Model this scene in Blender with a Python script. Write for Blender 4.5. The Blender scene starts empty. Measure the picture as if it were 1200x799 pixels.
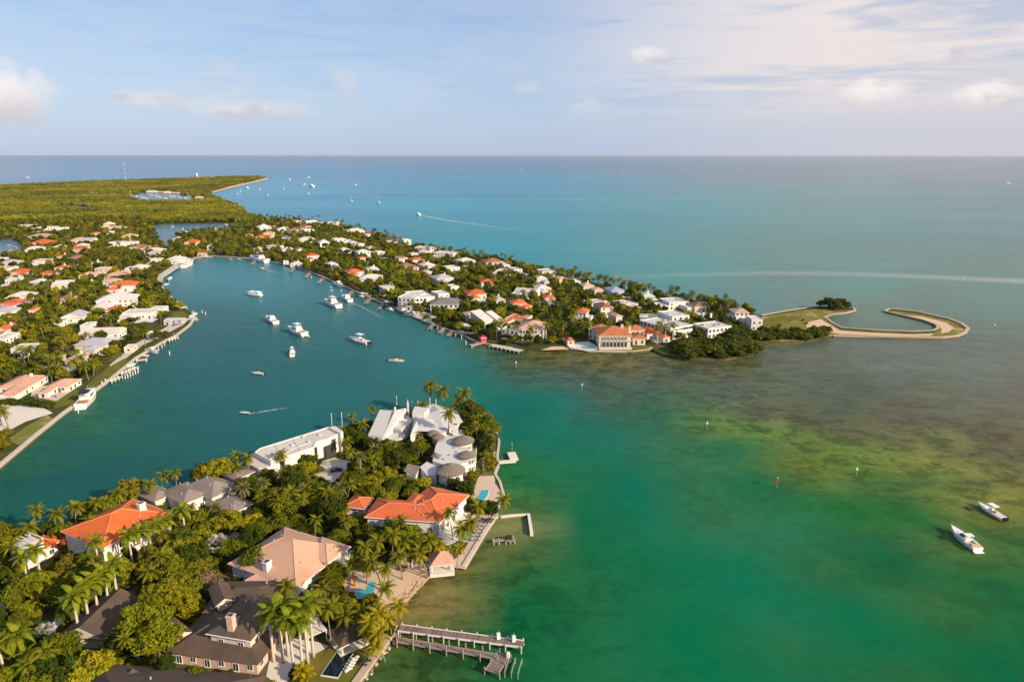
import bpy, bmesh, math, random
import numpy as np
from mathutils import Vector, Matrix
from mathutils.geometry import tessellate_polygon
R = math.radians
random.seed(7)
SC = bpy.context.scene
COL = SC.collection

# ------------------------------------------------------------------ camera
CAM_H, PITCH, FPX, W0, H0 = 112.0, 15.2, 800.0, 1200.0, 799.0
cam_d = bpy.data.cameras.new('camera'); cam = bpy.data.objects.new('camera', cam_d); COL.objects.link(cam)
cam.location = (0, 0, CAM_H); cam.rotation_euler = (R(90 - PITCH), 0, 0)
cam_d.sensor_width = 36; cam_d.lens = 36 * FPX / W0
cam_d.clip_start = 1; cam_d.clip_end = 400000
SC.camera = cam
K = CAM_H / 90.0

# ------------------------------------------------------------------ world, sun, exposure
SUN_EL, SUN_TO = 25.0, Vector((0.84, -0.54, 0)).normalized()      # horizontal direction towards the sun
SC.view_settings.view_transform = 'Standard'; SC.view_settings.look = 'None'
SC.view_settings.gamma = 1; SC.view_settings.exposure = 0.5
SC.view_settings.use_curve_mapping = False
SC.cycles.max_bounces = 5; SC.cycles.diffuse_bounces = 2; SC.cycles.glossy_bounces = 2; SC.cycles.transmission_bounces = 3
SC.cycles.transparent_max_bounces = 6; SC.cycles.volume_bounces = 0; SC.cycles.caustics_reflective = False; SC.cycles.caustics_refractive = False

def nd(nt, typ, loc=None, **kw):
    n = nt.nodes.new(typ)
    for k, v in kw.items():
        if hasattr(n, k) and not k[0].isupper(): setattr(n, k, v)
        else: n.inputs[k.replace('_', ' ')].default_value = v
    return n
def L(nt, a, b): nt.links.new(a, b)
def mth(nt, op, a, b=None, c=None, clamp=False):
    n = nt.nodes.new('ShaderNodeMath'); n.operation = op; n.use_clamp = clamp
    for i, v in enumerate((a, b, c)):
        if v is None: continue
        if isinstance(v, (int, float)): n.inputs[i].default_value = v
        else: nt.links.new(v, n.inputs[i])
    return n.outputs[0]
def mixc(nt, fac, a, b, mode='MIX'):
    n = nt.nodes.new('ShaderNodeMix'); n.data_type = 'RGBA'; n.blend_type = mode
    for s, v in ((n.inputs[0], fac), (n.inputs[6], a), (n.inputs[7], b)):
        if isinstance(v, (int, float)): s.default_value = v
        elif isinstance(v, (tuple, list)): s.default_value = tuple(v) + ((1,) if len(v) == 3 else ())
        else: nt.links.new(v, s)
    return n.outputs[2]
def sstep(nt, x, lo, hi, a=0.0, b=1.0):
    n = nt.nodes.new('ShaderNodeMapRange'); n.interpolation_type = 'SMOOTHSTEP'
    n.inputs[1].default_value = lo; n.inputs[2].default_value = hi
    n.inputs[3].default_value = a; n.inputs[4].default_value = b
    nt.links.new(x, n.inputs[0]); return n.outputs[0]
def noise(nt, vec, scale, detail=3, rough=.55, dist=0.0):
    n = nt.nodes.new('ShaderNodeTexNoise'); n.inputs['Scale'].default_value = scale
    n.inputs['Detail'].default_value = detail; n.inputs['Roughness'].default_value = rough
    n.inputs['Distortion'].default_value = dist
    if vec is not None: nt.links.new(vec, n.inputs['Vector'])
    return n.outputs['Fac']

wd = bpy.data.worlds.new('World'); SC.world = wd; wd.use_nodes = True
nt = wd.node_tree; nt.nodes.clear()
SKY_STRENGTH = 0.080
sky = nt.nodes.new('ShaderNodeTexSky'); sky.sky_type = 'NISHITA'; sky.sun_disc = False
sky.sun_elevation = R(SUN_EL); sky.sun_rotation = math.atan2(SUN_TO.x, SUN_TO.y)
sky.altitude = 0; sky.air_density = 1.0; sky.dust_density = 0.6; sky.ozone_density = 1.6
tc = nt.nodes.new('ShaderNodeTexCoord')
sep = nt.nodes.new('ShaderNodeSeparateXYZ'); L(nt, tc.outputs['Generated'], sep.inputs[0])
dx, dy, dz = sep.outputs
def svec(sx, sy, sz, ox=0.0):
    m = nt.nodes.new('ShaderNodeMapping'); L(nt, tc.outputs['Generated'], m.inputs[0])
    m.inputs['Scale'].default_value = (sx, sy, sz); m.inputs['Location'].default_value = (ox, 0, 0); return m.outputs[0]
# pale maritime air low over the sea, the same all round
hz = mth(nt, 'POWER', mth(nt, 'SUBTRACT', 1.0, mth(nt, 'ABSOLUTE', dz), clamp=True), 7.0)
base = mixc(nt, mth(nt, 'MULTIPLY', hz, 0.62), sky.outputs[0], (5.3, 5.35, 6.3))
base = mixc(nt, 0.40, base, (2.9, 4.9, 8.8))
# thin high cloud, a wide warm bank towards the sun side of the sky
ci = noise(nt, svec(1.5, 1.5, 9.0, 3.1), 1.6, 4, .62, .5)
ci2 = noise(nt, svec(3.0, 3.0, 26.0, 1.7), 1.7, 4, .6, .7)
cim = sstep(nt, mth(nt, 'ADD', mth(nt, 'MULTIPLY', ci, .55), mth(nt, 'MULTIPLY', ci2, .5)), .42, .60)
bank = sstep(nt, dx, -.02, 0.5)
thin = mth(nt, 'MULTIPLY', cim, mth(nt, 'ADD', mth(nt, 'MULTIPLY', bank, .95), .14))
thin = mth(nt, 'MULTIPLY', thin, sstep(nt, dz, .02, .10))
c1 = mixc(nt, thin, base, (8.4, 7.6, 7.4))
veil = mth(nt, 'MULTIPLY', mth(nt, 'MULTIPLY', bank, .58), sstep(nt, dz, .75, .02))
c1 = mixc(nt, veil, c1, (6.4, 5.95, 6.1))
# small cumulus low over the horizon
cu = noise(nt, svec(7.0, 7.0, 13.0, .35), 1.5, 4, .55, .25)
cub = mth(nt, 'MULTIPLY', sstep(nt, dz, .035, .075), sstep(nt, dz, .17, .10))
cum = mth(nt, 'MULTIPLY', sstep(nt, cu, .545, .64), cub)
cuc = mixc(nt, sstep(nt, cu, .54, .70), (6.0, 5.6, 6.0), (7.6, 7.0, 6.8))
c2 = mixc(nt, mth(nt, 'MULTIPLY', cum, .25), c1, cuc)
# one larger heap of cloud over the sea beyond the cape, another pair over the bay
HN = noise(nt, svec(11, 11, 16, 4.0), 2.2, 4, .6)
def heap(azdeg, el, ra, re, seed, al=.6, top=(7.6, 7.1, 7.1)):
    global c2
    d = Vector((math.sin(R(azdeg)), math.cos(R(azdeg)), 0))
    along = mth(nt, 'SUBTRACT', mth(nt, 'MULTIPLY', dx, d.y), mth(nt, 'MULTIPLY', dy, d.x))
    front = sstep(nt, mth(nt, 'ADD', mth(nt, 'MULTIPLY', dx, d.x), mth(nt, 'MULTIPLY', dy, d.y)), 0.0, .3)
    q = mth(nt, 'ADD', mth(nt, 'POWER', mth(nt, 'DIVIDE', along, ra), 2.0),
            mth(nt, 'POWER', mth(nt, 'DIVIDE', mth(nt, 'SUBTRACT', dz, el), re), 2.0))
    nn = HN
    m_ = sstep(nt, mth(nt, 'ADD', mth(nt, 'MULTIPLY', q, .55), mth(nt, 'MULTIPLY', nn, 1.0)), 1.02, .42)
    m_ = mth(nt, 'MULTIPLY', mth(nt, 'MULTIPLY', m_, front), al)
    shade = sstep(nt, mth(nt, 'ADD', mth(nt, 'SUBTRACT', dz, el), mth(nt, 'MULTIPLY', mth(nt, 'SUBTRACT', nn, .5), .08)), -.8 * re, .5 * re)
    c2 = mixc(nt, m_, c2, mixc(nt, shade, (5.6, 5.2, 5.6), top))
heap(-36.4, .064, .085, .048, 2.0, .95, (9.4, 8.6, 8.2)); heap(-20.0, .056, .12, .016, 5.0); heap(26.5, .074, .050, .022, 9.0, .85, (9.2, 8.6, 8.2)); heap(10.5, .128, .034, .014, 11.0, .8, (8.4, 8.0, 8.0))
heap(33.2, .066, .045, .020, 14.0, .8, (9.2, 8.6, 8.2)); heap(-27.0, .066, .05, .016, 21.0); heap(30.0, .112, .05, .012, 31.0)
bg = nt.nodes.new('ShaderNodeBackground'); bg.inputs[1].default_value = SKY_STRENGTH
L(nt, c2, bg.inputs[0])
wo = nt.nodes.new('ShaderNodeOutputWorld'); L(nt, bg.outputs[0], wo.inputs[0])

sd = bpy.data.lights.new('sun', 'SUN'); sun = bpy.data.objects.new('sun', sd); COL.objects.link(sun)
sd.energy = 4.7; sd.angle = R(0.55); sd.color = (1.0, 0.82, 0.60)
sun_vec = Vector((SUN_TO.x * math.cos(R(SUN_EL)), SUN_TO.y * math.cos(R(SUN_EL)), math.sin(R(SUN_EL))))
sun.rotation_euler = sun_vec.to_track_quat('Z', 'Y').to_euler(); sun.location = (300, -300, 400)

# ------------------------------------------------------------------ survey helpers: photo pixel -> place on the ground
SP, CP = math.sin(R(PITCH)), math.cos(R(PITCH))
def at(px, py, z=0.0):
    rx, ry = (px - W0 / 2) / FPX, (H0 / 2 - py) / FPX
    fy, fz = CP + SP * ry, -SP + CP * ry
    t = (z - CAM_H) / fz
    return Vector((rx * t, fy * t, z))
def project(p):
    x, y, z = p[0], p[1], p[2] - CAM_H
    f = y * CP - z * SP; u = y * SP + z * CP
    return (W0 / 2 + FPX * x / f, H0 / 2 - FPX * u / f, f)
def mpp(py, z=0.0):                        # metres per photo pixel at that row
    fz = -SP + CP * (H0 / 2 - py) / FPX
    return (z - CAM_H) / fz / FPX
def inside(x, y, poly):
    c = False; j = len(poly) - 1
    for i in range(len(poly)):
        xi, yi = poly[i][0], poly[i][1]; xj, yj = poly[j][0], poly[j][1]
        if (yi > y) != (yj > y) and x < (xj - xi) * (y - yi) / (yj - yi + 1e-12) + xi: c = not c
        j = i
    return c

# ------------------------------------------------------------------ materials
def lin(c): return tuple((v / 12.92 if v <= .04045 else ((v + .055) / 1.055) ** 2.4) for v in [q / 255 for q in c])
MATS = {}
def mat(name, col, rough=.85, var=.18, scale=.35, bump=0.0, bscale=3.0, spec=.25, metal=0.0, rnd=.0, streak=None, col2=None, f2=.5, s2=.08):
    m = bpy.data.materials.new(name); m.use_nodes = True; nt = m.node_tree
    b = nt.nodes['Principled BSDF']
    g = nt.nodes.new('ShaderNodeNewGeometry'); pos = g.outputs['Position']
    v = pos
    if streak:
        mp = nt.nodes.new('ShaderNodeMapping'); mp.inputs['Scale'].default_value = streak
        tcn = nt.nodes.new('ShaderNodeTexCoord'); L(nt, tcn.outputs['Object'], mp.inputs[0]); v = mp.outputs[0]
    n1 = noise(nt, v, scale, 5, .65)
    c = tuple(col) + (1,)
    base = c
    if col2:
        base = mixc(nt, sstep(nt, noise(nt, pos, s2, 4, .6), f2 - .1, f2 + .1), c, col2)
    k = mth(nt, 'ADD', mth(nt, 'MULTIPLY', n1, 2 * var), 1 - var)
    if rnd:
        oi = nt.nodes.new('ShaderNodeObjectInfo')
        k = mth(nt, 'MULTIPLY', k, mth(nt, 'ADD', mth(nt, 'MULTIPLY', oi.outputs['Random'], 2 * rnd), 1 - rnd))
    comb = nt.nodes.new('ShaderNodeCombineColor'); [L(nt, k, comb.inputs[i]) for i in range(3)]
    L(nt, mixc(nt, 1.0, base, comb.outputs[0], 'MULTIPLY'), b.inputs['Base Color'])
    b.inputs['Roughness'].default_value = rough; b.inputs['Specular IOR Level'].default_value = spec
    b.inputs['Metallic'].default_value = metal
    if bump:
        bn = nt.nodes.new('ShaderNodeBump'); bn.inputs['Strength'].default_value = bump; bn.inputs['Distance'].default_value = .12
        L(nt, noise(nt, v, bscale, 4, .6), bn.inputs['Height']); L(nt, bn.outputs[0], b.inputs['Normal'])
    MATS[name] = m; return m

def leafmat(name, col, col2, rnd=.28, trans=.28, cl=.45, wide=0.0):
    m = bpy.data.materials.new(name); m.use_nodes = True; nt = m.node_tree; nt.nodes.remove(nt.nodes['Principled BSDF'])
    out = nt.nodes['Material Output']
    oi = nt.nodes.new('ShaderNodeObjectInfo'); tcn = nt.nodes.new('ShaderNodeTexCoord')
    n1 = noise(nt, tcn.outputs['Object'], cl, 3, .6); n2 = noise(nt, tcn.outputs['Object'], 3.2, 2, .5)
    r = oi.outputs['Random']
    f = mth(nt, 'ADD', mth(nt, 'MULTIPLY', r, .55), mth(nt, 'MULTIPLY', sstep(nt, n1, .35, .65), .45))
    if wide:      # stands of different age and kind across the forest
        g = nt.nodes.new('ShaderNodeNewGeometry'); f = mth(nt, 'ADD', mth(nt, 'MULTIPLY', f, .35), mth(nt, 'MULTIPLY', sstep(nt, noise(nt, g.outputs['Position'], wide, 5, .65), .36, .64), .65))
    c = mixc(nt, f, col, col2)
    k = mth(nt, 'MULTIPLY', mth(nt, 'ADD', mth(nt, 'MULTIPLY', n2, .9), .55), mth(nt, 'ADD', mth(nt, 'MULTIPLY', mth(nt, 'FRACT', mth(nt, 'MULTIPLY', r, 7.31)), 2 * rnd), 1 - rnd))
    comb = nt.nodes.new('ShaderNodeCombineColor'); [L(nt, k, comb.inputs[i]) for i in range(3)]
    c = mixc(nt, 1.0, c, comb.outputs[0], 'MULTIPLY')
    d = nt.nodes.new('ShaderNodeBsdfPrincipled'); L(nt, c, d.inputs['Base Color']); d.inputs['Roughness'].default_value = .7
    d.inputs['Specular IOR Level'].default_value = .10
    t = nt.nodes.new('ShaderNodeBsdfTranslucent'); L(nt, c, t.inputs[0])
    mx = nt.nodes.new('ShaderNodeMixShader'); mx.inputs[0].default_value = trans
    L(nt, d.outputs[0], mx.inputs[1]); L(nt, t.outputs[0], mx.inputs[2]); L(nt, mx.outputs[0], out.inputs[0])
    MATS[name] = m; return m

mat('white_stucco', (.68, .645, .60), .8, .13, .6, col2=(.60, .56, .51), f2=.58, s2=.3)
mat('cream_stucco', (.66, .56, .43), .85, .09, .5)
mat('pink_stucco', (.60, .42, .33), .85, .09, .5)
mat('grey_stucco', (.46, .45, .44), .85, .09, .5)
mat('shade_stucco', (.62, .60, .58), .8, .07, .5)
mat('orange_tile', (.56, .125, .028), .8, .30, 1.8, .6, 6.0, .2, rnd=.12, col2=(.44, .10, .03), f2=.54, s2=.16)
mat('red_tile', (.58, .13, .045), .8, .30, 1.8, .5, 6.0, .2, rnd=.1, col2=(.50, .115, .05), f2=.54, s2=.16)
mat('salmon_tile', (.54, .315, .21), .85, .24, 1.8, .5, 6.0, .2, rnd=.06, col2=(.46, .265, .18), f2=.54, s2=.16)
mat('brown_tile', (.30, .135, .075), .85, .22, .8, .5, 6.0, .2, rnd=.15, col2=(.24, .12, .075), f2=.54, s2=.16)
mat('russet_tile', (.46, .155, .065), .85, .2, .8, .5, 6.0, .2, rnd=.1, col2=(.36, .13, .065), f2=.54, s2=.16)
mat('dry_frond', (.26, .15, .06), .9, .2, 1.0)
mat('pale_tile', (.52, .36, .26), .85, .18, .8, .4, 6.0, .2, rnd=.12, col2=(.44, .31, .23), f2=.54, s2=.16)
mat('dark_shingle', (.115, .080, .058), .9, .3, 1.2, .6, 5.0, .15, rnd=.08, col2=(.085, .065, .05), f2=.54, s2=.16)
mat('grey_shingle', (.235, .19, .165), .9, .24, 1.2, .6, 5.0, .15, rnd=.08, col2=(.19, .16, .145), f2=.54, s2=.16)
mat('slate_roof', (.17, .16, .17), .8, .2, .8, .3, 5.0, .25)
mat('lavender_roof', (.40, .38, .42), .8, .1, .5)
mat('white_roof', (.58, .545, .51), .75, .10, .45, col2=(.56, .53, .50), f2=.54, s2=.16)
mat('offwhite_roof', (.58, .53, .47), .8, .14, .4, col2=(.50, .46, .41), f2=.54, s2=.16)
mat('metal_roof', (.52, .49, .45), .5, .08, .5, spec=.4)
mat('green_roof', (.50, .56, .38), .75, .1, .5)
mat('blue_roof', (.30, .33, .42), .7, .1, .5)
mat('thatch', (.20, .165, .135), .95, .3, 2.0, .9, 6.0, .1)
mat('ridge_cap', (.62, .24, .10), .8, .1, .5)
mat('salmon_cap', (.56, .33, .22), .8, .1, .5)
mat('glass', (.035, .045, .055), .12, .25, .4, spec=.7)
mat('frame_white', (.75, .72, .68), .6, .03)
mat('frame_dark', (.05, .045, .04), .6, .05)
mat('wood_grey', (.30, .235, .20), .9, .3, .9, .4, 4.0, .15, rnd=.1)
mat('dock_board', (.20, .15, .13), .9, .3, .9, .4, 4.0, .15, rnd=.25)
mat('wood_brown', (.17, .085, .05), .8, .2, .8)
mat('concrete', (.52, .46, .38), .9, .16, .35, .3, 3.0)
mat('seawall_stone', (.47, .37, .28), .9, .25, .5, .5, 2.0)
mat('wet_wall', (.17, .135, .10), .8, .4, .6, .5, 2.0, .3)
mat('patio_stone', (.55, .42, .32), .9, .14, .5)
mat('white_paving', (.66, .60, .52), .9, .12, .4)
mat('sand', (.60, .44, .29), .95, .16, .25, .3, 2.0, .1)
mat('wet_sand', (.34, .25, .13), .8, .2, .25, .2, 2.0, .3)
mat('asphalt', (.105, .095, .09), .95, .2, .4)
mat('lawn', (.115, .125, .018), .95, .3, .22, .5, 6.0, .1, col2=(.17, .135, .03), f2=.56, s2=.18)
mat('dry_grass', (.40, .29, .15), .95, .25, .2, .4, 4.0, .1, col2=(.17, .165, .035), f2=.42, s2=.07)
mat('rock', (.40, .22, .11), .95, .35, .7, .8, 2.0, .1, rnd=.3)
mat('pale_rock', (.46, .36, .27), .95, .3, .7, .8, 2.0, .1, rnd=.2)
mat('ground_soil', (.062, .070, .018), 1.0, .45, .3, .4, 2.0, .05, col2=(.13, .10, .055), f2=.57, s2=.05)
mat('park_ground', (.12, .115, .016), 1.0, .4, .03, .3, .2, .05)
mat('bark', (.13, .10, .075), .95, .3, 1.0)
mat('palm_bark', (.24, .19, .14), .95, .2, 1.0)
mat('royal_bark', (.52, .44, .36), .9, .14, 1.0)
mat('crownshaft', (.17, .21, .03), .6, .15, 1.0)
mat('coconut', (.23, .16, .03), .6, .2, 1.0)
mat('pool_water', (.05, .36, .40), .08, .12, .6, .12, 1.5, .5)
mat('spa_water', (.10, .30, .22), .08, .12, .6, .12, 1.5, .5)
mat('dark_pool', (.004, .016, .020), .06, .2, .6, .1, 1.5, .5)
mat('blue_pool', (.05, .09, .22), .08, .15, .6, .1, 1.5, .5)
mat('gelcoat', (.80, .77, .72), .22, .04, .4, spec=.5)
mat('gelcoat_tan', (.68, .56, .40), .3, .05, .4, spec=.5)
mat('navy_canvas', (.02, .025, .07), .8, .15, .6)
mat('dark_canvas', (.05, .035, .03), .8, .15, .6)
mat('teak', (.38, .22, .12), .8, .2, 1.5)
mat('seat_tan', (.52, .36, .24), .7, .15, 1.5)
mat('engine_black', (.02, .02, .022), .35, .1)
mat('rub_rail', (.08, .08, .09), .5, .1)
mat('boot_blue', (.03, .07, .13), .35, .1)
mat('metal_bar', (.55, .55, .55), .35, .05, metal=.6)
mat('sail_white', (.80, .79, .76), .8, .04)
mat('sign_red', (.55, .05, .02), .6, .1)
mat('sign_green', (.03, .24, .09), .6, .1)
mat('cushion_orange', (.62, .20, .06), .8, .1)
mat('cushion_white', (.72, .70, .66), .8, .05)
mat('cushion_grey', (.10, .10, .10), .8, .1)
mat('pink_paint', (.50, .06, .09), .7, .1)
mat('blue_tarp', (.03, .17, .40), .7, .1)
mat('car_silver', (.45, .45, .46), .3, .03, spec=.6)
mat('car_dark', (.03, .03, .035), .3, .03, spec=.6)
mat('car_white', (.75, .74, .72), .3, .03, spec=.6)
mat('rubber', (.02, .02, .02), .8, .05)
leafmat('leaf_mid', (.078, .112, .007), (.200, .198, .008))
leafmat('leaf_dark', (.030, .056, .007), (.080, .102, .008))
leafmat('leaf_yellow', (.165, .178, .008), (.320, .270, .010))
leafmat('leaf_olive', (.120, .115, .012), (.200, .175, .016))
leafmat('leaf_mangrove', (.062, .090, .009), (.118, .130, .010))
leafmat('leaf_park', (.078, .100, .016), (.310, .272, .020), .25, wide=.0042)
leafmat('palm_leaf', (.105, .130, .008), (.235, .215, .010), .25)
leafmat('palm_dark', (.085, .100, .010), (.160, .150, .012), .25)
leafmat('date_leaf', (.150, .145, .045), (.230, .200, .060), .2)
leafmat('royal_leaf', (.140, .185, .009), (.245, .255, .011), .2)
leafmat('areca_leaf', (.230, .215, .010), (.380, .285, .012), .2)
leafmat('silver_leaf', (.40, .38, .28), (.52, .48, .38), .1)
leafmat('poinciana_flower', (.48, .085, .010), (.60, .14, .015), .1)
leafmat('bare_twig', (.17, .095, .060), (.22, .14, .09), .15, .05)

# ------------------------------------------------------------------ objects
def link(o): COL.objects.link(o); return o
def tag(o, label=None, cat=None, group=None, kind=None):
    if label: o['label'] = label
    if cat: o['category'] = cat
    if group: o['group'] = group
    if kind: o['kind'] = kind
    return o
def empty(name, loc=(0, 0, 0), rz=0.0, label=None, cat=None, group=None):
    o = link(bpy.data.objects.new(name, None)); o.location = loc; o.rotation_euler = (0, 0, rz)
    o.empty_display_size = .5
    return tag(o, label, cat, group)
def put(name, mesh, parent=None, loc=(0, 0, 0), rz=0.0, scale=None):
    o = link(bpy.data.objects.new(name, mesh)); o.parent = parent; o.location = loc; o.rotation_euler = (0, 0, rz)
    if scale is not None: o.scale = (scale,) * 3 if isinstance(scale, (int, float)) else scale
    return o
class MB:
    def __init__(s): s.v = []; s.f = []; s.m = []; s.mats = []; s.cur = 0
    def use(s, name):
        if name not in s.mats: s.mats.append(name)
        s.cur = s.mats.index(name); return s
    def face(s, pts):
        b = len(s.v); s.v += [tuple(p) for p in pts]; s.f.append(tuple(range(b, b + len(pts)))); s.m.append(s.cur); return s
    def box(s, x0, x1, y0, y1, z0, z1, M=None):
        c = [(x0, y0, z0), (x1, y0, z0), (x1, y1, z0), (x0, y1, z0), (x0, y0, z1), (x1, y0, z1), (x1, y1, z1), (x0, y1, z1)]
        if M: c = [tuple(M @ Vector(p)) for p in c]
        b = len(s.v); s.v += c
        for f in ((3, 2, 1, 0), (4, 5, 6, 7), (0, 1, 5, 4), (1, 2, 6, 5), (2, 3, 7, 6), (3, 0, 4, 7)):
            s.f.append(tuple(b + i for i in f)); s.m.append(s.cur)
        return s
    def prism(s, poly, z0, z1, top=True, bottom=False, topmat=None):
        poly = [(p[0], p[1]) for p in poly]
        if sum(poly[i][0] * poly[(i + 1) % len(poly)][1] - poly[(i + 1) % len(poly)][0] * poly[i][1] for i in range(len(poly))) < 0: poly = poly[::-1]
        n = len(poly); b = len(s.v)
        s.v += [(x, y, z0) for x, y in poly] + [(x, y, z1) for x, y in poly]
        for i in range(n):
            j = (i + 1) % n; s.f.append((b + i, b + j, b + n + j, b + n + i)); s.m.append(s.cur)
        k = s.cur
        if topmat: s.use(topmat)
        if top:
            for t in tessellate_polygon([[Vector((x, y, 0)) for x, y in poly]]):
                t = list(t); A, B, C = [Vector(poly[q]) for q in t]
                if (B - A).cross(C - A) < 0: t = t[::-1]
                s.f.append(tuple(b + n + q for q in t)); s.m.append(s.cur)
        s.cur = k
        return s
    def sheet(s, poly, z):
        b = len(s.v); s.v += [(p[0], p[1], z) for p in poly]
        for t in tessellate_polygon([[Vector((p[0], p[1], 0)) for p in poly]]):
            t = list(t); A, B, C = [Vector((poly[q][0], poly[q][1])) for q in t]
            if (B - A).cross(C - A) < 0: t = t[::-1]
            s.f.append(tuple(b + q for q in t)); s.m.append(s.cur)
        return s
    def tube(s, pts, rads, n=6, cap=True):
        b = len(s.v); pts = [Vector(p) for p in pts]
        for i, p in enumerate(pts):
            d = (pts[min(i + 1, len(pts) - 1)] - pts[max(i - 1, 0)]).normalized()
            a = d.orthogonal().normalized() if abs(d.z) < .9 else Vector((1, 0, 0)).cross(d).normalized()
            c = d.cross(a); r = rads[i] if isinstance(rads, (list, tuple)) else rads
            s.v += [tuple(p + (a * math.cos(2 * math.pi * k / n) + c * math.sin(2 * math.pi * k / n)) * r) for k in range(n)]
        for i in range(len(pts) - 1):
            for k in range(n):
                q = (k + 1) % n; s.f.append((b + i * n + k, b + i * n + q, b + (i + 1) * n + q, b + (i + 1) * n + k)); s.m.append(s.cur)
        if cap:
            s.f.append(tuple(b + k for k in range(n))[::-1]); s.m.append(s.cur)
            e = b + (len(pts) - 1) * n; s.f.append(tuple(e + k for k in range(n))); s.m.append(s.cur)
        return s
    def mesh(s, name, smooth=False):
        me = bpy.data.meshes.new(name); me.from_pydata(s.v, [], s.f)
        for q in (s.mats or ['white_stucco']): me.materials.append(MATS[q])
        me.polygons.foreach_set('material_index', s.m)
        if smooth: me.polygons.foreach_set('use_smooth', [True] * len(s.f))
        me.update(); return me
    def build(s, name, parent=None, loc=(0, 0, 0), rz=0.0, smooth=False): return put(name, s.mesh(name, smooth), parent, loc, rz)

def np_mesh(name, verts, quads, mats, midx=None, smooth=False):
    me = bpy.data.meshes.new(name); n, k = quads.shape
    me.vertices.add(len(verts)); me.vertices.foreach_set('co', np.asarray(verts, np.float32).ravel())
    me.loops.add(n * k); me.loops.foreach_set('vertex_index', np.asarray(quads, np.int32).ravel())
    me.polygons.add(n); me.polygons.foreach_set('loop_start', np.arange(0, n * k, k, dtype=np.int32))
    for q in mats: me.materials.append(MATS[q])
    if midx is not None: me.polygons.foreach_set('material_index', np.asarray(midx, np.int32))
    if smooth: me.polygons.foreach_set('use_smooth', np.ones(n, bool))
    me.update(calc_edges=True); return me
HAZE = 1.5e-5
GZ = 1.0                                    # ground level of the islands above the water
# ================================================================== THE SETTING
# ---- sea: one sheet to beyond the horizon, its colour mixes bottom and depth with reflected sky and haze
SEA_PTS = [  # photo spot, water colour there with sky reflection and haze in it, how patchy the bottom is
 (800,780,(0,106,70),.1),(620,790,(6,100,58),.3),(650,650,(10,96,58),.3),(560,700,(58,88,38),.9),(498,706,(140,122,74),.6),(515,690,(124,112,66),.8),(540,690,(84,94,46),.9),(480,730,(104,102,54),.9),(520,745,(52,90,46),.9),(560,760,(12,92,54),.6),(600,720,(14,94,56),.5),(500,770,(42,88,46),.9),(560,730,(30,90,48),.8),(590,680,(30,96,52),.7),(520,790,(34,82,40),.9),(462,790,(56,86,38),.9),
 (560,660,(80,98,40),.7),(600,600,(48,104,48),.6),(603,616,(150,140,92),.3),(606,640,(70,100,52),.6),(700,600,(8,100,66),.1),(640,700,(16,92,48),.6),(640,570,(24,104,60),.3),(1000,750,(0,105,70),.05),
 (1180,770,(4,98,60),.1),(900,650,(2,110,80),.05),(1050,640,(16,94,58),.2),(1180,690,(24,98,54),.3),(1190,640,(56,102,48),.5),(750,690,(2,108,74),.1),
 (640,520,(16,108,86),.1),(600,560,(34,108,58),.4),(700,520,(8,106,88),.1),(760,560,(6,106,82),.1),(610,500,(18,104,88),.1),
 (250,400,(42,94,97),.05),(100,560,(30,84,84),.05),(30,570,(22,86,80),.2),(400,450,(38,98,98),.05),(300,320,(66,122,130),.05),(450,400,(46,104,106),.05),(250,490,(36,92,92),.05),(180,470,(34,90,88),.1),(20,545,(40,92,60),.4),(110,480,(40,98,70),.4),
 (550,450,(26,108,100),.1),(500,410,(46,112,112),.05),(590,480,(14,104,90),.1),(350,500,(34,98,98),.05),(650,470,(24,106,92),.2),
 (600,416,(66,88,58),.9),(640,422,(92,92,44),1),(700,425,(96,92,44),1),(640,440,(62,92,78),.6),(700,445,(66,88,72),.8),(760,424,(94,90,48),1),(780,445,(72,84,68),.8),(850,432,(88,90,60),.8),(850,460,(72,90,74),.6),(950,420,(92,98,84),.4),(950,450,(84,96,80),.4),(1050,430,(94,106,96),.3),(1150,440,(98,108,98),.3),(740,470,(56,92,76),.4),(1050,400,(96,106,96),.2),
 (840,498,(84,118,60),.9),(900,515,(92,122,56),1),(1000,545,(94,122,50),1),(1080,535,(116,128,62),1),(1150,570,(120,128,64),1),(780,485,(44,98,70),.4),(1190,590,(116,116,54),.6),(950,530,(96,112,44),.7),
 (950,488,(86,86,64),.7),(1050,492,(92,86,68),.6),(1150,510,(92,86,66),.6),(1190,540,(90,88,62),.7),(880,475,(88,94,72),.7),(1190,460,(98,100,84),.3),(1000,465,(70,88,70),.3),(1100,465,(90,96,76),.4),
 (1000,585,(24,102,50),.3),(900,560,(18,102,66),.2),(1080,595,(38,100,46),.4),(850,535,(24,106,70),.2),
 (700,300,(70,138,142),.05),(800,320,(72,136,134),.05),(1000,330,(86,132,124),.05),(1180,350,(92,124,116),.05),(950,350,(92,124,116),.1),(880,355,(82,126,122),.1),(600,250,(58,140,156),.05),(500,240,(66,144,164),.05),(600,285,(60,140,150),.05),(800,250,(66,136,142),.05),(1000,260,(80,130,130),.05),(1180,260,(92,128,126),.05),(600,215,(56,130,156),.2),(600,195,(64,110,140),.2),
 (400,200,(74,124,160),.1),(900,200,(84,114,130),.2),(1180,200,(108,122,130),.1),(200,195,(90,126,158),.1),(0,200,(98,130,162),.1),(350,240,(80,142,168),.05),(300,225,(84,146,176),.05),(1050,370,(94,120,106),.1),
]
SEA_GAIN = 0.88
ctrl = np.array([[at(p[0], p[1]).x, at(p[0], p[1]).y] for p in SEA_PTS])
cval = np.array([list(lin(p[2])) + [p[3]] for p in SEA_PTS])
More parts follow.
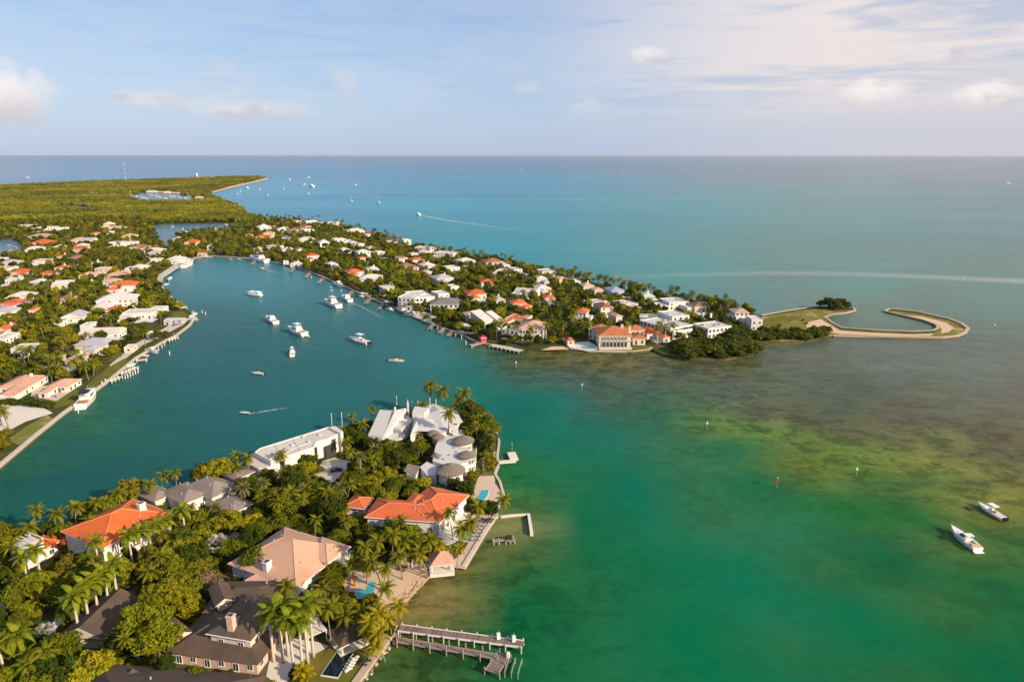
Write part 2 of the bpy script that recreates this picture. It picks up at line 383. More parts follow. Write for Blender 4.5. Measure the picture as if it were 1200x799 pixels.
lum_ = cval[:, :3] @ np.array([.25, .65, .10]); cval[:, :3] = np.maximum(lum_[:, None] + (1.04 + .28 * np.clip((ctrl[:, 1:2] - 450) / 500, 0, 1)) * (cval[:, :3] - lum_[:, None]), .0006)
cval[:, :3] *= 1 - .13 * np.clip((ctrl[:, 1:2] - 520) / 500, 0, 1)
def uv_(x, y): return np.stack([np.arctan2(x, np.maximum(y, 5.0)) * 1.0, np.log(np.maximum(y, 5.0) + 50) * .42], -1)
cuv = uv_(ctrl[:, 0], ctrl[:, 1])
def sea_colour(x, y):
    q = uv_(x, y); out = np.zeros((len(x), 4))
    for i in range(0, len(x), 20000):
        d2 = ((q[i:i + 20000, None, :] - cuv[None]) ** 2).sum(-1) + 2.5e-4
        w = d2 ** -1.9; w /= w.sum(1, keepdims=True); out[i:i + 20000] = w @ cval
    return out
ys = np.concatenate([np.arange(-150, 520, 3.0), 520 * np.exp(np.linspace(0.006, math.log(150000 / 520), 170))])
xs_h = np.sinh(np.linspace(-1, 1, 361) * 6.2) / np.sinh(6.2) * 150000 * .9 + np.linspace(-1, 1, 361) * 520
X, Y = np.meshgrid(xs_h, ys); nx, ny = len(xs_h), len(ys)
vv = np.stack([X.ravel(), Y.ravel(), np.zeros(X.size)], -1)
ii = (np.arange(ny - 1)[:, None] * nx + np.arange(nx - 1)[None]).ravel()
sea_me = np_mesh('sea', vv, np.stack([ii, ii + 1, ii + nx + 1, ii + nx], -1), ['white_stucco'])
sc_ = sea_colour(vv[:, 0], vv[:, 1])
ca = sea_me.color_attributes.new('bottom', 'FLOAT_COLOR', 'POINT'); ca.data.foreach_set('color', sc_.astype(np.float32).ravel())  # bottom colour with reflected sky and haze mixed in
def water_mat(name, attr=True, col=(.05, .2, .22), wave=.5):
    m = bpy.data.materials.new(name); m.use_nodes = True; nt = m.node_tree; b = nt.nodes['Principled BSDF']
    g = nt.nodes.new('ShaderNodeNewGeometry'); pos = g.outputs['Position']
    mp = nt.nodes.new('ShaderNodeMapping'); L(nt, pos, mp.inputs[0]); mp.inputs['Rotation'].default_value = (0, 0, R(-18)); mp.inputs['Scale'].default_value = (.45, 1, 1)
    if attr:
        a = nt.nodes.new('ShaderNodeAttribute'); a.attribute_name = 'bottom'
        c, pat = a.outputs['Color'], a.outputs['Alpha']
        # weed beds and sand on the bottom
        n1 = noise(nt, pos, .075, 5, .68, .8); n2 = noise(nt, mp.outputs[0], .018, 3, .6); n3 = noise(nt, pos, .3, 3, .7)
        weed = mth(nt, 'ADD', mth(nt, 'MULTIPLY', n1, .7), mth(nt, 'MULTIPLY', n3, .3))
        fine = noise(nt, mp.outputs[0], .16, 5, .75)
        weed = mth(nt, 'ADD', mth(nt, 'MULTIPLY', weed, .62), mth(nt, 'MULTIPLY', fine, .38))
        dark = mth(nt, 'MULTIPLY', sstep(nt, weed, .49, .56), mth(nt, 'MULTIPLY', pat, .8))
        lite = mth(nt, 'MULTIPLY', sstep(nt, weed, .49, .42), mth(nt, 'MULTIPLY', pat, .5))
        c = mixc(nt, dark, c, mixc(nt, 1.0, c, (.30, .36, .34), 'MULTIPLY'))
        c = mixc(nt, lite, c, mixc(nt, 1.0, c, (1.75, 1.6, 1.5), 'MULTIPLY'))
        rip = noise(nt, mp.outputs[0], .55, 3, .7)  # ripple light and dark put into the water colour
        k = mth(nt, 'MULTIPLY', mth(nt, 'ADD', mth(nt, 'ADD', mth(nt, 'MULTIPLY', n2, .34), mth(nt, 'MULTIPLY', rip, .40)), .63), SEA_GAIN)
        # far out the swell and drifting shallows streak the water
        mp2 = nt.nodes.new('ShaderNodeMapping'); L(nt, pos, mp2.inputs[0]); mp2.inputs['Scale'].default_value = (.0011, .0042, 1)
        n5 = noise(nt, mp2.outputs[0], 1.0, 4, .6)
        sp = nt.nodes.new('ShaderNodeSeparateXYZ'); L(nt, pos, sp.inputs[0])
        k = mth(nt, 'MULTIPLY', k, mth(nt, 'ADD', 1.0, mth(nt, 'MULTIPLY', mth(nt, 'SUBTRACT', n5, .5), sstep(nt, sp.outputs[1], 500, 2000, 0.0, .9))))
        comb = nt.nodes.new('ShaderNodeCombineColor'); [L(nt, k, comb.inputs[i]) for i in range(3)]
        L(nt, mixc(nt, 1.0, c, comb.outputs[0], 'MULTIPLY'), b.inputs['Base Color'])
    else: b.inputs['Base Color'].default_value = tuple(col) + (1,)
    b.inputs['Roughness'].default_value = .20; b.inputs['IOR'].default_value = 1.33; b.inputs['Specular IOR Level'].default_value = .035
    bn = nt.nodes.new('ShaderNodeBump'); bn.inputs['Strength'].default_value = wave; bn.inputs['Distance'].default_value = .22
    h = mth(nt, 'ADD', noise(nt, mp.outputs[0], .9, 2, .6), mth(nt, 'MULTIPLY', noise(nt, mp.outputs[0], .12, 1, .6), 2.5))
    L(nt, h, bn.inputs['Height']); L(nt, bn.outputs[0], b.inputs['Normal'])
    MATS[name] = m; return m
water_mat('sea_water'); water_mat('pond_water', False, (.085, .16, .21), .3)
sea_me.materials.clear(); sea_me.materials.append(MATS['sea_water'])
tag(put('sea', sea_me), kind='structure')

# ---- land
ISLAND = [(545,479),(560,485),(574,492),(581,505),(585,520),(583,536),(584,548),(580,558),(586,568),(590,582),(583,600),(578,612),(566,630),(543,668),(521,662),(505,674),(490,690),(474,708),(463,722),(463,737),(456,750),(440,772),(418,803),(395,845),(360,930),(-260,930),(-300,720),(-60,655),(0,640),(60,624),(150,592),(200,583),(250,565),(292,556),(345,538),(388,524),(430,505),(465,488),(500,481),(528,477)]
SHORE = [(-260,760),(-80,612),(0,548),(45,510),(75,486),(100,468),(130,446),(160,421),(190,403),(206,395),(222,383),(229,373),(216,361),(196,346),(188,335),(191,325),(206,315),(222,308),(228,303)]
SPIT_S = [(250,301),(300,304),(340,312),(365,320),(400,335),(440,353),(470,366),(500,379),(540,393),(560,403),(600,409),(632,411),(668,410),(690,413),(740,414),(764,411),(776,417),(800,422),(850,423),(880,417),(893,406),(930,403),(976,395)]
HOOK = [(1040,396.5),(1103,397),(1122,395),(1131,391),(1134,386),(1126,380),(1112,375),(1094,371),(1077,367),(1056,364.5),(1042,363.3),(1037,366),(1060,371.5),(1084,377),(1097,382),(1099,386),(1093,389),(1070,390),(1020,388),(986,385.5),(976,380),(966,373),(975,370),(990,368),(1002,365.2),(1000,362),(985,360),(952,361),(920,366),(892,371)]
SPIT_N = [(868,364),(840,359),(800,352),(760,346),(700,333),(650,321),(600,310),(560,303),(520,296),(470,284),(430,273),(400,266),(370,261),(330,258.5),(300,256)]
PARK = [(286,251),(284,246.5),(268,238.5),(248,231.5),(246,227),(270,220.5),(300,213.5),(317,209.3),(312,207.6),(280,207.3),(200,210.2),(100,213.5),(0,218.5),(-200,230),(-700,250),(-1500,320),(-1500,760)]
def P2(l, z=0.0): return [at(x, y, z) for x, y in l]
isl = P2(ISLAND); main = P2(SHORE + SPIT_S + HOOK + SPIT_N + PARK)
PONDS = {'back lagoon': [(179,265),(200,263),(240,262.5),(292,262),(286,267),(262,270),(240,272.5),(220,274),(206,278),(203,284),(196,290),(188,284),(184,276)],
         'canal': [(-40,288),(4,282),(14,280),(22,283),(26,292),(25,302),(14,300),(-40,312)],
         'marina basin': [(147,231.5),(150,228),(172,225.5),(200,226.5),(222,229),(234,232.5),(226,234.5),(190,234.5),(160,234.5)],
         'mangrove creek': [(58,242),(72,239.5),(96,241.5),(114,242.5),(118,247),(104,248.5),(86,246),(64,244.5)],
         'mangrove pool': [(151,242.5),(159,239.8),(170,241.2),(158,244.8)]}
ponds = {k: P2(v) for k, v in PONDS.items()}
def land(name, loop, holes, m, z=GZ):
    b = MB().use(m)
    loops = [[Vector((p[0], p[1], 0)) for p in loop]] + [[Vector((p[0], p[1], 0)) for p in h] for h in holes]
    allp = [p for l in loops for p in l]
    b.v = [(p.x, p.y, z) for p in allp]
    for t in tessellate_polygon(loops):
        t = list(t); A, B, C = [allp[q].xy for q in t]
        if (B - A).cross(C - A) < 0: t = t[::-1]
        b.f.append(tuple(t)); b.m.append(0)
    o = 0
    for l in loops:
        n = len(l); base = len(b.v); b.v += [(p.x, p.y, -1.5) for p in l]
        for i in range(n):
            j = (i + 1) % n; b.f.append((o + i, base + i, base + j, o + j)); b.m.append(0)
        o += n
    return tag(b.build(name), kind='structure')
land('ground', isl, [], 'ground_soil'); land('ground', main, list(ponds.values()), 'ground_soil')
PONDVIS = []
for k, p in ponds.items():
    tag(MB().use('pond_water').sheet(p, .05).build('water'), kind='structure'); PONDVIS.append((PONDS[k], min(project(q)[2] for q in p) - 1))
# soil colour of the park is warmer: a sheet of mangrove flat over the ground there
parkp = P2([(-700,252),(-300,262),(-60,262),(0,262),(60,258),(120,256),(176,258),(180,261.5),(240,260.5),(294,260.5),(299,257)] , 0) + P2(PARK[:-3])
b = MB().use('park_ground')
loops = [[Vector((p.x, p.y, 0)) for p in parkp]] + [[Vector((p.x, p.y, 0)) for p in ponds[k]] for k in ('marina basin', 'mangrove creek', 'mangrove pool')]
allp = [p for l in loops for p in l]; b.v = [(p.x, p.y, GZ + .06) for p in allp]
for t in tessellate_polygon(loops):
    t = list(t); A, B, C = [allp[q].xy for q in t]
    if (B - A).cross(C - A) < 0: t = t[::-1]
    b.f.append(tuple(t)); b.m.append(0)
tag(b.build('mangrove_flat'), kind='structure')

def sheet(name, m, px, dz=.05, z=GZ):
    return tag(MB().use(m).sheet(P2(px, z), z + dz).build(name), kind='structure')
KEEP = []            # ground that stays open (world polygons): no trees here
VIS = list(PONDVIS)             # things that trees in front must not hide: (pixel polygon, depth)
def keep(px, z=GZ, vis=True):
    p = P2(px, z); KEEP.append(p)
    if vis: VIS.append((px, min(project(q)[2] for q in p) - 1))
    return px
# hook of reclaimed land at the end of the spit
sheet('grass', 'dry_grass', keep([(893,371),(952,362.2),(984,361.2),(992,366),(965,372.3),(976,381),(985,386.5),(1020,389),(1070,391),(1094,390),(1100,386.5),(1098,381.5),(1084,375.8),(1060,370.2),(1040,365.5),(1044,364.3),(1056,365.5),(1077,368.2),(1112,376),(1130,386),(1127,391),(1103,395.6),(1040,395.4),(978,393.5),(930,400),(897,400),(885,390)]), .03)
sheet('sand', 'sand', [(944,378),(962,374),(973,381),(984,387.5),(1020,390),(1070,392),(1095,391),(1090,393.6),(1040,393.6),(985,391.5),(960,387),(946,386)], .06)
sheet('sand', 'sand', [(1062,369),(1080,371),(1108,378),(1118,384),(1112,389),(1102,391),(1104,386),(1098,379.5),(1080,373.4)], .06)
sheet('lawn', 'lawn', [(893,374),(915,371),(940,370),(935,375),(905,382),(888,384)], .06)
# beaches of the park
for px in ([(246,227.2),(270,220.8),(300,213.8),(317,209.5),(313,208.3),(297,212.2),(268,218.6),(243,225.6)], [(286,251),(284,246.7),(270,240),(266,240.3),(281,247.5),(282,251)], [(150,227.4),(172,224.6),(222,228),(236,232.4),(246,231.6),(236,229.5),(222,226),(200,224.6),(170,223.4)]):
    sheet('beach', 'sand', keep(px), .12)
# open ground on the mainland shore
sheet('sand', 'white_paving', keep([(-20,516),(0,510),(30,494),(62,484),(48,476),(20,470),(-30,466)]), .05)
sheet('lawn', 'lawn', keep([(64,478),(84,474),(98,461),(88,456),(64,466),(56,474)]), .05)
sheet('lawn', 'dry_grass', keep([(22,521),(45,505),(62,490),(55,486),(30,500),(8,516)], vis=False), .06)
sheet('lawn', 'lawn', keep([(98,464),(128,443),(150,424),(146,420),(124,432),(108,446),(98,456)], vis=False), .055)
sheet('patio', 'patio_stone', keep([(36,464),(66,470),(84,458),(72,452),(40,452)]), .07)
sheet('terrace', 'concrete', keep([(132,432),(168,404),(186,396),(214,381),(222,374),(214,372),(190,386),(160,402),(128,428)]), .05)
sheet('terrace', 'concrete', keep([(188,334),(191,326),(206,316),(228,304),(222,302),(204,310),(186,322),(182,332)], vis=False), .05)
sheet('lawn', 'lawn', keep([(200,374),(222,370),(214,364),(204,366)]), .08)
sheet('lawn', 'lawn', [(128,424),(142,418),(146,410),(134,408)], .08)
# foreground point
sheet('sand', 'sand', keep([(419,692),(432,664),(452,660),(470,655),(500,668),(518,662),(505,676),(490,691),(474,709),(462,722),(446,714)]), .05)
sheet('lawn', 'lawn', keep([(360,799),(386,757),(399,753),(420,757),(434,757),(448,752),(440,769),(416,801),(390,830),(352,830)]), .05)
sheet('lawn', 'lawn', [(342,775),(358,752),(384,757),(362,800),(340,812)], .045)
sheet('terrace', 'white_paving', keep([(312,792),(318,764),(344,748),(372,752),(386,757),(362,770),(344,790),(330,806)]), .065)
sheet('terrace', 'patio_stone', keep([(401,684),(410,668),(428,671),(436,678),(422,694),(405,693)]), .08)
sheet('terrace', 'patio_stone', keep([(546,667),(523,663),(541,648),(556,625),(549,608),(562,596),(552,584),(560,560),(568,553),(580,556),(580,566),(590,580),(583,604),(568,628)]), .05)
sheet('lawn', 'lawn', [(564,558),(566,551),(579,551),(580,557)], .10)
sheet('lawn', 'lawn', [(556,551),(562,538),(566,539),(562,552)], .06)
sheet('terrace', 'patio_stone', [(566,552),(563,536),(572,527),(584,530),(583,548)], .04)
sheet('terrace', 'white_paving', keep([(510,628),(524,608),(541,596),(552,600),(548,612),(540,632),(524,640)]), .07)
sheet('path', 'white_paving', keep([(0,706),(12,702),(14,712),(0,718)]), .06)
sheet('path', 'white_paving', keep([(48,742),(62,730),(70,714),(78,718),(72,730),(54,748)]), .06)
sheet('path', 'white_paving', keep([(0,770),(18,754),(18,760),(0,778)]), .06)
sheet('driveway', 'asphalt', keep([(76,764),(92,740),(128,706),(152,690),(160,694),(138,716),(112,748),(88,770)]), .06)
sheet('path', 'white_paving', [(86,727),(98,727),(92,733)], .08)
sheet('driveway', 'concrete', keep([(368,556),(378,540),(392,536),(412,540),(404,556),(388,566)]), .06)
sheet('driveway', 'asphalt', [(352,584),(372,578),(402,572),(440,560),(446,568),(408,580),(376,590)], .055)
sheet('driveway', 'asphalt', [(404,556),(420,540),(440,538),(452,548),(446,566),(414,566)], .05)
sheet('driveway', 'concrete', [(272,624),(286,616),(300,622),(284,630)], .06)
# mansion garden at the water on the spit
sheet('lawn', 'lawn', keep([(724,411.5),(742,406),(762,405),(764,410),(742,413)]), .06)
sheet('sand', 'sand', keep([(634,410.5),(646,406),(660,406),(667,409.5)]), .06)
sheet('terrace', 'white_paving', keep([(664,402),(690,400),(704,408),(690,412),(668,408)]), .06)
sheet('terrace', 'white_paving', [(488,362),(512,370),(508,380),(480,368)], .06)

def seawall(px, w=1.1, h=.35, m='seawall_stone', label='', name='seawall', closed=False, group=None, zb=-1.6):
    pts = P2(px); b = MB().use(m); n = len(pts)
    offs = []
    for i, p in enumerate(pts):
        a = pts[max(i - 1, 0)]; c = pts[min(i + 1, n - 1)]
        d = (c - a); d.z = 0; d.normalize(); nrm = Vector((-d.y, d.x, 0)); offs.append((p + nrm * w * .5, p - nrm * w * .5))
    zt = GZ + h
    for i in range(n - 1):
        (l0, r0), (l1, r1) = offs[i], offs[i + 1]
        T = lambda p, z: (p.x, p.y, z)
        b.face([T(r0, zt), T(r1, zt), T(l1, zt), T(l0, zt)])
        zm = .75; b.face([T(r0, zm), T(r1, zm), T(r1, zt), T(r0, zt)]); b.face([T(l1, zm), T(l0, zm), T(l0, zt), T(l1, zt)])
        b.use('wet_wall'); b.face([T(r0, zb), T(r1, zb), T(r1, zm), T(r0, zm)]); b.face([T(l1, zb), T(l0, zb), T(l0, zm), T(l1, zm)]); b.use(m)      # weed and tide stain
    (l0, r0), (l1, r1) = offs[0], offs[-1]
    b.face([(l0.x, l0.y, zb), (r0.x, r0.y, zb), (r0.x, r0.y, zt), (l0.x, l0.y, zt)]); b.face([(r1.x, r1.y, zb), (l1.x, l1.y, zb), (l1.x, l1.y, zt), (r1.x, r1.y, zt)])
    return tag(b.build(name), label, 'seawall', group)
seawall(SHORE[1:12], 1.8, .3, 'concrete', 'long pale concrete seawall below the salmon-roofed mainland house')
seawall(SHORE[12:19] + SPIT_S[:3], 1.6, .3, 'concrete', 'pale quay wall round the head of the lagoon')
seawall(SPIT_S[2:11], 1.2, .2, 'seawall_stone', 'weathered stone seawall along the lagoon side of the wooded spit')
seawall([(668,410),(690,413),(740,414),(760,411.5),(764,409)], 1.2, .3, 'concrete', 'curved cream seawall below the arcaded mansion')
seawall(SPIT_S[-1:] + HOOK[:12], 2.0, .25, 'seawall_stone', 'stone rim round the outside of the hooked breakwater')
seawall(HOOK[11:26], 1.5, .25, 'seawall_stone', 'stone rim round the small basin inside the hooked breakwater')
seawall(HOOK[26:], 1.8, .25, 'seawall_stone', 'straight stone rim facing the open sea behind the lone clump of trees')
seawall([(583,600),(578,612),(566,630),(543,668),(521,662)], 1.2, .35, 'concrete', 'pale seawall of the pool terrace beside the red-tiled house')
seawall([(578,609.5),(600,607),(619.5,605.5),(623,628)], 1.0, .2, 'white_paving', 'white angled breakwater arm enclosing a small shallow corner', zb=-1.5)
seawall([(584,548),(580,558),(586,568),(590,582),(583,600)], .9, .3, 'concrete', 'low garden seawall beside the small turquoise pool')
seawall([(463,737),(456,750),(440,772),(418,803),(395,845)], 1.8, .35, 'pale_rock', 'rough pale stone seawall beside the dark lap pool lawn')
seawall([(545,479),(560,485),(574,492),(581,505),(585,520),(583,536),(584,548)], .9, .3, 'concrete', 'low seawall round the tip below the thatched turrets')
# ================================================================== VEGETATION: shared meshes
rng = np.random.default_rng(11)
def quads_at(cent, nrm, size, jit=.6, aspect=1.0):
    n = len(cent); nr = nrm + rng.normal(0, jit, (n, 3)); nr /= np.linalg.norm(nr, axis=1, keepdims=True) + 1e-9
    a = np.cross(nr, rng.normal(0, 1, (n, 3))); a /= np.linalg.norm(a, axis=1, keepdims=True) + 1e-9
    b = np.cross(nr, a); s = size * rng.uniform(.65, 1.35, (n, 1)) * .5
    a = a * s; b = b * s * aspect
    v = np.stack([cent - a - b * .55, cent + a * .5 - b, cent + a + b * .5, cent - a * .4 + b], 1).reshape(-1, 3)
    return v, np.arange(n * 4).reshape(n, 4)
def crown_mesh(name, rx, rz, zc, ncl, nleaf, leaf, m, flat=.0, clr=(.28, .5), seed=1, extra=None, exf=0.0):
    global rng
    rng = np.random.default_rng(seed)
    d = rng.normal(0, 1, (ncl, 3)); d[:, 2] = np.abs(d[:, 2]) * (1 - flat) - .22; d /= np.linalg.norm(d, axis=1, keepdims=True)
    rad = rng.uniform(.45, .86, (ncl, 1)); cc = d * rad * np.array([rx, rx, rz]); cc[:, 0] *= rng.uniform(.85, 1.12); cc[:, 2] += zc
    cr = rng.uniform(clr[0], clr[1], ncl) * min(rx, rz * 1.3)
    per = nleaf // ncl; ls = []; ns = []
    for i in range(ncl):
        e = rng.normal(0, 1, (per, 3)); e[:, 2] = e[:, 2] * .8 + .25; e /= np.linalg.norm(e, axis=1, keepdims=True)
        ls.append(cc[i] + e * cr[i] * rng.uniform(.72, 1.06, (per, 1)) * np.array([1, 1, .78])); ns.append(e)
    c = np.concatenate(ls); nn = np.concatenate(ns)
    v, q = quads_at(c, nn, leaf, .55)
    mi = None; ml = [m]
    if extra: ml.append(extra); mi = (rng.random(len(q)) < exf).astype(np.int32)
    return np_mesh(name, v, q, ml, mi)
def trunk_mesh(name, h, r0, r1, m, bend=0.0, n=6, limbs=0, spread=0.0, seed=3, segs=5):
    rr = random.Random(seed); b = MB().use(m); az = rr.uniform(0, 6.28)
    pts = [(math.cos(az) * bend * (i / segs) ** 1.7, math.sin(az) * bend * (i / segs) ** 1.7, h * i / segs) for i in range(segs + 1)]
    b.tube(pts, [r0 + (r1 - r0) * (i / segs) ** .7 for i in range(segs + 1)], n)
    for k in range(limbs):
        a = 6.28 * k / limbs + rr.uniform(-.3, .3); t = rr.uniform(.55, .9); z = h * t
        e = (math.cos(a) * spread, math.sin(a) * spread, z + h * .55 * rr.uniform(.7, 1.1))
        b.tube([(0, 0, z), ((e[0]) * .5, e[1] * .5, z + (e[2] - z) * .62), e], [r1 * .8, r1 * .55, r1 * .2], 5)
    return b.mesh(name, True), pts[-1]
def frond_mesh(name, Ln, m, droop=.9, rise=.5, nl=18, lw=.16, ll=.9, hang=.35, vee=.25):
    """a feather frond: rachis along +X rising then falling, leaflets each side"""
    P = []
    for i in range(nl + 2):
        t = i / (nl + 1); P.append(Vector((Ln * (t - .10 * droop * t * t * t), 0, Ln * (rise * t - droop * t * t * .85))))
    v = []; f = []
    def q(a, b_, c, d): k = len(v); v.extend([a, b_, c, d]); f.append((k, k + 1, k + 2, k + 3))
    for i in range(0, nl + 1, 3):
        a, c = P[i], P[min(i + 3, nl + 1)]; w = .05 * Ln / 4 * (1 - i / (nl + 3)); q(a + Vector((0, -w, 0)), a + Vector((0, w, 0)), c + Vector((0, w * .6, 0)), c + Vector((0, -w * .6, 0)))
    for i in range(2, nl + 2):
        t = i / (nl + 1); l = ll * math.sin(math.pi * min(1, .18 + .80 * t)) ** .6 * (1 if t < .97 else .7)
        d = (P[i] - P[i - 1]).normalized()
        for s in (-1, 1):
            tip = P[i] + d * l * .55 + Vector((0, s * l * .82, l * vee - l * hang)); w = d * lw * .5
            mid = (P[i] + tip) * .5 + Vector((0, 0, l * .10))
            q(P[i] - w, P[i] + w, mid + w * 1.3, mid - w * 1.3); q(mid - w * 1.3, mid + w * 1.3, tip + w * .2, tip - w * .2)
    return np_mesh(name, np.array([tuple(p) for p in v]), np.array(f), [m])
def palm_layout(nf, lo, hi, seed):
    rr = random.Random(seed); out = []
    for k in range(nf):
        t = k / max(nf - 1, 1); out.append((k * 2.39996 + rr.uniform(-.25, .25), lo + (hi - lo) * t + rr.uniform(-.1, .1), rr.uniform(.85, 1.1)))
    return out
def joined_crown(name, fr, layout, m):
    V = np.empty(len(fr.vertices) * 3, np.float32); fr.vertices.foreach_get('co', V); V = V.reshape(-1, 3)
    Q = np.empty(len(fr.loops), np.int32); fr.loops.foreach_get('vertex_index', Q); Q = Q.reshape(-1, 4)
    vs, qs = [], []
    for az, el, s in layout:
        M = np.array(Matrix.Rotation(az, 3, 'Z') @ Matrix.Rotation(-el, 3, 'Y')); qs.append(Q + sum(len(x) for x in vs)); vs.append((V * s) @ M.T)
    return np_mesh(name, np.concatenate(vs), np.concatenate(qs), [m])
FR = {'coconut': frond_mesh('frond', 3.9, 'palm_leaf', 1.05, .42, 21, .15, .95, .55, .1),
      'coconut_yellow': frond_mesh('frond', 3.9, 'areca_leaf', 1.05, .42, 21, .15, .95, .55, .1),
      'royal': frond_mesh('frond', 3.3, 'royal_leaf', 1.15, .50, 20, .18, .8, .35, .3),
      'date': frond_mesh('frond', 3.6, 'date_leaf', .75, .35, 16, .17, .62, .1, .35),
      'areca': frond_mesh('frond', 2.6, 'areca_leaf', 1.1, .75, 12, .2, .75, .4, .2)}
FRL = {'coconut': frond_mesh('frond', 4.0, 'palm_leaf', 1.05, .42, 8, .44, 1.0, .5, .1), 'dark': frond_mesh('frond', 3.8, 'palm_dark', 1.05, .42, 8, .44, 1.0, .5, .1)}
DRYF = frond_mesh('frond', 3.2, 'dry_frond', .5, .1, 12, .16, .6, .5, .0)
LAY = {'coconut': palm_layout(21, -.65, 1.15, 1), 'coconut_yellow': palm_layout(21, -.65, 1.15, 4), 'royal': palm_layout(17, -.45, 1.2, 2), 'date': palm_layout(34, -.75, 1.25, 3), 'areca': palm_layout(14, .25, 1.2, 5)}
CR = {k: joined_crown('crown', FR[k], LAY[k], None or {'coconut': 'palm_leaf', 'coconut_yellow': 'areca_leaf', 'royal': 'royal_leaf', 'date': 'date_leaf', 'areca': 'areca_leaf'}[k]) for k in FR}
CR['far'] = joined_crown('crown', FRL['coconut'], palm_layout(14, -.6, .9, 8), 'palm_leaf')
CR['far_dark'] = joined_crown('crown', FRL['dark'], palm_layout(14, -.6, .9, 9), 'palm_dark')
TR = {}
for k, (m, r0, r1, bend) in {'coconut': ('palm_bark', .24, .14, .9), 'coconut_yellow': ('palm_bark', .24, .14, 1.0), 'royal': ('royal_bark', .32, .22, .1), 'date': ('palm_bark', .38, .30, .1)}.items():
    TR[k] = trunk_mesh('trunk', 1.0, r0, r1, m, 0, 8)
def nut_mesh():
    b = MB().use('coconut')
    for k in range(6):
        a = k * 1.05; c = Vector((math.cos(a) * .32, math.sin(a) * .32, -.35))
        b.tube([c + Vector((0, 0, .2)), c, c - Vector((0, 0, .22))], [.07, .2, .06], 5)
    return b.mesh('coconuts')
NUTS = nut_mesh()
SHAFT = MB().use('crownshaft').tube([(0, 0, -1.7), (0, 0, -1.2), (0, 0, 0)], [.24, .30, .15], 8).mesh('crownshaft', True)

KIND = {'coconut': 'coconut palm with feathery drooping fronds', 'coconut_yellow': 'yellow-fronded coconut palm', 'royal': 'royal palm with smooth pale trunk and green crownshaft', 'date': 'stout date palm with dense grey-green crown'}
def palm(kind, base, h, label, group, lean=None, scale=1.0, detail=True, cr=None):
    """base: ground point, h: height of the crown's heart"""
    rr = random.Random(int(base[0] * 91 + base[1] * 57))
    root = empty('palm_tree', (base[0], base[1], base[2] if len(base) > 2 else GZ), rr.uniform(0, 6.28), label, 'palm tree', group)
    if lean is None: lean = rr.uniform(.2, 2.4) if kind.startswith('coco') else .15
    m = MB().use({'royal': 'royal_bark'}.get(kind, 'palm_bark'))
    r0, r1 = {'royal': (.34, .22), 'date': (.42, .34)}.get(kind, (.25, .15)); seg = 5
    pts = [(lean * (i / seg) ** 1.6, 0, h * i / seg - .2 * (i == 0)) for i in range(seg + 1)]
    m.tube(pts, [(r0 + (r1 - r0) * i / seg) * scale * (1.25 if i == 0 else 1) for i in range(seg + 1)], 7).build('trunk', root, smooth=True)
    top = (lean, 0, h)
    if kind == 'royal': put('crownshaft', SHAFT, root, (lean, 0, h + 1.3), 0, scale); top = (lean, 0, h + 1.2)
    if detail:
        for az, el, s in LAY[kind]:
            o = put('frond', FR[kind], root, top, 0, s * scale); o.rotation_euler = (Matrix.Rotation(az, 3, 'Z') @ Matrix.Rotation(-el, 3, 'Y')).to_euler()
        for k in range(rr.choice((0, 1, 2, 3)) if kind != 'royal' else rr.choice((0, 0, 1))):      # dead fronds hanging against the trunk
            o = put('dry_frond', DRYF, root, top, 0, scale * rr.uniform(.6, .8)); o.rotation_euler = (Matrix.Rotation(rr.uniform(0, 6.28), 3, 'Z') @ Matrix.Rotation(1.05, 3, 'Y')).to_euler()
        if kind.startswith('coco') and rr.random() < .6: put('coconuts', NUTS, root, top, 0, scale)
    else: put('crown', CR[cr or kind], root, top, 0, scale)
    return root
BL = {}
for i, (rx, rz, zc, ncl, nl, leaf, m, fl) in enumerate([(4.0, 3.0, 4.6, 34, 4700, .42, 'leaf_mid', .2), (3.6, 3.6, 5.2, 30, 4400, .40, 'leaf_dark', .1), (4.4, 2.6, 4.8, 40, 5000, .42, 'leaf_yellow', .3),
                                                  (3.8, 3.2, 4.6, 28, 4400, .42, 'leaf_olive', .2), (4.2, 3.3, 4.6, 44, 5000, .40, 'leaf_mid', .15), (3.7, 3.0, 4.4, 34, 4200, .42, 'leaf_mangrove', .1)]):
    BL[i] = (crown_mesh('crown', rx, rz, zc, ncl, nl, leaf, m, fl, (.18, .40), 20 + i), trunk_mesh('trunk', zc - .4, .32, .16, 'bark', .3, 6, 4, 1.9, i)[0])
BL['shrub'] = (crown_mesh('foliage', 1.7, 1.3, .9, 13, 900, .30, 'leaf_mid', .1, (.3, .5), 40), trunk_mesh('stem', .9, .09, .05, 'bark', .1, 5, 3, .7, 9)[0])
BL['shrub_dark'] = (crown_mesh('foliage', 1.7, 1.3, .9, 13, 900, .30, 'leaf_dark', .1, (.3, .5), 41), BL['shrub'][1])
BL['shrub_yellow'] = (crown_mesh('foliage', 1.7, 1.3, .9, 13, 900, .30, 'leaf_yellow', .1, (.3, .5), 42), BL['shrub'][1])
BL['poinciana'] = (crown_mesh('crown', 4.4, 1.9, 3.8, 18, 2400, .5, 'poinciana_flower', .5, (.25, .4), 50, 'leaf_mid', .16), trunk_mesh('trunk', 3.4, .3, .2, 'bark', .3, 6, 5, 2.4, 5)[0])
BL['bare'] = (crown_mesh('twigs', 3.6, 3.0, 4.2, 16, 900, .34, 'bare_twig', .1, (.3, .5), 51), trunk_mesh('trunk', 4.0, .3, .18, 'bark', .3, 6, 7, 2.4, 6)[0])
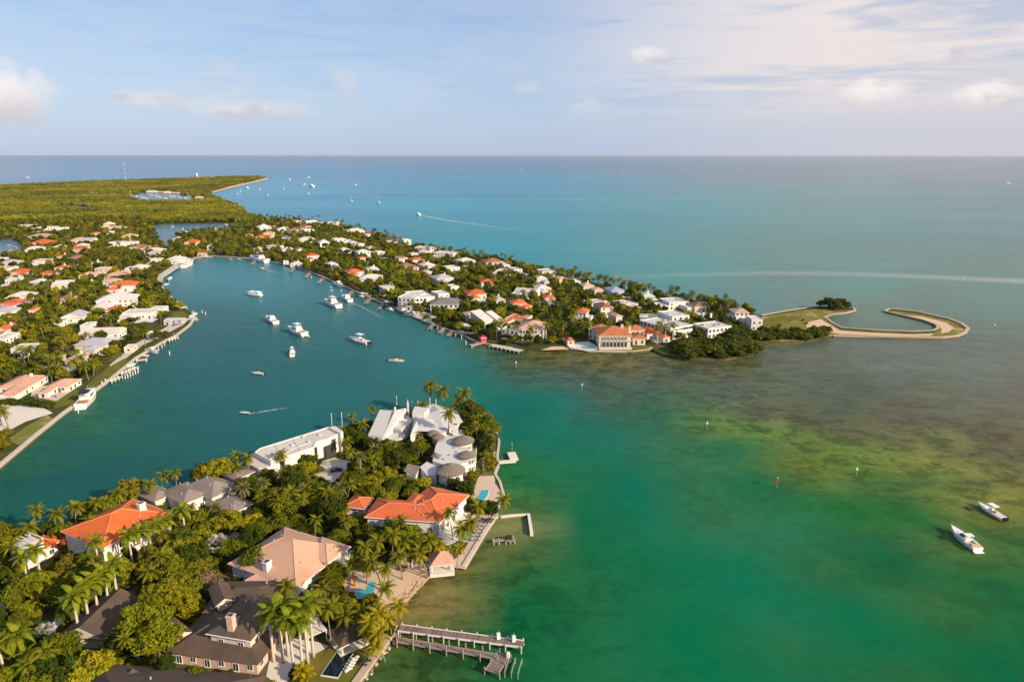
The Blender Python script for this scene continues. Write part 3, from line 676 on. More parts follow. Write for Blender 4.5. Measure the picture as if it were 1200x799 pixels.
# silver fan palm
def fan_crown():
    v = []; f = []; rr = random.Random(4)
    for az, el, s in palm_layout(26, -.6, 1.3, 6):
        M = Matrix.Rotation(az, 3, 'Z') @ Matrix.Rotation(-el, 3, 'Y'); c = Vector((1.7 * s, 0, 0))
        for k in range(9):
            a = (k - 4) * .33; d = Vector((math.cos(a), math.sin(a), -.12 * abs(k - 4) * .5)); n_ = Vector((-math.sin(a), math.cos(a), 0)) * .17
            b_ = len(v); v += [M @ c, M @ (c + d * .7 + n_), M @ (c + d * 1.35), M @ (c + d * .7 - n_)]; f.append((b_, b_ + 1, b_ + 2, b_ + 3))
    return np_mesh('crown', np.array([tuple(p) for p in v]), np.array(f), ['silver_leaf'])
CR['silver'] = fan_crown()
# low-detail crowns for the distance
LOW = [crown_mesh('crown', 4.0, 3.0, 4.2, 12, 520, 1.15, m, .2, (.3, .5), 60 + i) for i, m in enumerate(['leaf_mid', 'leaf_dark', 'leaf_yellow', 'leaf_olive', 'leaf_mangrove'])]
PARKM = [crown_mesh('crown', 9.0, 3.0, 1.6, 18, 460, 2.5, 'leaf_park', .3, (.28, .45), 70 + i) for i in range(3)]

def tree(kind, base, s, label, group, rz=None, zs=1.0, name='tree', cat='tree', dz=0.0):
    cr, tr = BL[kind]
    rr = random.Random(int(base[0] * 77 + base[1] * 31))
    root = empty(name, (base[0], base[1], GZ + dz), rr.uniform(0, 6.28) if rz is None else rz, label, cat, group)
    put(cr.name.split('.')[0], cr, root, (0, 0, 0), 0, (s, s, s * zs)); put(tr.name.split('.')[0], tr, root, (0, 0, 0), 0, (s, s, s * zs))
    return root

def scatter_stuff(name, pts, protos, label, cat, smin, smax, seed=1):
    """uncountable greenery: points with crowns set on them by geometry nodes"""
    me = bpy.data.meshes.new(name); me.from_pydata([tuple(p) for p in pts], [], [])
    o = put(name, me); tag(o, label, cat, None, 'stuff')
    pc = bpy.data.collections.new(name + '_kinds')
    for i, pm in enumerate(protos): pc.objects.link(bpy.data.objects.new(name + '_kind', pm))
    ng = bpy.data.node_groups.new(name, 'GeometryNodeTree')
    ng.interface.new_socket('Geometry', in_out='INPUT', socket_type='NodeSocketGeometry'); ng.interface.new_socket('Geometry', in_out='OUTPUT', socket_type='NodeSocketGeometry')
    gi = ng.nodes.new('NodeGroupInput'); go = ng.nodes.new('NodeGroupOutput')
    ci_ = ng.nodes.new('GeometryNodeCollectionInfo'); ci_.inputs[0].default_value = pc; ci_.inputs[1].default_value = True; ci_.inputs[2].default_value = True
    ip = ng.nodes.new('GeometryNodeInstanceOnPoints'); ip.inputs['Pick Instance'].default_value = True
    rr_ = ng.nodes.new('FunctionNodeRandomValue'); rr_.data_type = 'FLOAT_VECTOR'; rr_.inputs[0].default_value = (-.06, -.06, 0); rr_.inputs[1].default_value = (.06, .06, 6.28); rr_.inputs['Seed'].default_value = seed
    rs = ng.nodes.new('FunctionNodeRandomValue'); rs.data_type = 'FLOAT_VECTOR'; rs.inputs[0].default_value = (smin, smin, smin * .85); rs.inputs[1].default_value = (smax, smax, smax * 1.1); rs.inputs['Seed'].default_value = seed + 5
    l = ng.links.new
    l(gi.outputs[0], ip.inputs['Points']); l(ci_.outputs[0], ip.inputs['Instance']); l(rr_.outputs[0], ip.inputs['Rotation']); l(rs.outputs[0], ip.inputs['Scale']); l(ip.outputs[0], go.inputs[0])
    md = o.modifiers.new('scatter', 'NODES'); md.node_group = ng
    return o
# ================================================================== BUILDINGS
def hull(pts):
    pts = sorted(set((round(p[0], 2), round(p[1], 2)) for p in pts)); 
    def half(ps):
        o = []
        for p in ps:
            while len(o) >= 2 and (o[-1][0] - o[-2][0]) * (p[1] - o[-2][1]) - (o[-1][1] - o[-2][1]) * (p[0] - o[-2][0]) <= 0: o.pop()
            o.append(p)
        return o
    a, b = half(pts), half(pts[::-1]); return a[:-1] + b[:-1]
HOUSES = []          # (x, y, short name) landmarks for labels of trees
def reserve(c, rz, w, d, ez, drop=2.4, grow=.6, vis=True):
    ca, sa = math.cos(rz), math.sin(rz); cs = []
    for sx, sy in ((-1, -1), (1, -1), (1, 1), (-1, 1)):
        lx, ly = sx * (w / 2 + grow), sy * (d / 2 + grow); cs.append(Vector((c.x + lx * ca - ly * sa, c.y + lx * sa + ly * ca, 0)))
    KEEP.append(cs)
    if vis:
        pp = [project((p.x, p.y, z)) for p in cs for z in (ez, ez - drop)]
        VIS.append((hull(pp), min(p[2] for p in pp) - 1))
WINM = {}
def win_mesh(w, h, near, fm='frame_white'):
    k = (round(w, 1), round(h, 1), near, fm)
    if k not in WINM:
        t = .10 if near else .14
        f = MB().use(fm)
        f.box(-w / 2, -w / 2 + t, -.10, .02, 0, h).box(w / 2 - t, w / 2, -.10, .02, 0, h).box(-w / 2 + t, w / 2 - t, -.10, .02, 0, t).box(-w / 2 + t, w / 2 - t, -.10, .02, h - t, h)
        if near: f.box(-.03, .03, -.08, .02, t, h - t); f.box(-w / 2 - .08, w / 2 + .08, -.16, .02, -.08, -.002)
        g = MB().use('glass'); g.box(-w / 2 + t, w / 2 - t, -.045, .01, t, h - t)
        if near: WINM[k] = (f.mesh('window'), g.mesh('pane'))
        else:
            f.use('glass'); f.box(-w / 2 + t, w / 2 - t, -.045, .01, t, h - t); WINM[k] = (f.mesh('window'), None)
    return WINM[k]
def roof_build(kind, w, d, pitch, over, m, cap=None, near=False, gm='white_stucco', fascia='frame_white'):
    """roof mesh on a w x d wall box, its eave plane at z=0"""
    b = MB().use(m); W, D = w / 2 + over, d / 2 + over; t = math.tan(R(pitch)); f = .22
    if kind in ('hip', 'gable', 'pyramid', 'shed'):
        b.use(fascia); b.face([(-W, -D, 0), (-W, D, 0), (W, D, 0), (W, -D, 0)])
        for p, q in (((-W, -D), (W, -D)), ((W, -D), (W, D)), ((W, D), (-W, D)), ((-W, D), (-W, -D))):
            b.face([(p[0], p[1], 0), (q[0], q[1], 0), (q[0], q[1], f), (p[0], p[1], f)])
        b.use(m)
    caps = []
    if kind in ('hip', 'pyramid'):
        if W >= D: r = (W - D, 0); hgt = D * t
        else: r = (0, D - W); hgt = W * t
        if kind == 'pyramid': r = (0, 0); hgt = min(W, D) * t
        z = f + hgt; e = [(-W, -D, f), (W, -D, f), (W, D, f), (-W, D, f)]
        if r == (0, 0):
            for i in range(4): b.face([e[i], e[(i + 1) % 4], (0, 0, z)])
            caps = [(e[i], (0, 0, z)) for i in range(4)]
        elif r[0]:
            p, q = (-r[0], 0, z), (r[0], 0, z)
            b.face([e[0], e[1], q, p]); b.face([e[1], e[2], q]); b.face([e[2], e[3], p, q]); b.face([e[3], e[0], p])
            caps = [(e[0], p), (e[3], p), (e[1], q), (e[2], q), (p, q)]
        else:
            p, q = (0, -r[1], z), (0, r[1], z)
            b.face([e[0], e[1], p]); b.face([e[1], e[2], q, p]); b.face([e[2], e[3], q]); b.face([e[3], e[0], p, q])
            caps = [(e[0], p), (e[1], p), (e[2], q), (e[3], q), (p, q)]
    elif kind == 'gable':
        if W >= D:
            z = f + D * t; p, q = (-W, 0, z), (W, 0, z)
            b.face([(-W, -D, f), (W, -D, f), q, p]); b.face([(W, D, f), (-W, D, f), p, q]); b.use(gm); b.face([(W, -D, f), (W, D, f), q]); b.face([(-W, D, f), (-W, -D, f), p])
        else:
            z = f + W * t; p, q = (0, -D, z), (0, D, z)
            b.face([(W, -D, f), (W, D, f), q, p]); b.face([(-W, D, f), (-W, -D, f), p, q]); b.use(gm); b.face([(-W, -D, f), (W, -D, f), p]); b.face([(W, D, f), (-W, D, f), q])
        caps = [(p, q)]
    elif kind == 'shed':
        z = f + 2 * D * t
        b.face([(-W, -D, f), (W, -D, f), (W, D, z), (-W, D, z)]); b.use(gm); b.face([(W, D, f), (-W, D, f), (-W, D, z), (W, D, z)]); b.face([(W, -D, f), (W, D, f), (W, D, z)]); b.face([(-W, D, f), (-W, -D, f), (-W, D, z)])
    elif kind == 'flat':
        # roof deck sunk behind a parapet
        p = .22; ph = .55
        b.use(m); b.box(-W + p, W - p, -D + p, D - p, 0, .12)
        b.use(gm); b.box(-W, W, -D, -D + p, 0, ph); b.box(-W, W, D - p, D, 0, ph); b.box(-W, -W + p, -D + p, D - p, 0, ph); b.box(W - p, W, -D + p, D - p, 0, ph)
        if near or w * d > 120:
            b.use('grey_stucco'); rr = random.Random(int(w * 100 + d))
            for _ in range(2 + int(w * d / 90)):
                x, y = rr.uniform(-W * .7, W * .7), rr.uniform(-D * .6, D * .6); s = rr.uniform(.4, 1.0); b.box(x - s, x + s, y - s * .6, y + s * .6, .12, rr.uniform(.5, 1.1))
    elif kind == 'slab':
        b.use(m); b.box(-W, W, -D, D, 0, .35)
    return b, caps
def windows_on(root, c, rz, x, y, rl, w, d, z0, h, near, step, wh, fm='frame_white', skip=0.0, faces='FRLB', sill=.9, maxn=40):
    st = max(1, round(h / 3.2)); fh = h / st; rr = random.Random(int(w * 131 + d * 17 + c.x)); n_ = 0
    for name, ang, half, span in (('F', 0, d / 2, w), ('R', math.pi / 2, w / 2, d), ('L', -math.pi / 2, w / 2, d), ('B', math.pi, d / 2, w)):
        if name not in faces: continue
        a = rz + rl + ang; nw = Vector((math.sin(a), -math.cos(a), 0)); to = Vector((-c.x, -c.y, 0)).normalized()
        if nw.dot(to) < .12: continue
        k = max(1, int((span - .8) / step))
        for s in range(st):
            for i in range(k):
                if rr.random() < skip or n_ >= maxn: continue
                n_ += 1
                u = (i - (k - 1) / 2) * (span / k); tall = (s == 0 and rr.random() < .45)
                hh = min(fh - .5, wh[1] * (1.4 if tall else 1)); zz = z0 + s * fh + (.15 if tall else min(sill, fh - hh - .3))
                lx, ly = math.cos(ang) * u + math.sin(ang) * half, math.sin(ang) * u - math.cos(ang) * half
                ca, sa = math.cos(rl), math.sin(rl); wm = win_mesh(wh[0], hh, near, fm)
                o = put('window', wm[0], root, (x + lx * ca - ly * sa, y + lx * sa + ly * ca, zz), rl + ang)
                if wm[1]: put('pane', wm[1], o)
def wing(root, c, rz, x, y, rl, w, d, z0, h, wm, roof, rm, pitch=22, over=.7, near=False, step=3.2, wh=(1.5, 1.5), cap=None, fm='frame_white', skip=.1, faces='FRLB', maxn=40, fascia='frame_white', vis=True, nowin=False, drop=None):
    wl = MB().use(wm).box(-w / 2, w / 2, -d / 2, d / 2, z0 - .3 if z0 < .5 else z0, z0 + h).build('wall', root, (x, y, 0), rl)
    if roof == 'flat': over = 0.03
    rb, caps = roof_build(roof, w, d, pitch, over, rm, cap, near, wm, fascia)
    ro = rb.build('roof', root, (x, y, z0 + h + .004), rl)
    if cap and caps:
        cb = MB().use(cap)
        for p, q in caps: cb.tube([p, q], .16, 5)
        cb.build('ridge_cap', ro)
    if near and roof == 'hip' and w * d > 60:
        rv = random.Random(int(w * 97 + d * 13)); W_, D_, tt = w / 2 + over, d / 2 + over, math.tan(R(pitch))
        for k in range(3):
            vx, vy = rv.uniform(-.35, .35) * w, rv.uniform(.25, .7) * D_ * rv.choice((-1, 1)); vz = .22 + min(D_ - abs(vy), W_ - abs(vx)) * tt
            MB().use('grey_stucco').tube([(0, 0, -.2), (0, 0, .55)], .16, 6).build('roof_vent', ro, (vx, vy, vz))
    if near and roof in ('hip', 'gable'):
        gt = MB().use(fascia); W_, D_ = w / 2 + over, d / 2 + over
        gt.tube([(-W_, -D_ - .08, .12), (W_, -D_ - .08, .12)], .1, 5); gt.tube([(W_ + .08, -D_, .12), (W_ + .08, D_, .12)], .1, 5); gt.build('gutter', ro)
    if not nowin: windows_on(root, c, rz, x, y, rl, w, d, z0, h, near, step, wh, fm, skip, faces, maxn=maxn)
    ca, sa = math.cos(rz), math.sin(rz)
    reserve(Vector((c.x + x * ca - y * sa, c.y + x * sa + y * ca, 0)), rz + rl, w, d, GZ + z0 + h, drop if drop is not None else (.4 if near else .7), vis=vis)
    return ro
def rect_px(A, B, z, dep):
    a, b = at(A[0], A[1], z), at(B[0], B[1], z); d = b - a; rz = math.atan2(d.y, d.x); n = Vector((-d.y, d.x, 0)).normalized()
    return (a + b) / 2 + n * dep / 2, rz, d.length
def house_px(label, wings, name='house', cat='house', short=None):
    """each wing: A, B = eave ends of its front as surveyed, dep, h, then look"""
    root = None
    for i, q in enumerate(wings):
        q = dict(q); z0 = q.pop('z0', 0.0); h = q.pop('h'); c, rz, w = rect_px(q.pop('A'), q.pop('B'), GZ + z0 + h, q.pop('dep') * K)
        d = wings[i]['dep'] * K; ov = q.get('over', .7) if q['roof'] != 'flat' else 0
        w -= 2 * ov; d -= 2 * ov
        if root is None:
            root = empty(name, (c.x, c.y, GZ), rz, label, cat); C0, R0 = c, rz
            HOUSES.append((c.x, c.y, short or label))
        rel = c - C0; ca, sa = math.cos(-R0), math.sin(-R0)
        wing(root, C0, R0, rel.x * ca - rel.y * sa, rel.x * sa + rel.y * ca, rz - R0, w, d, z0, h, **q)
    return root, C0, R0
def loc_of(root, px, py, z):
    p = at(px, py, z); rel = p - Vector(root.location); a = -root.rotation_euler[2]
    return (rel.x * math.cos(a) - rel.y * math.sin(a), rel.x * math.sin(a) + rel.y * math.cos(a), z - root.location[2])
def chimney(root, px, py, z, w=1.3, dd=1.0, below=3.0, m='white_stucco', rl=0.0):
    x, y, zz = loc_of(root, px, py, z)
    b = MB().use(m).box(-w / 2, w / 2, -dd / 2, dd / 2, -below, 0).box(-w / 2 - .12, w / 2 + .12, -dd / 2 - .12, dd / 2 + .12, -.35, -.1)
    b.use('frame_dark').box(-w / 2 + .2, w / 2 - .2, -dd / 2 + .2, dd / 2 - .2, 0, .02)
    return b.build('chimney', root, (x, y, zz), rl)
def block_px(root, name, pts, ztop, h, wm, rm=None, drop=0.0):
    """a part cut to a surveyed roof outline"""
    loc = [loc_of(root, p[0], p[1], ztop) for p in pts]; zt = ztop - root.location[2]
    o = MB().use(wm).prism(loc, zt - h, zt, topmat=rm or wm).build(name, root)
    wp = P2(pts, ztop); KEEP.append(wp); VIS.append((hull([project(p) for p in wp] + [project((p.x, p.y, ztop - drop)) for p in wp]), min(project(p)[2] for p in wp) - 1))
    return o
def railing(root, pts, hh=1.0, name='railing', m='frame_white', z0=0.0):
    b = MB().use(m)
    for p, q in zip(pts, pts[1:]):
        p, q = Vector(p), Vector(q); n = max(1, int((q - p).length / 1.2))
        b.tube([p + Vector((0, 0, hh)), q + Vector((0, 0, hh))], .07, 4); b.tube([p + Vector((0, 0, hh * .5)), q + Vector((0, 0, hh * .5))], .035, 4)
        for i in range(n + 1): s = p.lerp(q, i / n); b.tube([s, s + Vector((0, 0, hh))], .05, 4)
    return b.build(name, root)

# ---------------------------------------------------------------- foreground houses
# orange-roofed villa
V1, c, rz = house_px('two-storey white villa under a long orange tiled hip roof with white chimney',
    [dict(A=(119, 644), B=(203, 602), dep=15.5, h=7.0, wm='white_stucco', roof='hip', rm='orange_tile', pitch=21, near=True, cap='ridge_cap', step=2.9, wh=(1.5, 1.6), faces='FR', skip=.15, drop=4.5)], 'villa', short='long orange-roofed villa')
chimney(V1, 165, 589, GZ + 11.6, 2.0, 1.4, 3.2)
fx = V1.children[0]
b = MB().use('white_stucco').box(-7.5, 1.5, -9.4, -6.78, -.2, 3.4).box(-7.5, 1.5, -9.4, -9.2, 3.4, 4.1).box(-7.5, -7.3, -9.2, -6.8, 3.4, 4.1).box(1.3, 1.5, -9.2, -6.8, 3.4, 4.1); b.build('terrace', V1, (0, -2.0, 0))
for i in range(4):
    MB().use('white_stucco').tube([(-7 + i * 2.7, -10.9, 3.4), (-7 + i * 2.7, -10.9, 6.6)], .2, 8).build('column', V1)
for i in range(3):
    o = put('window', win_mesh(1.7, 2.2, True)[0], V1, (-6 + i * 2.9, -11.42, .3)); put('pane', win_mesh(1.7, 2.2, True)[1], o)
MB().use('white_stucco').box(4, 9.5, -8.1, -6.78, -.2, 6.0).build('bay', V1, (0, -2.0, 0))
for i in range(2):
    o = put('window', win_mesh(1.5, 1.6, True)[0], V1, (5.4 + i * 2.6, -10.12, 3.7)); put('pane', win_mesh(1.5, 1.6, True)[1], o)
# its garden pavilion and white pergola
house_px('small orange-tiled garden pavilion with white walls beside the red flowering tree',
    [dict(A=(50, 645), B=(72, 634), dep=6.5, h=3.6, wm='white_stucco', roof='pyramid', rm='orange_tile', pitch=24, near=True, cap='ridge_cap', faces='FR', drop=2)], 'pavilion', 'pavilion', short='orange-tiled pavilion')
pg, _, _ = house_px('white flat-topped pergola tower with open roof beams behind the palms',
    [dict(A=(29, 648), B=(52, 637), dep=6.2, h=5.2, wm='white_stucco', roof='slab', rm='white_stucco', over=.1, near=True, faces='FR', skip=.4, drop=3.5)], 'pergola', 'pergola', short='white pergola')
for i in range(6): MB().use('frame_white').box(-3.1 + i * 1.16, -2.9 + i * 1.16, -3.2, 3.2, 6.75, 7.0).build('roof_beam', pg)
for sx in (-2.8, 2.8):
    for sy in (-2.9, 2.9): MB().use('frame_white').box(sx - .14, sx + .14, sy - .14, sy + .14, 5.56, 6.745).build('post', pg)

# grey shingled house at the lagoon
house_px('low rambling house of grey-brown shingled hip roofs at the lagoon edge',
    [dict(A=(214, 592), B=(246, 579), dep=11.5, h=4.2, wm='white_stucco', roof='hip', rm='grey_shingle', pitch=26, near=True, faces='FR', maxn=5),
     dict(A=(181, 589), B=(206, 578), dep=9, h=3.7, wm='cream_stucco', roof='hip', rm='grey_shingle', pitch=22, near=True, faces='FR', maxn=2),
     dict(A=(248, 585), B=(281, 569), dep=12.5, h=4.4, wm='cream_stucco', roof='hip', rm='grey_shingle', pitch=26, near=True, faces='FR', maxn=3),
     dict(A=(276, 563), B=(299, 553), dep=7.5, h=4.2, wm='cream_stucco', roof='hip', rm='grey_shingle', pitch=20, near=True, faces='FR', maxn=3)], short='grey-shingled lagoon house')
house_px('grey-shingled garage with hip roof on the drive between date palms',
    [dict(A=(272, 603), B=(298, 590), dep=9.5, h=3.6, wm='cream_stucco', roof='hip', rm='grey_shingle', pitch=22, near=True, faces='FR', maxn=3)], 'garage', 'garage', short='grey-shingled garage')
house_px('low grey-brown roofed cottage half hidden by trees beside the salmon-roofed house',
    [dict(A=(272, 646), B=(296, 632), dep=6.5, h=3.2, wm='cream_stucco', roof='hip', rm='grey_shingle', pitch=18, near=True, faces='FR', maxn=3, vis=False)], 'cottage', 'cottage', short='grey-brown cottage')

# long white modern house
z = GZ + 7.0
MW = empty('modern_house', tuple(at(345, 520, z).xy) + (GZ,), R(35), 'long white modern house with broad flat roof and angled end', 'house')
HOUSES.append((MW.location.x, MW.location.y, 'long white modern house'))
outl = [(317, 541), (331, 536), (340, 534), (353, 529), (367, 524.5), (371, 517.5), (385, 514), (399, 507.5), (385.5, 500.5), (305, 525.5), (298, 530.5)]
block_px(MW, 'wall', outl, z, 7.2, 'white_stucco', 'offwhite_roof', 3.5)
def inset(px, f, z):
    p = P2(px, z); c_ = sum(p, Vector()) / len(p); return [c_ + (q - c_) * f for q in p]
# parapet kerb round the roof
lp = [Vector(loc_of(MW, p[0], p[1], z)) for p in outl]; kb = MB().use('white_stucco')
for p, q in zip(lp, lp[1:] + lp[:1]):
    d = (q - p).normalized(); n_ = Vector((d.y, -d.x, 0)); M = [p, q, q - n_ * .35, p - n_ * .35]; M2 = [p, q, q + n_ * .35, p + n_ * .35]
    mid = (p + q) / 2; cen = sum(lp, Vector()) / len(lp); M = M if (mid - n_ - cen).length < (mid - cen).length else M2
    kb.prism([(v.x, v.y) for v in M], 7.004, 7.3)
kb.build('parapet', MW)
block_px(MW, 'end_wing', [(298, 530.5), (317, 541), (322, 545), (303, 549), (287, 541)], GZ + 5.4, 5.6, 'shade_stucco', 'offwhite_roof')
block_px(MW, 'raised_block', [(385.5, 500.5), (399, 507.5), (402, 505), (393, 499)], GZ + 7.9, 8.1, 'white_stucco', 'white_roof')
for (px, py, w_, h_) in ((331, 543, .9, 5.0), (344, 539, 1.2, 2.2), (356, 535.5, .9, 5.2), (363, 532.5, 1.2, 2.4), (370.5, 528.5, .7, 5.6), (392, 518.5, .7, 5.6)):      # tall slots in the front
    x, y, zz = loc_of(MW, px, py, GZ + 5.0); o = put('window', win_mesh(w_ * 1.3, h_, True, 'frame_dark')[0], MW, (x, y, 1.0), R(10)); put('pane', win_mesh(w_ * 1.3, h_, True, 'frame_dark')[1], o)
x, y, zz = loc_of(MW, 386, 523, GZ + 4.0); MB().use('frame_dark').box(-2.0, 2.0, -.6, 0, 0, 4.8).build('entrance', MW, (x, y, -.1), R(12))
for (px, py, s) in ((318, 537.5, .8), (335, 529, 1.0), (343, 522, .6), (362, 518, .5), (375, 510, .7), (356, 512, .6)):
    x, y, zz = loc_of(MW, px, py, z); MB().use('grey_stucco').box(-s, s, -s * .7, s * .7, 0, .6).build('roof_unit', MW, (x, y, 7.004))
for i, (p, q) in enumerate((((331, 536.5), (322, 520.5)), ((353, 529), (343, 513.5)), ((330, 531), (360, 519.5)))):
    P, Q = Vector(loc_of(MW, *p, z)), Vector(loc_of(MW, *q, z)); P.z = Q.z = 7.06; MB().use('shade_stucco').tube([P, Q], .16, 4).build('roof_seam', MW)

# white sculptural house on the tip with thatched turrets
TH = empty('villa', tuple(at(520, 515, GZ + 6).xy) + (GZ,), 0, 'white sculptural villa on the tip with conical thatched turrets and shed roofs', 'house')
HOUSES.append((TH.location.x, TH.location.y, 'thatched-turret villa'))
block_px(TH, 'terrace_roof', [(517, 508), (541, 503), (550, 521), (549, 541), (529, 547), (507, 540), (510, 524)], GZ + 5.2, 5.4, 'white_stucco', 'white_roof')
block_px(TH, 'wall', [(489, 490), (517, 509), (522, 506), (541, 493), (536, 481), (508, 473), (498, 476)], GZ + 6.6, 6.8, 'white_stucco', 'white_roof')
block_px(TH, 'tower_block', [(483, 483), (497, 484), (503, 478), (486, 476)], GZ + 9.0, 9.2, 'white_stucco', 'white_roof')
def slope_roof(root, name, px3, m, th=.25):
    """a sloping slab from surveyed corners, each with its own height"""
    top = [Vector(loc_of(root, *p)) for p in px3]; b = MB().use(m); bot = [p - Vector((0, 0, th)) for p in top]
    b.face(top); b.face(bot[::-1]); n_ = len(top)
    for i in range(n_): j = (i + 1) % n_; b.face([bot[i], bot[j], top[j], top[i]])
    me = b.build(name, root)
    wp = [at(p[0], p[1], p[2]) for p in px3]; KEEP.append(wp); VIS.append((hull([project(p) for p in wp]), min(project(p)[2] for p in wp) - 1)); return me
slope_roof(TH, 'shed_roof', [(431, 510, GZ + 4.6), (448, 511.5, GZ + 4.6), (462, 481, GZ + 7.6), (445, 480, GZ + 7.6)], 'metal_roof')
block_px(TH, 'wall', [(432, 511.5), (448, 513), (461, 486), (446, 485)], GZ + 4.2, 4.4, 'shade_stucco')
slope_roof(TH, 'side_wall', [(449, 511, GZ + 4.4), (452, 511, GZ + 4.4), (476, 478, GZ + 8.8), (463, 480.5, GZ + 8.4)], 'white_stucco', 4.0)
block_px(TH, 'wall', [(459, 500), (470, 504), (484, 492), (476, 486), (468, 488)], GZ + 5.2, 5.4, 'white_stucco', 'white_roof')
# two broad white tent-shaped roofs
def tent(root, px, zb, apex, za, m):
    base = [Vector(loc_of(root, x, y, zb)) for x, y in px]; ap = Vector(loc_of(root, apex[0], apex[1], za)); b = MB().use(m)
    for i in range(len(base)): b.face([base[i], base[(i + 1) % len(base)], ap])
    return b.build('tent_roof', root)
tent(TH, [(481, 509), (489, 505), (518, 506), (510, 491), (486, 488)], GZ + 6.62, (490, 489), GZ + 8.2, 'white_roof')
tent(TH, [(497, 489), (521, 507), (543, 494), (532, 480), (508, 475)], GZ + 6.63, (514, 480), GZ + 8.0, 'white_roof')
block_px(TH, 'wall', [(481, 510), (490, 506), (497, 492), (487, 490)], GZ + 5.8, 6.0, 'white_stucco')
for sp in ((466, 506, .9, 'planter_wall'),):
    pass
x, y, zz = loc_of(TH, 464, 511, GZ + 3.6)      # round entry canopy
cb = MB().use('white_roof').prism([(3.7 * math.cos(a), 3.7 * math.sin(a)) for a in np.linspace(0, 6.28, 25)[:-1]], 3.2, 3.6, bottom=True); cb.tube([(0, 0, 0), (0, 0, 3.2)], .3, 8); cb.build('canopy', TH, (x, y, 0))
KEEP.append([at(464 + 14 * math.cos(a), 511 + 9 * math.sin(a), GZ) for a in np.linspace(0, 6.28, 9)[:-1]]); VIS.append(([(453, 505), (476, 505), (476, 517), (453, 517)], project(at(464, 511, 4))[2] - 4))
def cone_roof(root, px, py, z, r, hgt, walls=True, nseg=28):
    r *= K * .93; hgt *= 1.15
    x, y, zz = loc_of(root, px, py, z); ridge = []
    b = MB().use('thatch'); N = nseg * 2; ring = []
    for k in range(N):
        a = 2 * math.pi * k / N; rr_ = r * (1.0 if k % 2 == 0 else .965); ring.append((rr_ * math.cos(a), rr_ * math.sin(a), -.12 if k % 2 else 0))
    mid = [(p[0] * .5, p[1] * .5, hgt * .62 + (0 if k % 2 == 0 else -.07)) for k, p in enumerate(ring)]
    for k in range(N):
        j = (k + 1) % N; b.face([ring[k], ring[j], mid[j], mid[k]]); b.face([mid[k], mid[j], (0, 0, hgt)]); b.face([ring[j], ring[k], (ring[k][0], ring[k][1], ring[k][2] - .35), (ring[j][0], ring[j][1], ring[j][2] - .35)])
    o = b.build('thatched_roof', root, (x, y, zz))
    if walls:
        w = MB().use('white_stucco'); n = 14; rw = r * .8; zt = zz - .15
        w.prism([(rw * math.cos(2 * math.pi * k / n), rw * math.sin(2 * math.pi * k / n)) for k in range(n)], -.2, zt - .02); w.build('turret', root, (x, y, 0))
        for s_ in range(max(1, int(zt / 3))):
            for k in range(7):
                a = math.pi * (1.05 + k * .15) + .35; dd = Vector((math.cos(a), math.sin(a), 0)) * (rw * .99); wm_ = win_mesh(1.1, 1.8, True)
                q = put('window', wm_[0], root, (x + dd.x, y + dd.y, .5 + s_ * 3.0), a + math.pi / 2); put('pane', wm_[1], q)
    c_ = Vector((x, y, 0)) + Vector((root.location.x, root.location.y, 0)); reserve(c_, 0, r * 1.8, r * 1.8, z + hgt * .5)
cone_roof(TH, 543, 515.5, GZ + 6.6, 3.7, 1.5); cone_roof(TH, 547.5, 532.5, GZ + 6.3, 2.9, 1.2); cone_roof(TH, 528, 550, GZ + 5.8, 4.5, 1.9)
cone_roof(TH, 508, 507.5, GZ + 6.6, 2.2, 1.3, False); cone_roof(TH, 514, 511.5, GZ + 6.4, 2.2, 1.2, False)
tent(TH, [(505, 535), (514, 538), (518, 533), (508, 529)], GZ + 5.24, (510, 530), GZ + 6.4, 'grey_shingle')
chimney(TH, 533.5, 497, GZ + 10.0, 1.9, 1.6, 4.4)
for px, py in ((531, 524.5), (534, 529), (526, 533), (519, 538), (536, 534)):
    x, y, zz = loc_of(TH, px, py, GZ + 5.2); MB().use('frame_dark').box(-.5, .5, -.25, .25, 0, .12).build('skylight', TH, (x, y, zz + .004), R(15))
for px, py, hh_ in ((463, 479, 1.6), (478, 475, 2.2), (473, 482, 1.4)):
    x, y, zz = loc_of(TH, px, py, GZ + 8); MB().use('white_stucco').box(-.35, .35, -.35, .35, 0, 8 + hh_ - .8).build('pillar', TH, (x, y, 0))
slope_roof(TH, 'porch_roof', [(473, 552, GZ + 3.6), (487, 557, GZ + 3.6), (492, 546, GZ + 4.6), (478, 543, GZ + 4.6)], 'grey_shingle')
block_px(TH, 'wall', [(476, 555), (487, 558), (491, 550), (480, 547)], GZ + 3.3, 3.5, 'white_stucco')
block_px(TH, 'wall', [(492, 547), (501, 540), (516, 549), (511, 557), (500, 556)], GZ + 4.0, 4.2, 'white_stucco', 'white_roof')
for i, (px, py) in enumerate(((549.5, 537), (550.5, 527))):
    x, y, zz = loc_of(TH, px, py, GZ + 3.4); b = MB().use('white_stucco').box(-1.6, 1.4, -2.6, 2.6, 3.0, 3.25).box(1.2, 1.4, -2.6, 2.6, 3.26, 4.1)
    for k in (-2.3, 0, 2.3): b.tube([(1.2, k, -.2), (1.2, k, 3.0)], .16, 6)
    b.build('balcony', TH, (x + 1.2, y, 0))
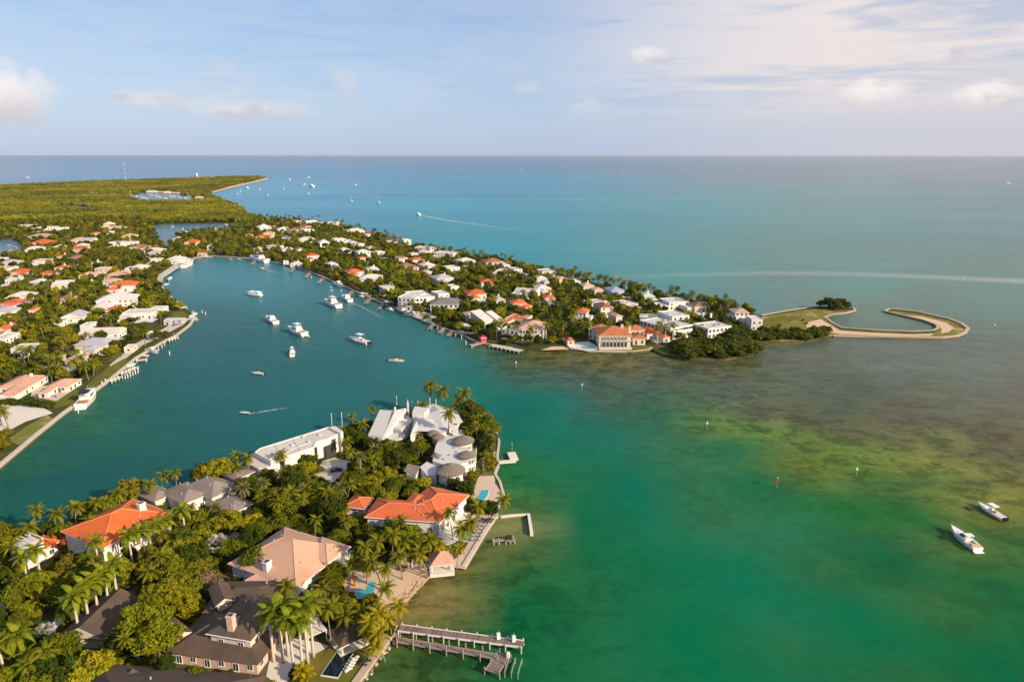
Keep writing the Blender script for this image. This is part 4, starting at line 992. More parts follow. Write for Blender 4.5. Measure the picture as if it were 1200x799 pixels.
# red-tiled house
RT, c, rz = house_px('low L-shaped house with bright red-orange tiled roof beside the pool terrace',
    [dict(A=(515.5, 613), B=(550, 580.5), dep=12, h=4.8, wm='white_stucco', roof='hip', rm='red_tile', pitch=18, near=True, cap='ridge_cap', faces='FR', step=3.0),
     dict(A=(427, 606.5), B=(512, 612.5), dep=9.6, h=4.4, wm='white_stucco', roof='hip', rm='red_tile', pitch=20, near=True, cap='ridge_cap', faces='FL', maxn=6),
     dict(A=(470, 594), B=(491, 597), dep=7.5, h=5.0, wm='white_stucco', roof='hip', rm='red_tile', pitch=20, near=True, faces='', vis=False)], short='red-tiled L-shaped house')
house_px('small red-tiled outbuilding with hip roof deep in the trees',
    [dict(A=(402, 594), B=(427, 597), dep=6.4, h=3.2, wm='white_stucco', roof='hip', rm='red_tile', pitch=20, near=True, cap='ridge_cap', faces='FR', maxn=2)], 'outbuilding', 'outbuilding', short='small red-tiled outbuilding')
# salmon house
SA, c, rz = house_px('large house with salmon-pink tiled hip roof and white deck above the beach',
    [dict(A=(347, 690), B=(410, 642), dep=19.5, h=4.8, wm='white_stucco', roof='hip', rm='salmon_tile', pitch=27, near=True, cap='salmon_cap', faces='FR', step=2.6, wh=(1.7, 1.6), drop=3.6),
     dict(A=(287, 681), B=(345, 689.5), dep=9.5, h=4.0, wm='cream_stucco', roof='hip', rm='salmon_tile', pitch=20, near=True, cap='salmon_cap', faces='F', maxn=4),
     dict(A=(384, 661), B=(411, 641), dep=8.5, h=5.9, wm='white_stucco', roof='hip', rm='salmon_tile', pitch=24, near=True, cap='salmon_cap', faces='FR', step=2.4)], short='salmon-roofed house')
chimney(SA, 312.5, 657, GZ + 8.4, 1.9, 1.5, 4.6)
dk = P2([(384, 668), (398, 656), (411, 644), (419, 641), (408, 656), (392, 670)], GZ + 2.6)
b = MB().use('white_paving').prism([loc_of(SA, *project(p)[:2], GZ + 2.6) for p in dk], 2.35, 2.6); b.build('deck', SA)
railing(SA, [loc_of(SA, *q, GZ + 2.6) for q in ((392, 670), (408, 656), (419, 641))], 1.0)
for q in ((392, 670), (408, 656), (419, 641)):
    x, y, zz = loc_of(SA, *q, GZ + 2.6); MB().use('frame_white').box(-.15, .15, -.15, .15, -.2, 2.35).build('post', SA, (x, y, 0))
# dark shingled house
DK, c, rz = house_px('dark brown shingled house of several hipped wings with pinkish chimney',
    [dict(A=(241, 743), B=(294, 752), dep=12, h=7.0, wm='cream_stucco', roof='hip', rm='dark_shingle', pitch=22, near=True, faces='FR', fascia='frame_white'),
     dict(A=(195, 764), B=(302, 779), dep=13, h=3.2, wm='pink_stucco', roof='hip', rm='dark_shingle', pitch=26, near=True, faces='FR', fascia='wood_brown'),
     dict(A=(237, 718), B=(324, 717), dep=10, h=4.4, wm='cream_stucco', roof='hip', rm='dark_shingle', pitch=22, near=True, faces='R', fascia='wood_brown'),
     dict(A=(206, 752), B=(226, 741), dep=7, h=4.6, wm='cream_stucco', roof='gable', rm='dark_shingle', pitch=30, near=True, faces='', fascia='wood_brown', vis=False),
     dict(A=(252, 712), B=(276, 704), dep=7, h=6.6, wm='cream_stucco', roof='gable', rm='dark_shingle', pitch=30, near=True, faces='', fascia='wood_brown', vis=False)], short='dark-shingled house')
chimney(DK, 270, 720, GZ + 11.6, 1.5, 1.4, 4.0, 'pink_stucco')
x, y, zz = loc_of(DK, 309, 764, GZ + 2.2)
b = MB().use('wood_brown')
for i in range(8): b.box(-.1, .1, -.1 , .1, 0, 2.1 , Matrix.Translation((i * .55, i * 1.1, 0)))
b.box(-.15, .15, -.6, 10.4, 2.1, 2.25, Matrix.Rotation(-.46, 4, 'Z')); b.build('pergola_screen', DK, (x, y, 0), .35)
house_px('dark brown gabled house beside the royal palm drive',
    [dict(A=(121, 750), B=(168, 702), dep=9, h=3.0, wm='cream_stucco', roof='gable', rm='dark_shingle', pitch=26, near=True, faces='F', maxn=3, fascia='wood_brown'),
     dict(A=(150, 718), B=(186, 717), dep=7, h=3.0, wm='cream_stucco', roof='hip', rm='dark_shingle', pitch=26, near=True, faces='', fascia='wood_brown')], short='dark gabled house')
house_px('broad dark brown roofed house with dormers below the royal palms',
    [dict(A=(28, 872), B=(250, 892), dep=17, h=4.5, wm='cream_stucco', roof='hip', rm='dark_shingle', pitch=26, near=True, faces='', fascia='wood_brown'),
     dict(A=(96, 838), B=(128, 842), dep=9, h=5.4, wm='cream_stucco', roof='gable', rm='dark_shingle', pitch=28, near=True, faces='F', maxn=1, fascia='wood_brown')], short='broad dark-roofed house')

# pavilions by the water
def pavilion(label, px, py, z, r, hgt, rm, rz, post='frame_white', floor=0.3, short='pavilion', name='gazebo', rail=False):
    r *= K
    p = at(px, py, GZ + z); root = empty(name, (p.x, p.y, GZ), rz, label, 'gazebo'); HOUSES.append((p.x, p.y, short))
    rb, caps = roof_build('pyramid', r * 1.7, r * 1.7, math.degrees(math.atan2(hgt, r)), r * .15, rm, None, True); rb.build('roof', root, (0, 0, z))
    for sx in (-1, 1):
        for sy in (-1, 1): MB().use(post).box(-.16, .16, -.16, .16, floor, z - .002).build('post', root, (sx * r * .8, sy * r * .8, 0))
    MB().use('white_paving').box(-r, r, -r, r, -.3, floor - .004).build('floor', root)
    if rail: railing(root, [(-r, r, floor), (-r, -r, floor), (r, -r, floor), (r, r, floor)], .9)
    reserve(p, rz, r * 2, r * 2, GZ + z); return root
pavilion('white beach gazebo with salmon pyramid roof and railed deck at the water', 517, 655, 3.0, 2.7, 2.4, 'salmon_tile', R(10), rail=True, short='salmon-roofed gazebo', floor=.7)
dkr = empty('boardwalk', tuple(at(502, 664, GZ).xy) + (GZ,), R(-2), 'white railed boardwalk leading from the beach to the gazebo', 'boardwalk')
MB().use('white_paving').box(-4.5, 2.0, -1.2, 1.2, -.4, .5).build('deck', dkr); railing(dkr, [(-4.5, 1.2, .5), (-4.5, -1.2, .5), (2.0, -1.2, .5)], .9); railing(dkr, [(-4.5, 1.2, .5), (2.0, 1.2, .5)], .9)
pavilion('dark pyramid-roofed cabana at the head of the black lap pool', 408, 742, 2.3, 3.0, 2.2, 'dark_shingle', R(38), 'cream_stucco', .25, 'dark-roofed cabana', 'cabana')
sh = empty('shade_canopy', tuple(at(366, 735, GZ + 3).xy) + (GZ,), R(38), 'flat cream shade canopy on posts beside the royal palms', 'canopy')
MB().use('white_paving').box(-2.4, 2.4, -3.0, 3.0, 3.0, 3.2).build('roof', sh)
for sx in (-2.2, 2.2):
    for sy in (-2.8, 2.8): MB().use('frame_white').box(-.1, .1, -.1, .1, -.1, 2.998).build('post', sh, (sx, sy, 0))
reserve(Vector(sh.location), R(38), 4.8, 6, GZ + 3.2, 1)

# pools: basin rim + water
def pool(label, px, m, rim='white_paving', w=.45, z=GZ + .14, name='swimming_pool'):
    pts = P2(px, z); c_ = sum(pts, Vector()) / len(pts); root = empty(name, (c_.x, c_.y, GZ), 0, label, 'pool')
    lp = [p - c_ for p in pts]; big = [p + p.normalized() * w for p in lp]
    MB().use(rim).prism(big, -.2, .13).build('coping', root)
    MB().use(m).sheet(lp, .15).build('water', root); KEEP.append(pts); VIS.append((px, min(project(p)[2] for p in pts) - 1)); return root
pool('small turquoise swimming pool on the terrace beside the thatched villa', [(559, 584), (564, 574), (573, 573), (571, 581), (566, 587)], 'pool_water')
pool('turquoise kidney pool beside orange loungers behind the beach', [(417, 695), (419, 690), (428, 691), (434, 681), (441, 682), (438, 692), (430, 699), (421, 700)], 'pool_water', 'patio_stone')
pool('long black lap pool with pale coping in the lawn', [(400, 756), (416.5, 759.5), (396, 793), (377, 790)], 'dark_pool')
pool('pale green plunge pool between palms on the terrace', [(541, 627), (547, 623), (555, 627), (551, 634), (543, 633)], 'spa_water')
pool('blue swimming pool in front of the salmon-roofed mainland house', [(41, 462), (50, 463.5), (67, 466), (66, 463), (54, 461), (44, 460.5)], 'blue_pool')
pool('turquoise pool beside the arcaded mansion', [(680, 406), (694, 405), (701, 406.5), (698, 409), (684, 408.5)], 'pool_water')
pool('narrow blue pool on the mainland terrace point', [(200, 383), (202, 378), (213, 376), (214, 380)], 'blue_pool')
# ================================================================== HOUSES ACROSS THE WATER
O_, RD, SL, BR, PT, WR, OW, GS, DS, SLT, LV, MT, GR, BLU = 'orange_tile', 'red_tile', 'salmon_tile', 'brown_tile', 'pale_tile', 'white_roof', 'offwhite_roof', 'grey_shingle', 'dark_shingle', 'slate_roof', 'lavender_roof', 'metal_roof', 'green_roof', 'blue_roof'
Wt, Cr, Pk, Gy = 'white_stucco', 'cream_stucco', 'pink_stucco', 'grey_stucco'
SPIT_H = [  # photo x, y of the roof, width px, depth m, turn, height, roof, roof colour, walls, own label
 (309,266,16,13,30,6.5,'pyramid',WR,Wt,'white house with a tall pointed white pyramid roof'),(329,269,12,12,30,4,'hip',WR,Wt,None),(346,269,15,13,30,5,'hip',BR,Wt,None),(360,269,14,12,30,6,'flat',WR,Wt,None),
 (364,259,13,12,30,5,'flat',OW,Wt,None),(386,261,25,16,20,5,'flat',OW,Cr,None),(292,275,9,10,25,4,'hip',O_,Cr,None),(309,277,18,11,15,4,'hip',O_,Cr,'long low house with orange roof behind the lagoon head'),
 (335,278,11,11,25,4,'hip',SLT,Gy,None),(359,280,19,12,25,4,'hip',OW,Cr,None),(379,284,13,12,30,6,'pyramid',WR,Wt,None),(397,280,14,12,30,6,'flat',WR,Wt,None),(409,282,8,10,30,4,'flat',WR,Wt,None),
 (403,292,12,11,30,4,'hip',OW,Wt,None),(337,292,15,11,25,4,'hip',OW,Gy,None),(352,293,12,11,25,4,'gable',PT,Wt,None),(365,299,15,12,30,6.4,'hip',O_,Wt,'two-storey white house with orange hip roof near the moored big yacht'),
 (347,309,15,9,20,3,'hip',OW,Wt,'low pale-roofed boathouse beside the lagoon seawall'),(335,306,6,6,20,3.5,'flat',WR,Wt,None),(388,309,13,11,30,4,'hip',WR,Wt,None),
 (416,270,21,14,25,5,'hip',OW,Wt,None),(431,274,10,10,25,4,'hip',BR,Cr,None),(413,284,10,10,30,5,'gable',WR,Wt,None),(422,286,9,9,30,5,'gable',PT,Wt,None),(434,290,11,10,30,5.5,'hip',PT,Wt,None),(445,295,9,9,30,6,'flat',WR,Wt,None),
 (424,302,9,9,30,4,'hip',O_,Cr,None),(457,281,19,14,25,4.5,'hip',DS,Cr,'broad brown-roofed house facing the open sea'),(476,281,9,9,25,7,'flat',WR,Wt,None),
 (499,290,22,13,-22,7,'flat',WR,Wt,'long white flat-roofed modern block facing the open sea'),(524,296,26,14,-22,7,'flat',WR,Wt,'larger of two joined white modern blocks facing the open sea'),
 (484,297,10,9,30,4,'hip',PT,Cr,None),(470,302,12,11,32,6,'hip',SL,Wt,None),(487,304,17,12,32,4.5,'hip',O_,Wt,None),(500,310,17,12,32,4.5,'hip',OW,Gy,None),(476,311,18,12,32,4,'hip',BR,Pk,'rambling brown-roofed house with pink walls amid the spit'),
 (545,305,21,12,25,5,'hip',WR,Wt,None),(528,313,17,11,30,6.4,'flat',WR,Wt,None),(518,325,23,14,28,5,'hip',LV,Wt,'white house with broad pale grey hip roof amid lawns'),(500,318,9,9,30,4,'hip',OW,Gy,None),
 (435,325,28,13,10,4,'hip',WR,Wt,'long low house with bright white hip roof on the lagoon side'),(453,336,15,10,30,6.4,'slab',WR,Gy,'tiered grey house with overhanging white slab roofs'),
 (516,343,15,11,32,7.5,'flat',WR,Wt,'tall white cube house behind the three-storey waterfront villa'),
 (530,335,11,9,30,3.5,'flat',WR,Wt,None),(557,343,24,13,15,4.5,'hip',O_,Cr,'low orange-roofed house beside the grey slate villa'),(583,350,14,12,25,4.5,'hip',LV,Gy,None),
 (552,368,19,10,20,4,'hip',PT,Cr,'tan-tiled waterfront house with thatch-coloured terrace'),(565,374,16,11,45,5,'shed',OW,Gy,'angular grey house with pale sloping roofs by the docks'),(580,374,10,10,45,4.5,'shed',OW,Gy,None),
 (577,306,23,14,20,6,'hip',BR,Pk,'brown-red roofed house with chimney facing the open sea'),(590,310,12,11,20,5,'flat',WR,Wt,None),(592,317,19,11,-20,4.5,'flat',WR,Wt,None),(604,315,11,10,25,6,'flat',LV,Wt,None),(612,321,10,9,25,4,'hip',OW,Cr,None),
 (640,317,17,11,20,6.4,'flat',WR,Wt,'boxy white two-storey house among seafront palms'),(629,319,7,8,20,4,'flat',WR,Wt,None),(657,326,13,12,20,5,'hip',PT,Cr,None),(672,329,13,11,20,4,'hip',OW,Cr,None),(687,334,15,11,15,4.5,'hip',PT,Cr,None),(699,339,13,10,15,4,'hip',PT,Pk,None),
 (618,341,28,10,-25,4.5,'gable',OW,Wt,'long narrow white-roofed house amid the spit'),(607,354,18,11,12,5,'hip',RD,Wt,'vivid red-orange roofed house in the middle of the spit'),(616,359,13,9,-35,4.6,'hip',RD,Wt,None),(643,348,14,9,10,4,'hip',O_,Cr,None),(640,355,13,9,25,4,'hip',LV,Gy,None),
 (707,358,18,13,15,6.2,'hip',BR,Cr,'tall russet-roofed house with cream walls behind the arcaded mansion'),(721,369,10,10,20,5,'hip',SL,Cr,None),(720,339,18,13,15,5,'hip',BLU,Gy,'house with blue-grey metal hip roof near the seafront'),(757,346,17,12,5,4.5,'hip',GR,Wt,'house with pale green hip roof near the seafront'),
 (790,352,26,13,15,6,'flat',WR,Wt,'white tiered modern house behind the big white complex'),(774,357,15,10,15,4,'flat',WR,Wt,None),(817,357,17,11,10,5,'hip',BR,Cr,'small russet-roofed house among palms behind the white complex'),
 (667,398,9,7,10,3.2,'pyramid',O_,Cr,'small orange-roofed cabana beside the mansion pool'),(545,381,9,7,25,3,'slab',WR,Cr,'white flat-topped dock shelter on the lagoon edge'),
]
MAIN_H = [
 (52,284,24,17,5,5,'hip',RD,Wt,'large white house with vivid orange-red hip roof beyond the canal'),(35,264,22,14,0,4,'flat',OW,Cr,None),(60,266,26,14,5,4,'flat',OW,Cr,None),(77,267,10,10,5,4,'flat',WR,Wt,None),(50,276,22,12,0,4,'hip',PT,Pk,None),
 (128,262.5,10,12,5,8,'pyramid',OW,Cr,'cream house with domed pale roof near the mangroves'),(136,267,24,12,5,4,'hip',PT,Cr,None),(131,271,7,9,5,4,'flat',WR,Wt,None),(138,284,16,12,8,5,'flat',WR,Wt,None),(152,284,16,13,8,6,'flat',WR,Wt,'white boxy modern house between back lagoon and drive'),
 (14,307,20,12,10,4,'hip',LV,Wt,'pale grey roofed house beside the canal'),(1,303,10,10,0,5,'flat',WR,Wt,None),(74,300,10,10,10,4,'hip',O_,Cr,None),(92,301,13,11,10,4,'hip',BR,Cr,None),(27,318,22,12,8,4,'hip',RD,Cr,None),
 (73,313,13,11,12,5.5,'hip',O_,Wt,None),(84,311,10,10,12,4,'hip',DS,Cr,None),(56,320,16,11,8,4,'hip',O_,Wt,None),(47,330,19,12,-8,4.5,'hip',WR,Wt,'white house with bright white hip roof amid mainland trees'),(17,327,12,10,0,4,'flat',WR,Wt,None),
 (28,345,25,11,6,4,'hip',OW,Wt,None),(19,354,24,12,-8,4.5,'hip',RD,Wt,'wide house with vivid red-orange roof at the mainland edge of trees'),(8,363,24,11,5,4.5,'hip',LV,Wt,None),(40,362,8,8,10,4,'hip',O_,Cr,None),(80,348,15,11,15,4,'hip',BR,Cr,None),
 (139,349,42,17,14,6.2,'hip',WR,Wt,'big white house with broad bright white hip roof facing the lagoon'),(148,333,32,13,8,5.5,'hip',RD,Wt,'white house with long red-orange roof behind the big white-roofed one'),(139,321,22,13,8,4.5,'hip',SL,Pk,'pink low-roofed house among mainland trees'),(157,314,15,11,8,6,'flat',WR,Wt,None),
 (136,362,20,9,14,3.2,'hip',O_,Cr,None),(165,289,19,12,5,4,'hip',BR,Cr,None),(182,293,22,12,5,4,'hip',OW,Cr,None),(207,303,19,13,5,4,'hip',WR,Wt,'white-roofed house at the head of the lagoon'),(181,304,17,10,12,3.5,'flat',WR,Wt,None),(164,313,20,13,8,5,'hip',WR,Wt,None),
 (226,283,16,13,5,5,'hip',O_,Cr,'house with bright orange hip roof between the two lagoons'),(209,279,10,10,5,4,'hip',PT,Cr,None),(247,288,8,10,15,5,'gable',WR,Wt,None),(239,297,12,8,5,3,'flat',SL,Pk,'pink quay building at the lagoon head'),
 (6,394,17,12,5,7,'flat',WR,Wt,'white two-storey flat-roofed house at the mainland roadside'),(2,373,10,9,0,4,'hip',O_,Cr,None),(121,388,46,10,6,4,'gable',OW,Wt,'very long low house with pale gabled roof'),(104,380,11,9,6,4,'flat',WR,Wt,None),(115,401,42,12,-4,4.2,'hip',LV,Cr,'long house with lavender-grey roof above the docks'),
 (66,419,13,9,10,3.6,'hip',PT,Cr,None),(91,419,20,10,5,3.6,'hip',PT,Cr,'tan-roofed house screened by coconut palms'),(28,447,36,15,8,3.6,'hip',SL,Wt,'large pale salmon-roofed house with white walls beside the blue pool'),(75,449,27,10,4,3.2,'hip',SL,Wt,None),
 (12,460,20,12,8,3.2,'gable',SL,Wt,None),(165,365,34,12,8,4.5,'flat',WR,Wt,'sprawling white flat-roofed house on the lagoon point'),(186,361,16,9,8,4,'flat',WR,Wt,None),(205,374,22,5,4,3.2,'slab',WR,Gy,'white flat open pavilion over dark bays on the terrace point'),
 (153,406,10,6,10,3.2,'flat',WR,Cr,'small white boat hut above the docks, beside the lawn'),(179,390,10,6,10,3.4,'flat',WR,Cr,'small white boat hut with dark opening on the lagoon terrace'),(113,308,9,9,10,4,'hip',OW,Cr,None),(97,287,12,10,5,4,'hip',OW,Cr,None),(70,289,12,10,5,4,'hip',WR,Wt,None),
]
SHORT = {'white house with a tall pointed white pyramid roof': 'pointed white-roofed house', 'large white house with vivid orange-red hip roof beyond the canal': 'canal house', 'big white house with broad bright white hip roof facing the lagoon': 'big white-roofed house',
         'white house with broad pale grey hip roof amid lawns': 'pale grey-roofed house', 'brown-red roofed house with chimney facing the open sea': 'brown-red roofed house', 'house with pale green hip roof near the seafront': 'green-roofed house', 'house with blue-grey metal hip roof near the seafront': 'blue-grey roofed house',
         'house with bright orange hip roof between the two lagoons': 'orange house between lagoons', 'long low house with bright white hip roof on the lagoon side': 'long white-roofed house', 'vivid red-orange roofed house in the middle of the spit': 'vivid orange-roofed house', 'white boxy modern house between back lagoon and drive': 'boxy modern house',
         'two-storey white house with orange hip roof near the moored big yacht': 'house by the big yacht', 'wide house with vivid red-orange roof at the mainland edge of trees': 'wide vivid-roofed house', 'long white flat-roofed modern block facing the open sea': 'joined modern blocks', 'long house with lavender-grey roof above the docks': 'lavender-roofed house',
         'cream house with domed pale roof near the mangroves': 'domed cream house'}
RN = {O_: 'orange tiled', RD: 'red-orange tiled', SL: 'salmon tiled', BR: 'brown tiled', PT: 'tan tiled', WR: 'white', OW: 'off-white', GS: 'grey shingled', DS: 'dark brown', SLT: 'slate grey', LV: 'pale grey', MT: 'metal', GR: 'pale green', BLU: 'blue-grey'}
WN = {Wt: 'white', Cr: 'cream', Pk: 'pink', Gy: 'grey'}
def polydist(p, pl): 
    best = 1e9
    for a, b_ in zip(pl, pl[1:]):
        d = b_ - a; t = max(0, min(1, (p - a).dot(d) / max(d.dot(d), 1e-6))); best = min(best, (a + d * t - p).length)
    return best
LS, LN, LM = P2(SPIT_S), P2(SPIT_N), P2(SHORE)
landm = []; used = {}; YN = [0]
def place(region, c):
    c = Vector((c.x, c.y, 0))
    if region == 'spit': return 'on the lagoon side of the spit' if polydist(c, LS) < 55 else ('on the sea side of the spit' if polydist(c, LN) < 55 else 'in the middle of the spit')
    return 'on the mainland waterfront' if polydist(c, LM) < 55 else 'inland on the mainland'
def mid_house(q, region):
    px, py, wpx, dep, rot, h, roof, rm, wm, lab = q; h *= .86; z = GZ + h; c = at(px, py, z); k = mpp(py, z); w = wpx * k * .97; rz = R(rot); dep *= K
    far = c.y > 620 * K
    root = empty('house', (c.x, c.y, GZ), rz, None, 'house', 'houses on the wooded spit' if region == 'spit' else 'houses on the mainland')
    over = .5 if roof != 'flat' else 0
    w = max(4, w - 2 * over); dep = max(4, dep - 2 * over)
    wing(root, c, rz, 0, 0, 0, w, dep, 0, h, wm, roof, rm, 20 if roof != 'pyramid' else 30, over, False, 3.4 if not far else 4.5, (1.6, 1.5) if not far else (2.0, 1.7), None, 'frame_white', .15, 'FRL', 16 if not far else 7, vis=True)
    rr = random.Random(int(px * 13 + py))
    ca, sa = math.cos(rz), math.sin(rz); sd_ = rr.choice((-.15, 0, .15)) * w; y1 = -dep / 2 - .8; y0 = y1 - rr.uniform(7, 12) * (1.3 if far else 1); yd = []
    for lx, ly in ((sd_ - w * .55, y0), (sd_ + w * .55, y0), (sd_ + w * .55, y1), (sd_ - w * .55, y1)): yd.append(Vector((c.x + lx * ca - ly * sa, c.y + lx * sa + ly * ca, 0)))
    if all(inside(p.x, p.y, main) for p in yd) and not any(inside(p.x, p.y, k) for p in yd for k in KEEP[:-1]):
        u = rr.random(); nm_, m_ = ('lawn', 'lawn') if u < .45 else (('patio', 'white_paving') if u < .8 else ('driveway', 'concrete'))
        YN[0] += 1; tag(MB().use(m_).sheet(yd, GZ + .03 + .0011 * YN[0]).build(nm_), kind='structure'); KEEP.append(yd)
        if .35 < u < .62: VIS.append((hull([project((p.x, p.y, GZ)) for p in yd]), min(project(p)[2] for p in yd) - 1))
    if w > 10 and rr.random() < .85:        # a side wing
        sw, sdp = w * .42, dep * .7; s = rr.choice((-1, 1))
        wing(root, c, rz, s * w * .25, -dep / 2 - sdp / 2 + .3, 0, sw, sdp, 0, min(h, 3.6) * .9, wm, roof if roof in ('hip', 'flat') else 'flat', rm, 18, over, False, 3.4, (1.6, 1.5), None, 'frame_white', .2, 'FR', 4, vis=False)
    if roof in ('hip', 'gable') and rr.random() < .25 and not far: MB().use(wm).box(-.6, .6, -.5, .5, 0, 2.6).build('chimney', root, (w * .2, dep * .12, h + .8))
    if rr.random() < .5 and not far: MB().use('wood_brown').box(-.6, .6, -.08, .02, 0, 2.2).build('door', root, (w * .08, -dep / 2 - .04, 0))
    if not lab:
        st = 'two-storey' if h > 5.8 else ''; sz = 'small' if w < 11 else ('broad' if w > 17 else '')
        rt = {'hip': 'hip', 'flat': 'flat', 'gable': 'gabled', 'pyramid': 'pyramid', 'shed': 'sloping', 'slab': 'slab'}[roof]
        lab = ' '.join(f'{sz} {st} {WN[wm]} house with {RN[rm]} {rt} roof'.split()); full = lab + ' ' + place(region, c)
        if full in used and landm:
            n = min(landm, key=lambda t: (t[0] - c.x) ** 2 + (t[1] - c.y) ** 2); full = ' '.join((lab + ' near the ' + n[2]).split()[:16])
        lab = full
    else: HOUSES.append((c.x, c.y, SHORT.get(lab, ' '.join(w for w in lab.split() if w not in ('with', 'a')) if len(lab.split()) < 7 else 'x')))
    used[lab] = 1; root['label'] = lab
    return root
for q in SPIT_H + MAIN_H:
    if q[9] in SHORT: p = at(q[0], q[1], 5); landm.append((p.x, p.y, SHORT[q[9]]))
for q in SPIT_H: mid_house(q, 'spit')
for q in MAIN_H: mid_house(q, 'main')
# the smaller houses between them
rh = random.Random(77); more = 0
for t_ in range(2600):
    if more >= 34: break
    reg = 'main' if rh.random() < .5 else 'spit'
    px, py = (rh.uniform(0, 262), rh.uniform(264, 436)) if reg == 'main' else (rh.uniform(290, 760), rh.uniform(262, 398))
    p = at(px, py, GZ); w, d = rh.uniform(11, 19), rh.uniform(9, 13); rot = rh.choice((-25, 10, 20, 30, 35)) if reg == 'spit' else rh.uniform(-5, 15)
    cs = [Vector((p.x + a * (w / 2 + 2), p.y + b_ * (d * K / 2 + 2), 0)) for a in (-1, 0, 1) for b_ in (-1, 0, 1)]
    if not all(inside(q.x, q.y, main) for q in cs) or any(inside(q.x, q.y, k) for q in cs for k in KEEP) or any(inside(q.x, q.y, k) for q in cs for k in ponds.values()) or inside(p.x, p.y, parkp): continue
    if any(inside(k[j].x, k[j].y, [cs[0], cs[6], cs[8], cs[2]]) for k in KEEP for j in range(len(k))) or min(polydist(Vector((p.x, p.y, 0)), l) for l in (LS, LN, LM)) < 11: continue
    if inside(p.x, p.y, P2([(772,418),(893,418),(905,392),(850,388),(770,392)])): continue
    h = rh.choice((3.8, 4.2, 5.0, 6.4)); z = GZ + h * .86; q = project((p.x, p.y, z))
    mid_house((q[0], q[1], w / mpp(q[1], z), d, rot, h, rh.choice(('hip', 'hip', 'hip', 'flat', 'flat', 'gable')), rh.choice((O_, RD, BR, PT, PT, WR, WR, WR, OW, OW, LV, SL)), rh.choice((Wt, Wt, Wt, Cr, Cr, Pk)), None), reg); more += 1
print('MORE HOUSES', more)

# three-storey white waterfront villa
house_px('white three-storey waterfront villa with open balconies behind the sportfishing boats',
  [dict(A=(486, 350), B=(499, 344), dep=11, h=9.4, wm='white_stucco', roof='flat', rm='white_roof', near=False, step=2.6, wh=(1.9, 2.0), faces='FRL', skip=0),
   dict(A=(474, 342.5), B=(487, 350), dep=12, h=9.0, wm='white_stucco', roof='flat', rm='white_roof', near=False, step=2.8, wh=(2.0, 2.1), faces='FRL', skip=0)], 'villa', short='three-storey white villa')
GS_, c, rz = house_px('white two-storey villa under a wide slate-grey hip roof on the lagoon edge',
  [dict(A=(503, 357.5), B=(538, 357), dep=17, h=6.4, wm='white_stucco', roof='hip', rm='slate_roof', pitch=18, near=False, step=2.8, wh=(1.9, 1.9), faces='FRL', skip=.1)], 'villa', short='slate-roofed villa')
# salmon mansion with tall colonnade
SM, c, rz = house_px('salmon hip-roofed mansion with white columned two-storey front by the pier',
  [dict(A=(607, 385), B=(638, 386), dep=14, h=7.4, wm='white_stucco', roof='hip', rm='salmon_tile', pitch=22, near=False, step=2.4, wh=(1.5, 2.2), faces='FRL', skip=0),
   dict(A=(588, 386), B=(608, 388), dep=9, h=6.0, wm='white_stucco', roof='flat', rm='white_roof', near=False, step=2.4, wh=(1.5, 2.0), faces='F', skip=0)], 'mansion', short='colonnaded salmon mansion')
for i in range(7): MB().use('white_stucco').tube([(-5.5 + i * 1.85, -9.9, -.2), (-5.5 + i * 1.85, -9.9, 6.6)], .22, 8).build('column', SM)
MB().use('white_stucco').box(-6.2, 6.2, -10.3, -8.05, 6.6, 6.95).box(-6.2, 6.2, -10.3, -8.05, 3.2, 3.4).build('balcony', SM)
OV, c, rz = house_px('white villa with small orange roof and tall arched terraces amid palms',
  [dict(A=(673, 366), B=(688, 367), dep=9, h=7.2, wm='white_stucco', roof='hip', rm='orange_tile', pitch=24, near=False, step=2.2, wh=(1.3, 2.2), faces='FRL', skip=0),
   dict(A=(668, 371), B=(692, 373), dep=6, h=4.2, wm='white_stucco', roof='flat', rm='white_roof', near=False, step=2.2, wh=(1.3, 2.2), faces='FR', skip=0)], 'villa', short='orange-topped white villa')
# arcaded mansion
AM, c, rz = house_px('large cream mansion with red tiled roofs and a row of arched windows on the water',
  [dict(A=(701, 394), B=(741, 394), dep=16, h=7.4, wm='cream_stucco', roof='hip', rm='russet_tile', pitch=22, near=False, step=2.9, wh=(1.4, 1.6), faces='FR', skip=0, nowin=True),
   dict(A=(688, 385), B=(706, 388), dep=10, h=6.6, wm='cream_stucco', roof='hip', rm='russet_tile', pitch=20, near=False, step=2.6, wh=(1.5, 1.7), faces='FL'),
   dict(A=(738, 388), B=(757, 387), dep=10, h=6.8, wm='cream_stucco', roof='hip', rm='russet_tile', pitch=20, near=False, step=2.6, wh=(1.5, 1.7), faces='FR'),
   dict(A=(741, 397), B=(758, 397), dep=9, h=4.2, wm='cream_stucco', roof='hip', rm='russet_tile', pitch=18, near=False, step=2.2, wh=(1.5, 2.2), faces='FR')], 'mansion', short='arcaded mansion')
w_am = max(v.co.x for v in AM.children[0].data.vertices)
d_am = max(v.co.y for v in AM.children[0].data.vertices)
def arch_mesh(w, h):
    pts = [(-w / 2, 0), (w / 2, 0)] + [(w / 2 * math.cos(a), h - w / 2 + w / 2 * math.sin(a)) for a in np.linspace(0, math.pi, 9)]
    f = MB().use('frame_white'); g = [(x * 1.16, z * 1.05 - .05 * (z < .1)) for x, z in pts]
    f.face([(x, -.05, z) for x, z in g]); n_ = len(g)
    for i in range(n_): j = (i + 1) % n_; f.face([(g[j][0], -.05, g[j][1]), (g[i][0], -.05, g[i][1]), (g[i][0], .03, g[i][1]), (g[j][0], .03, g[j][1])])
    p = MB().use('glass').face([(x, -.07, z) for x, z in pts]); return f.mesh('window'), p.mesh('pane')
am = arch_mesh(1.6, 3.0)
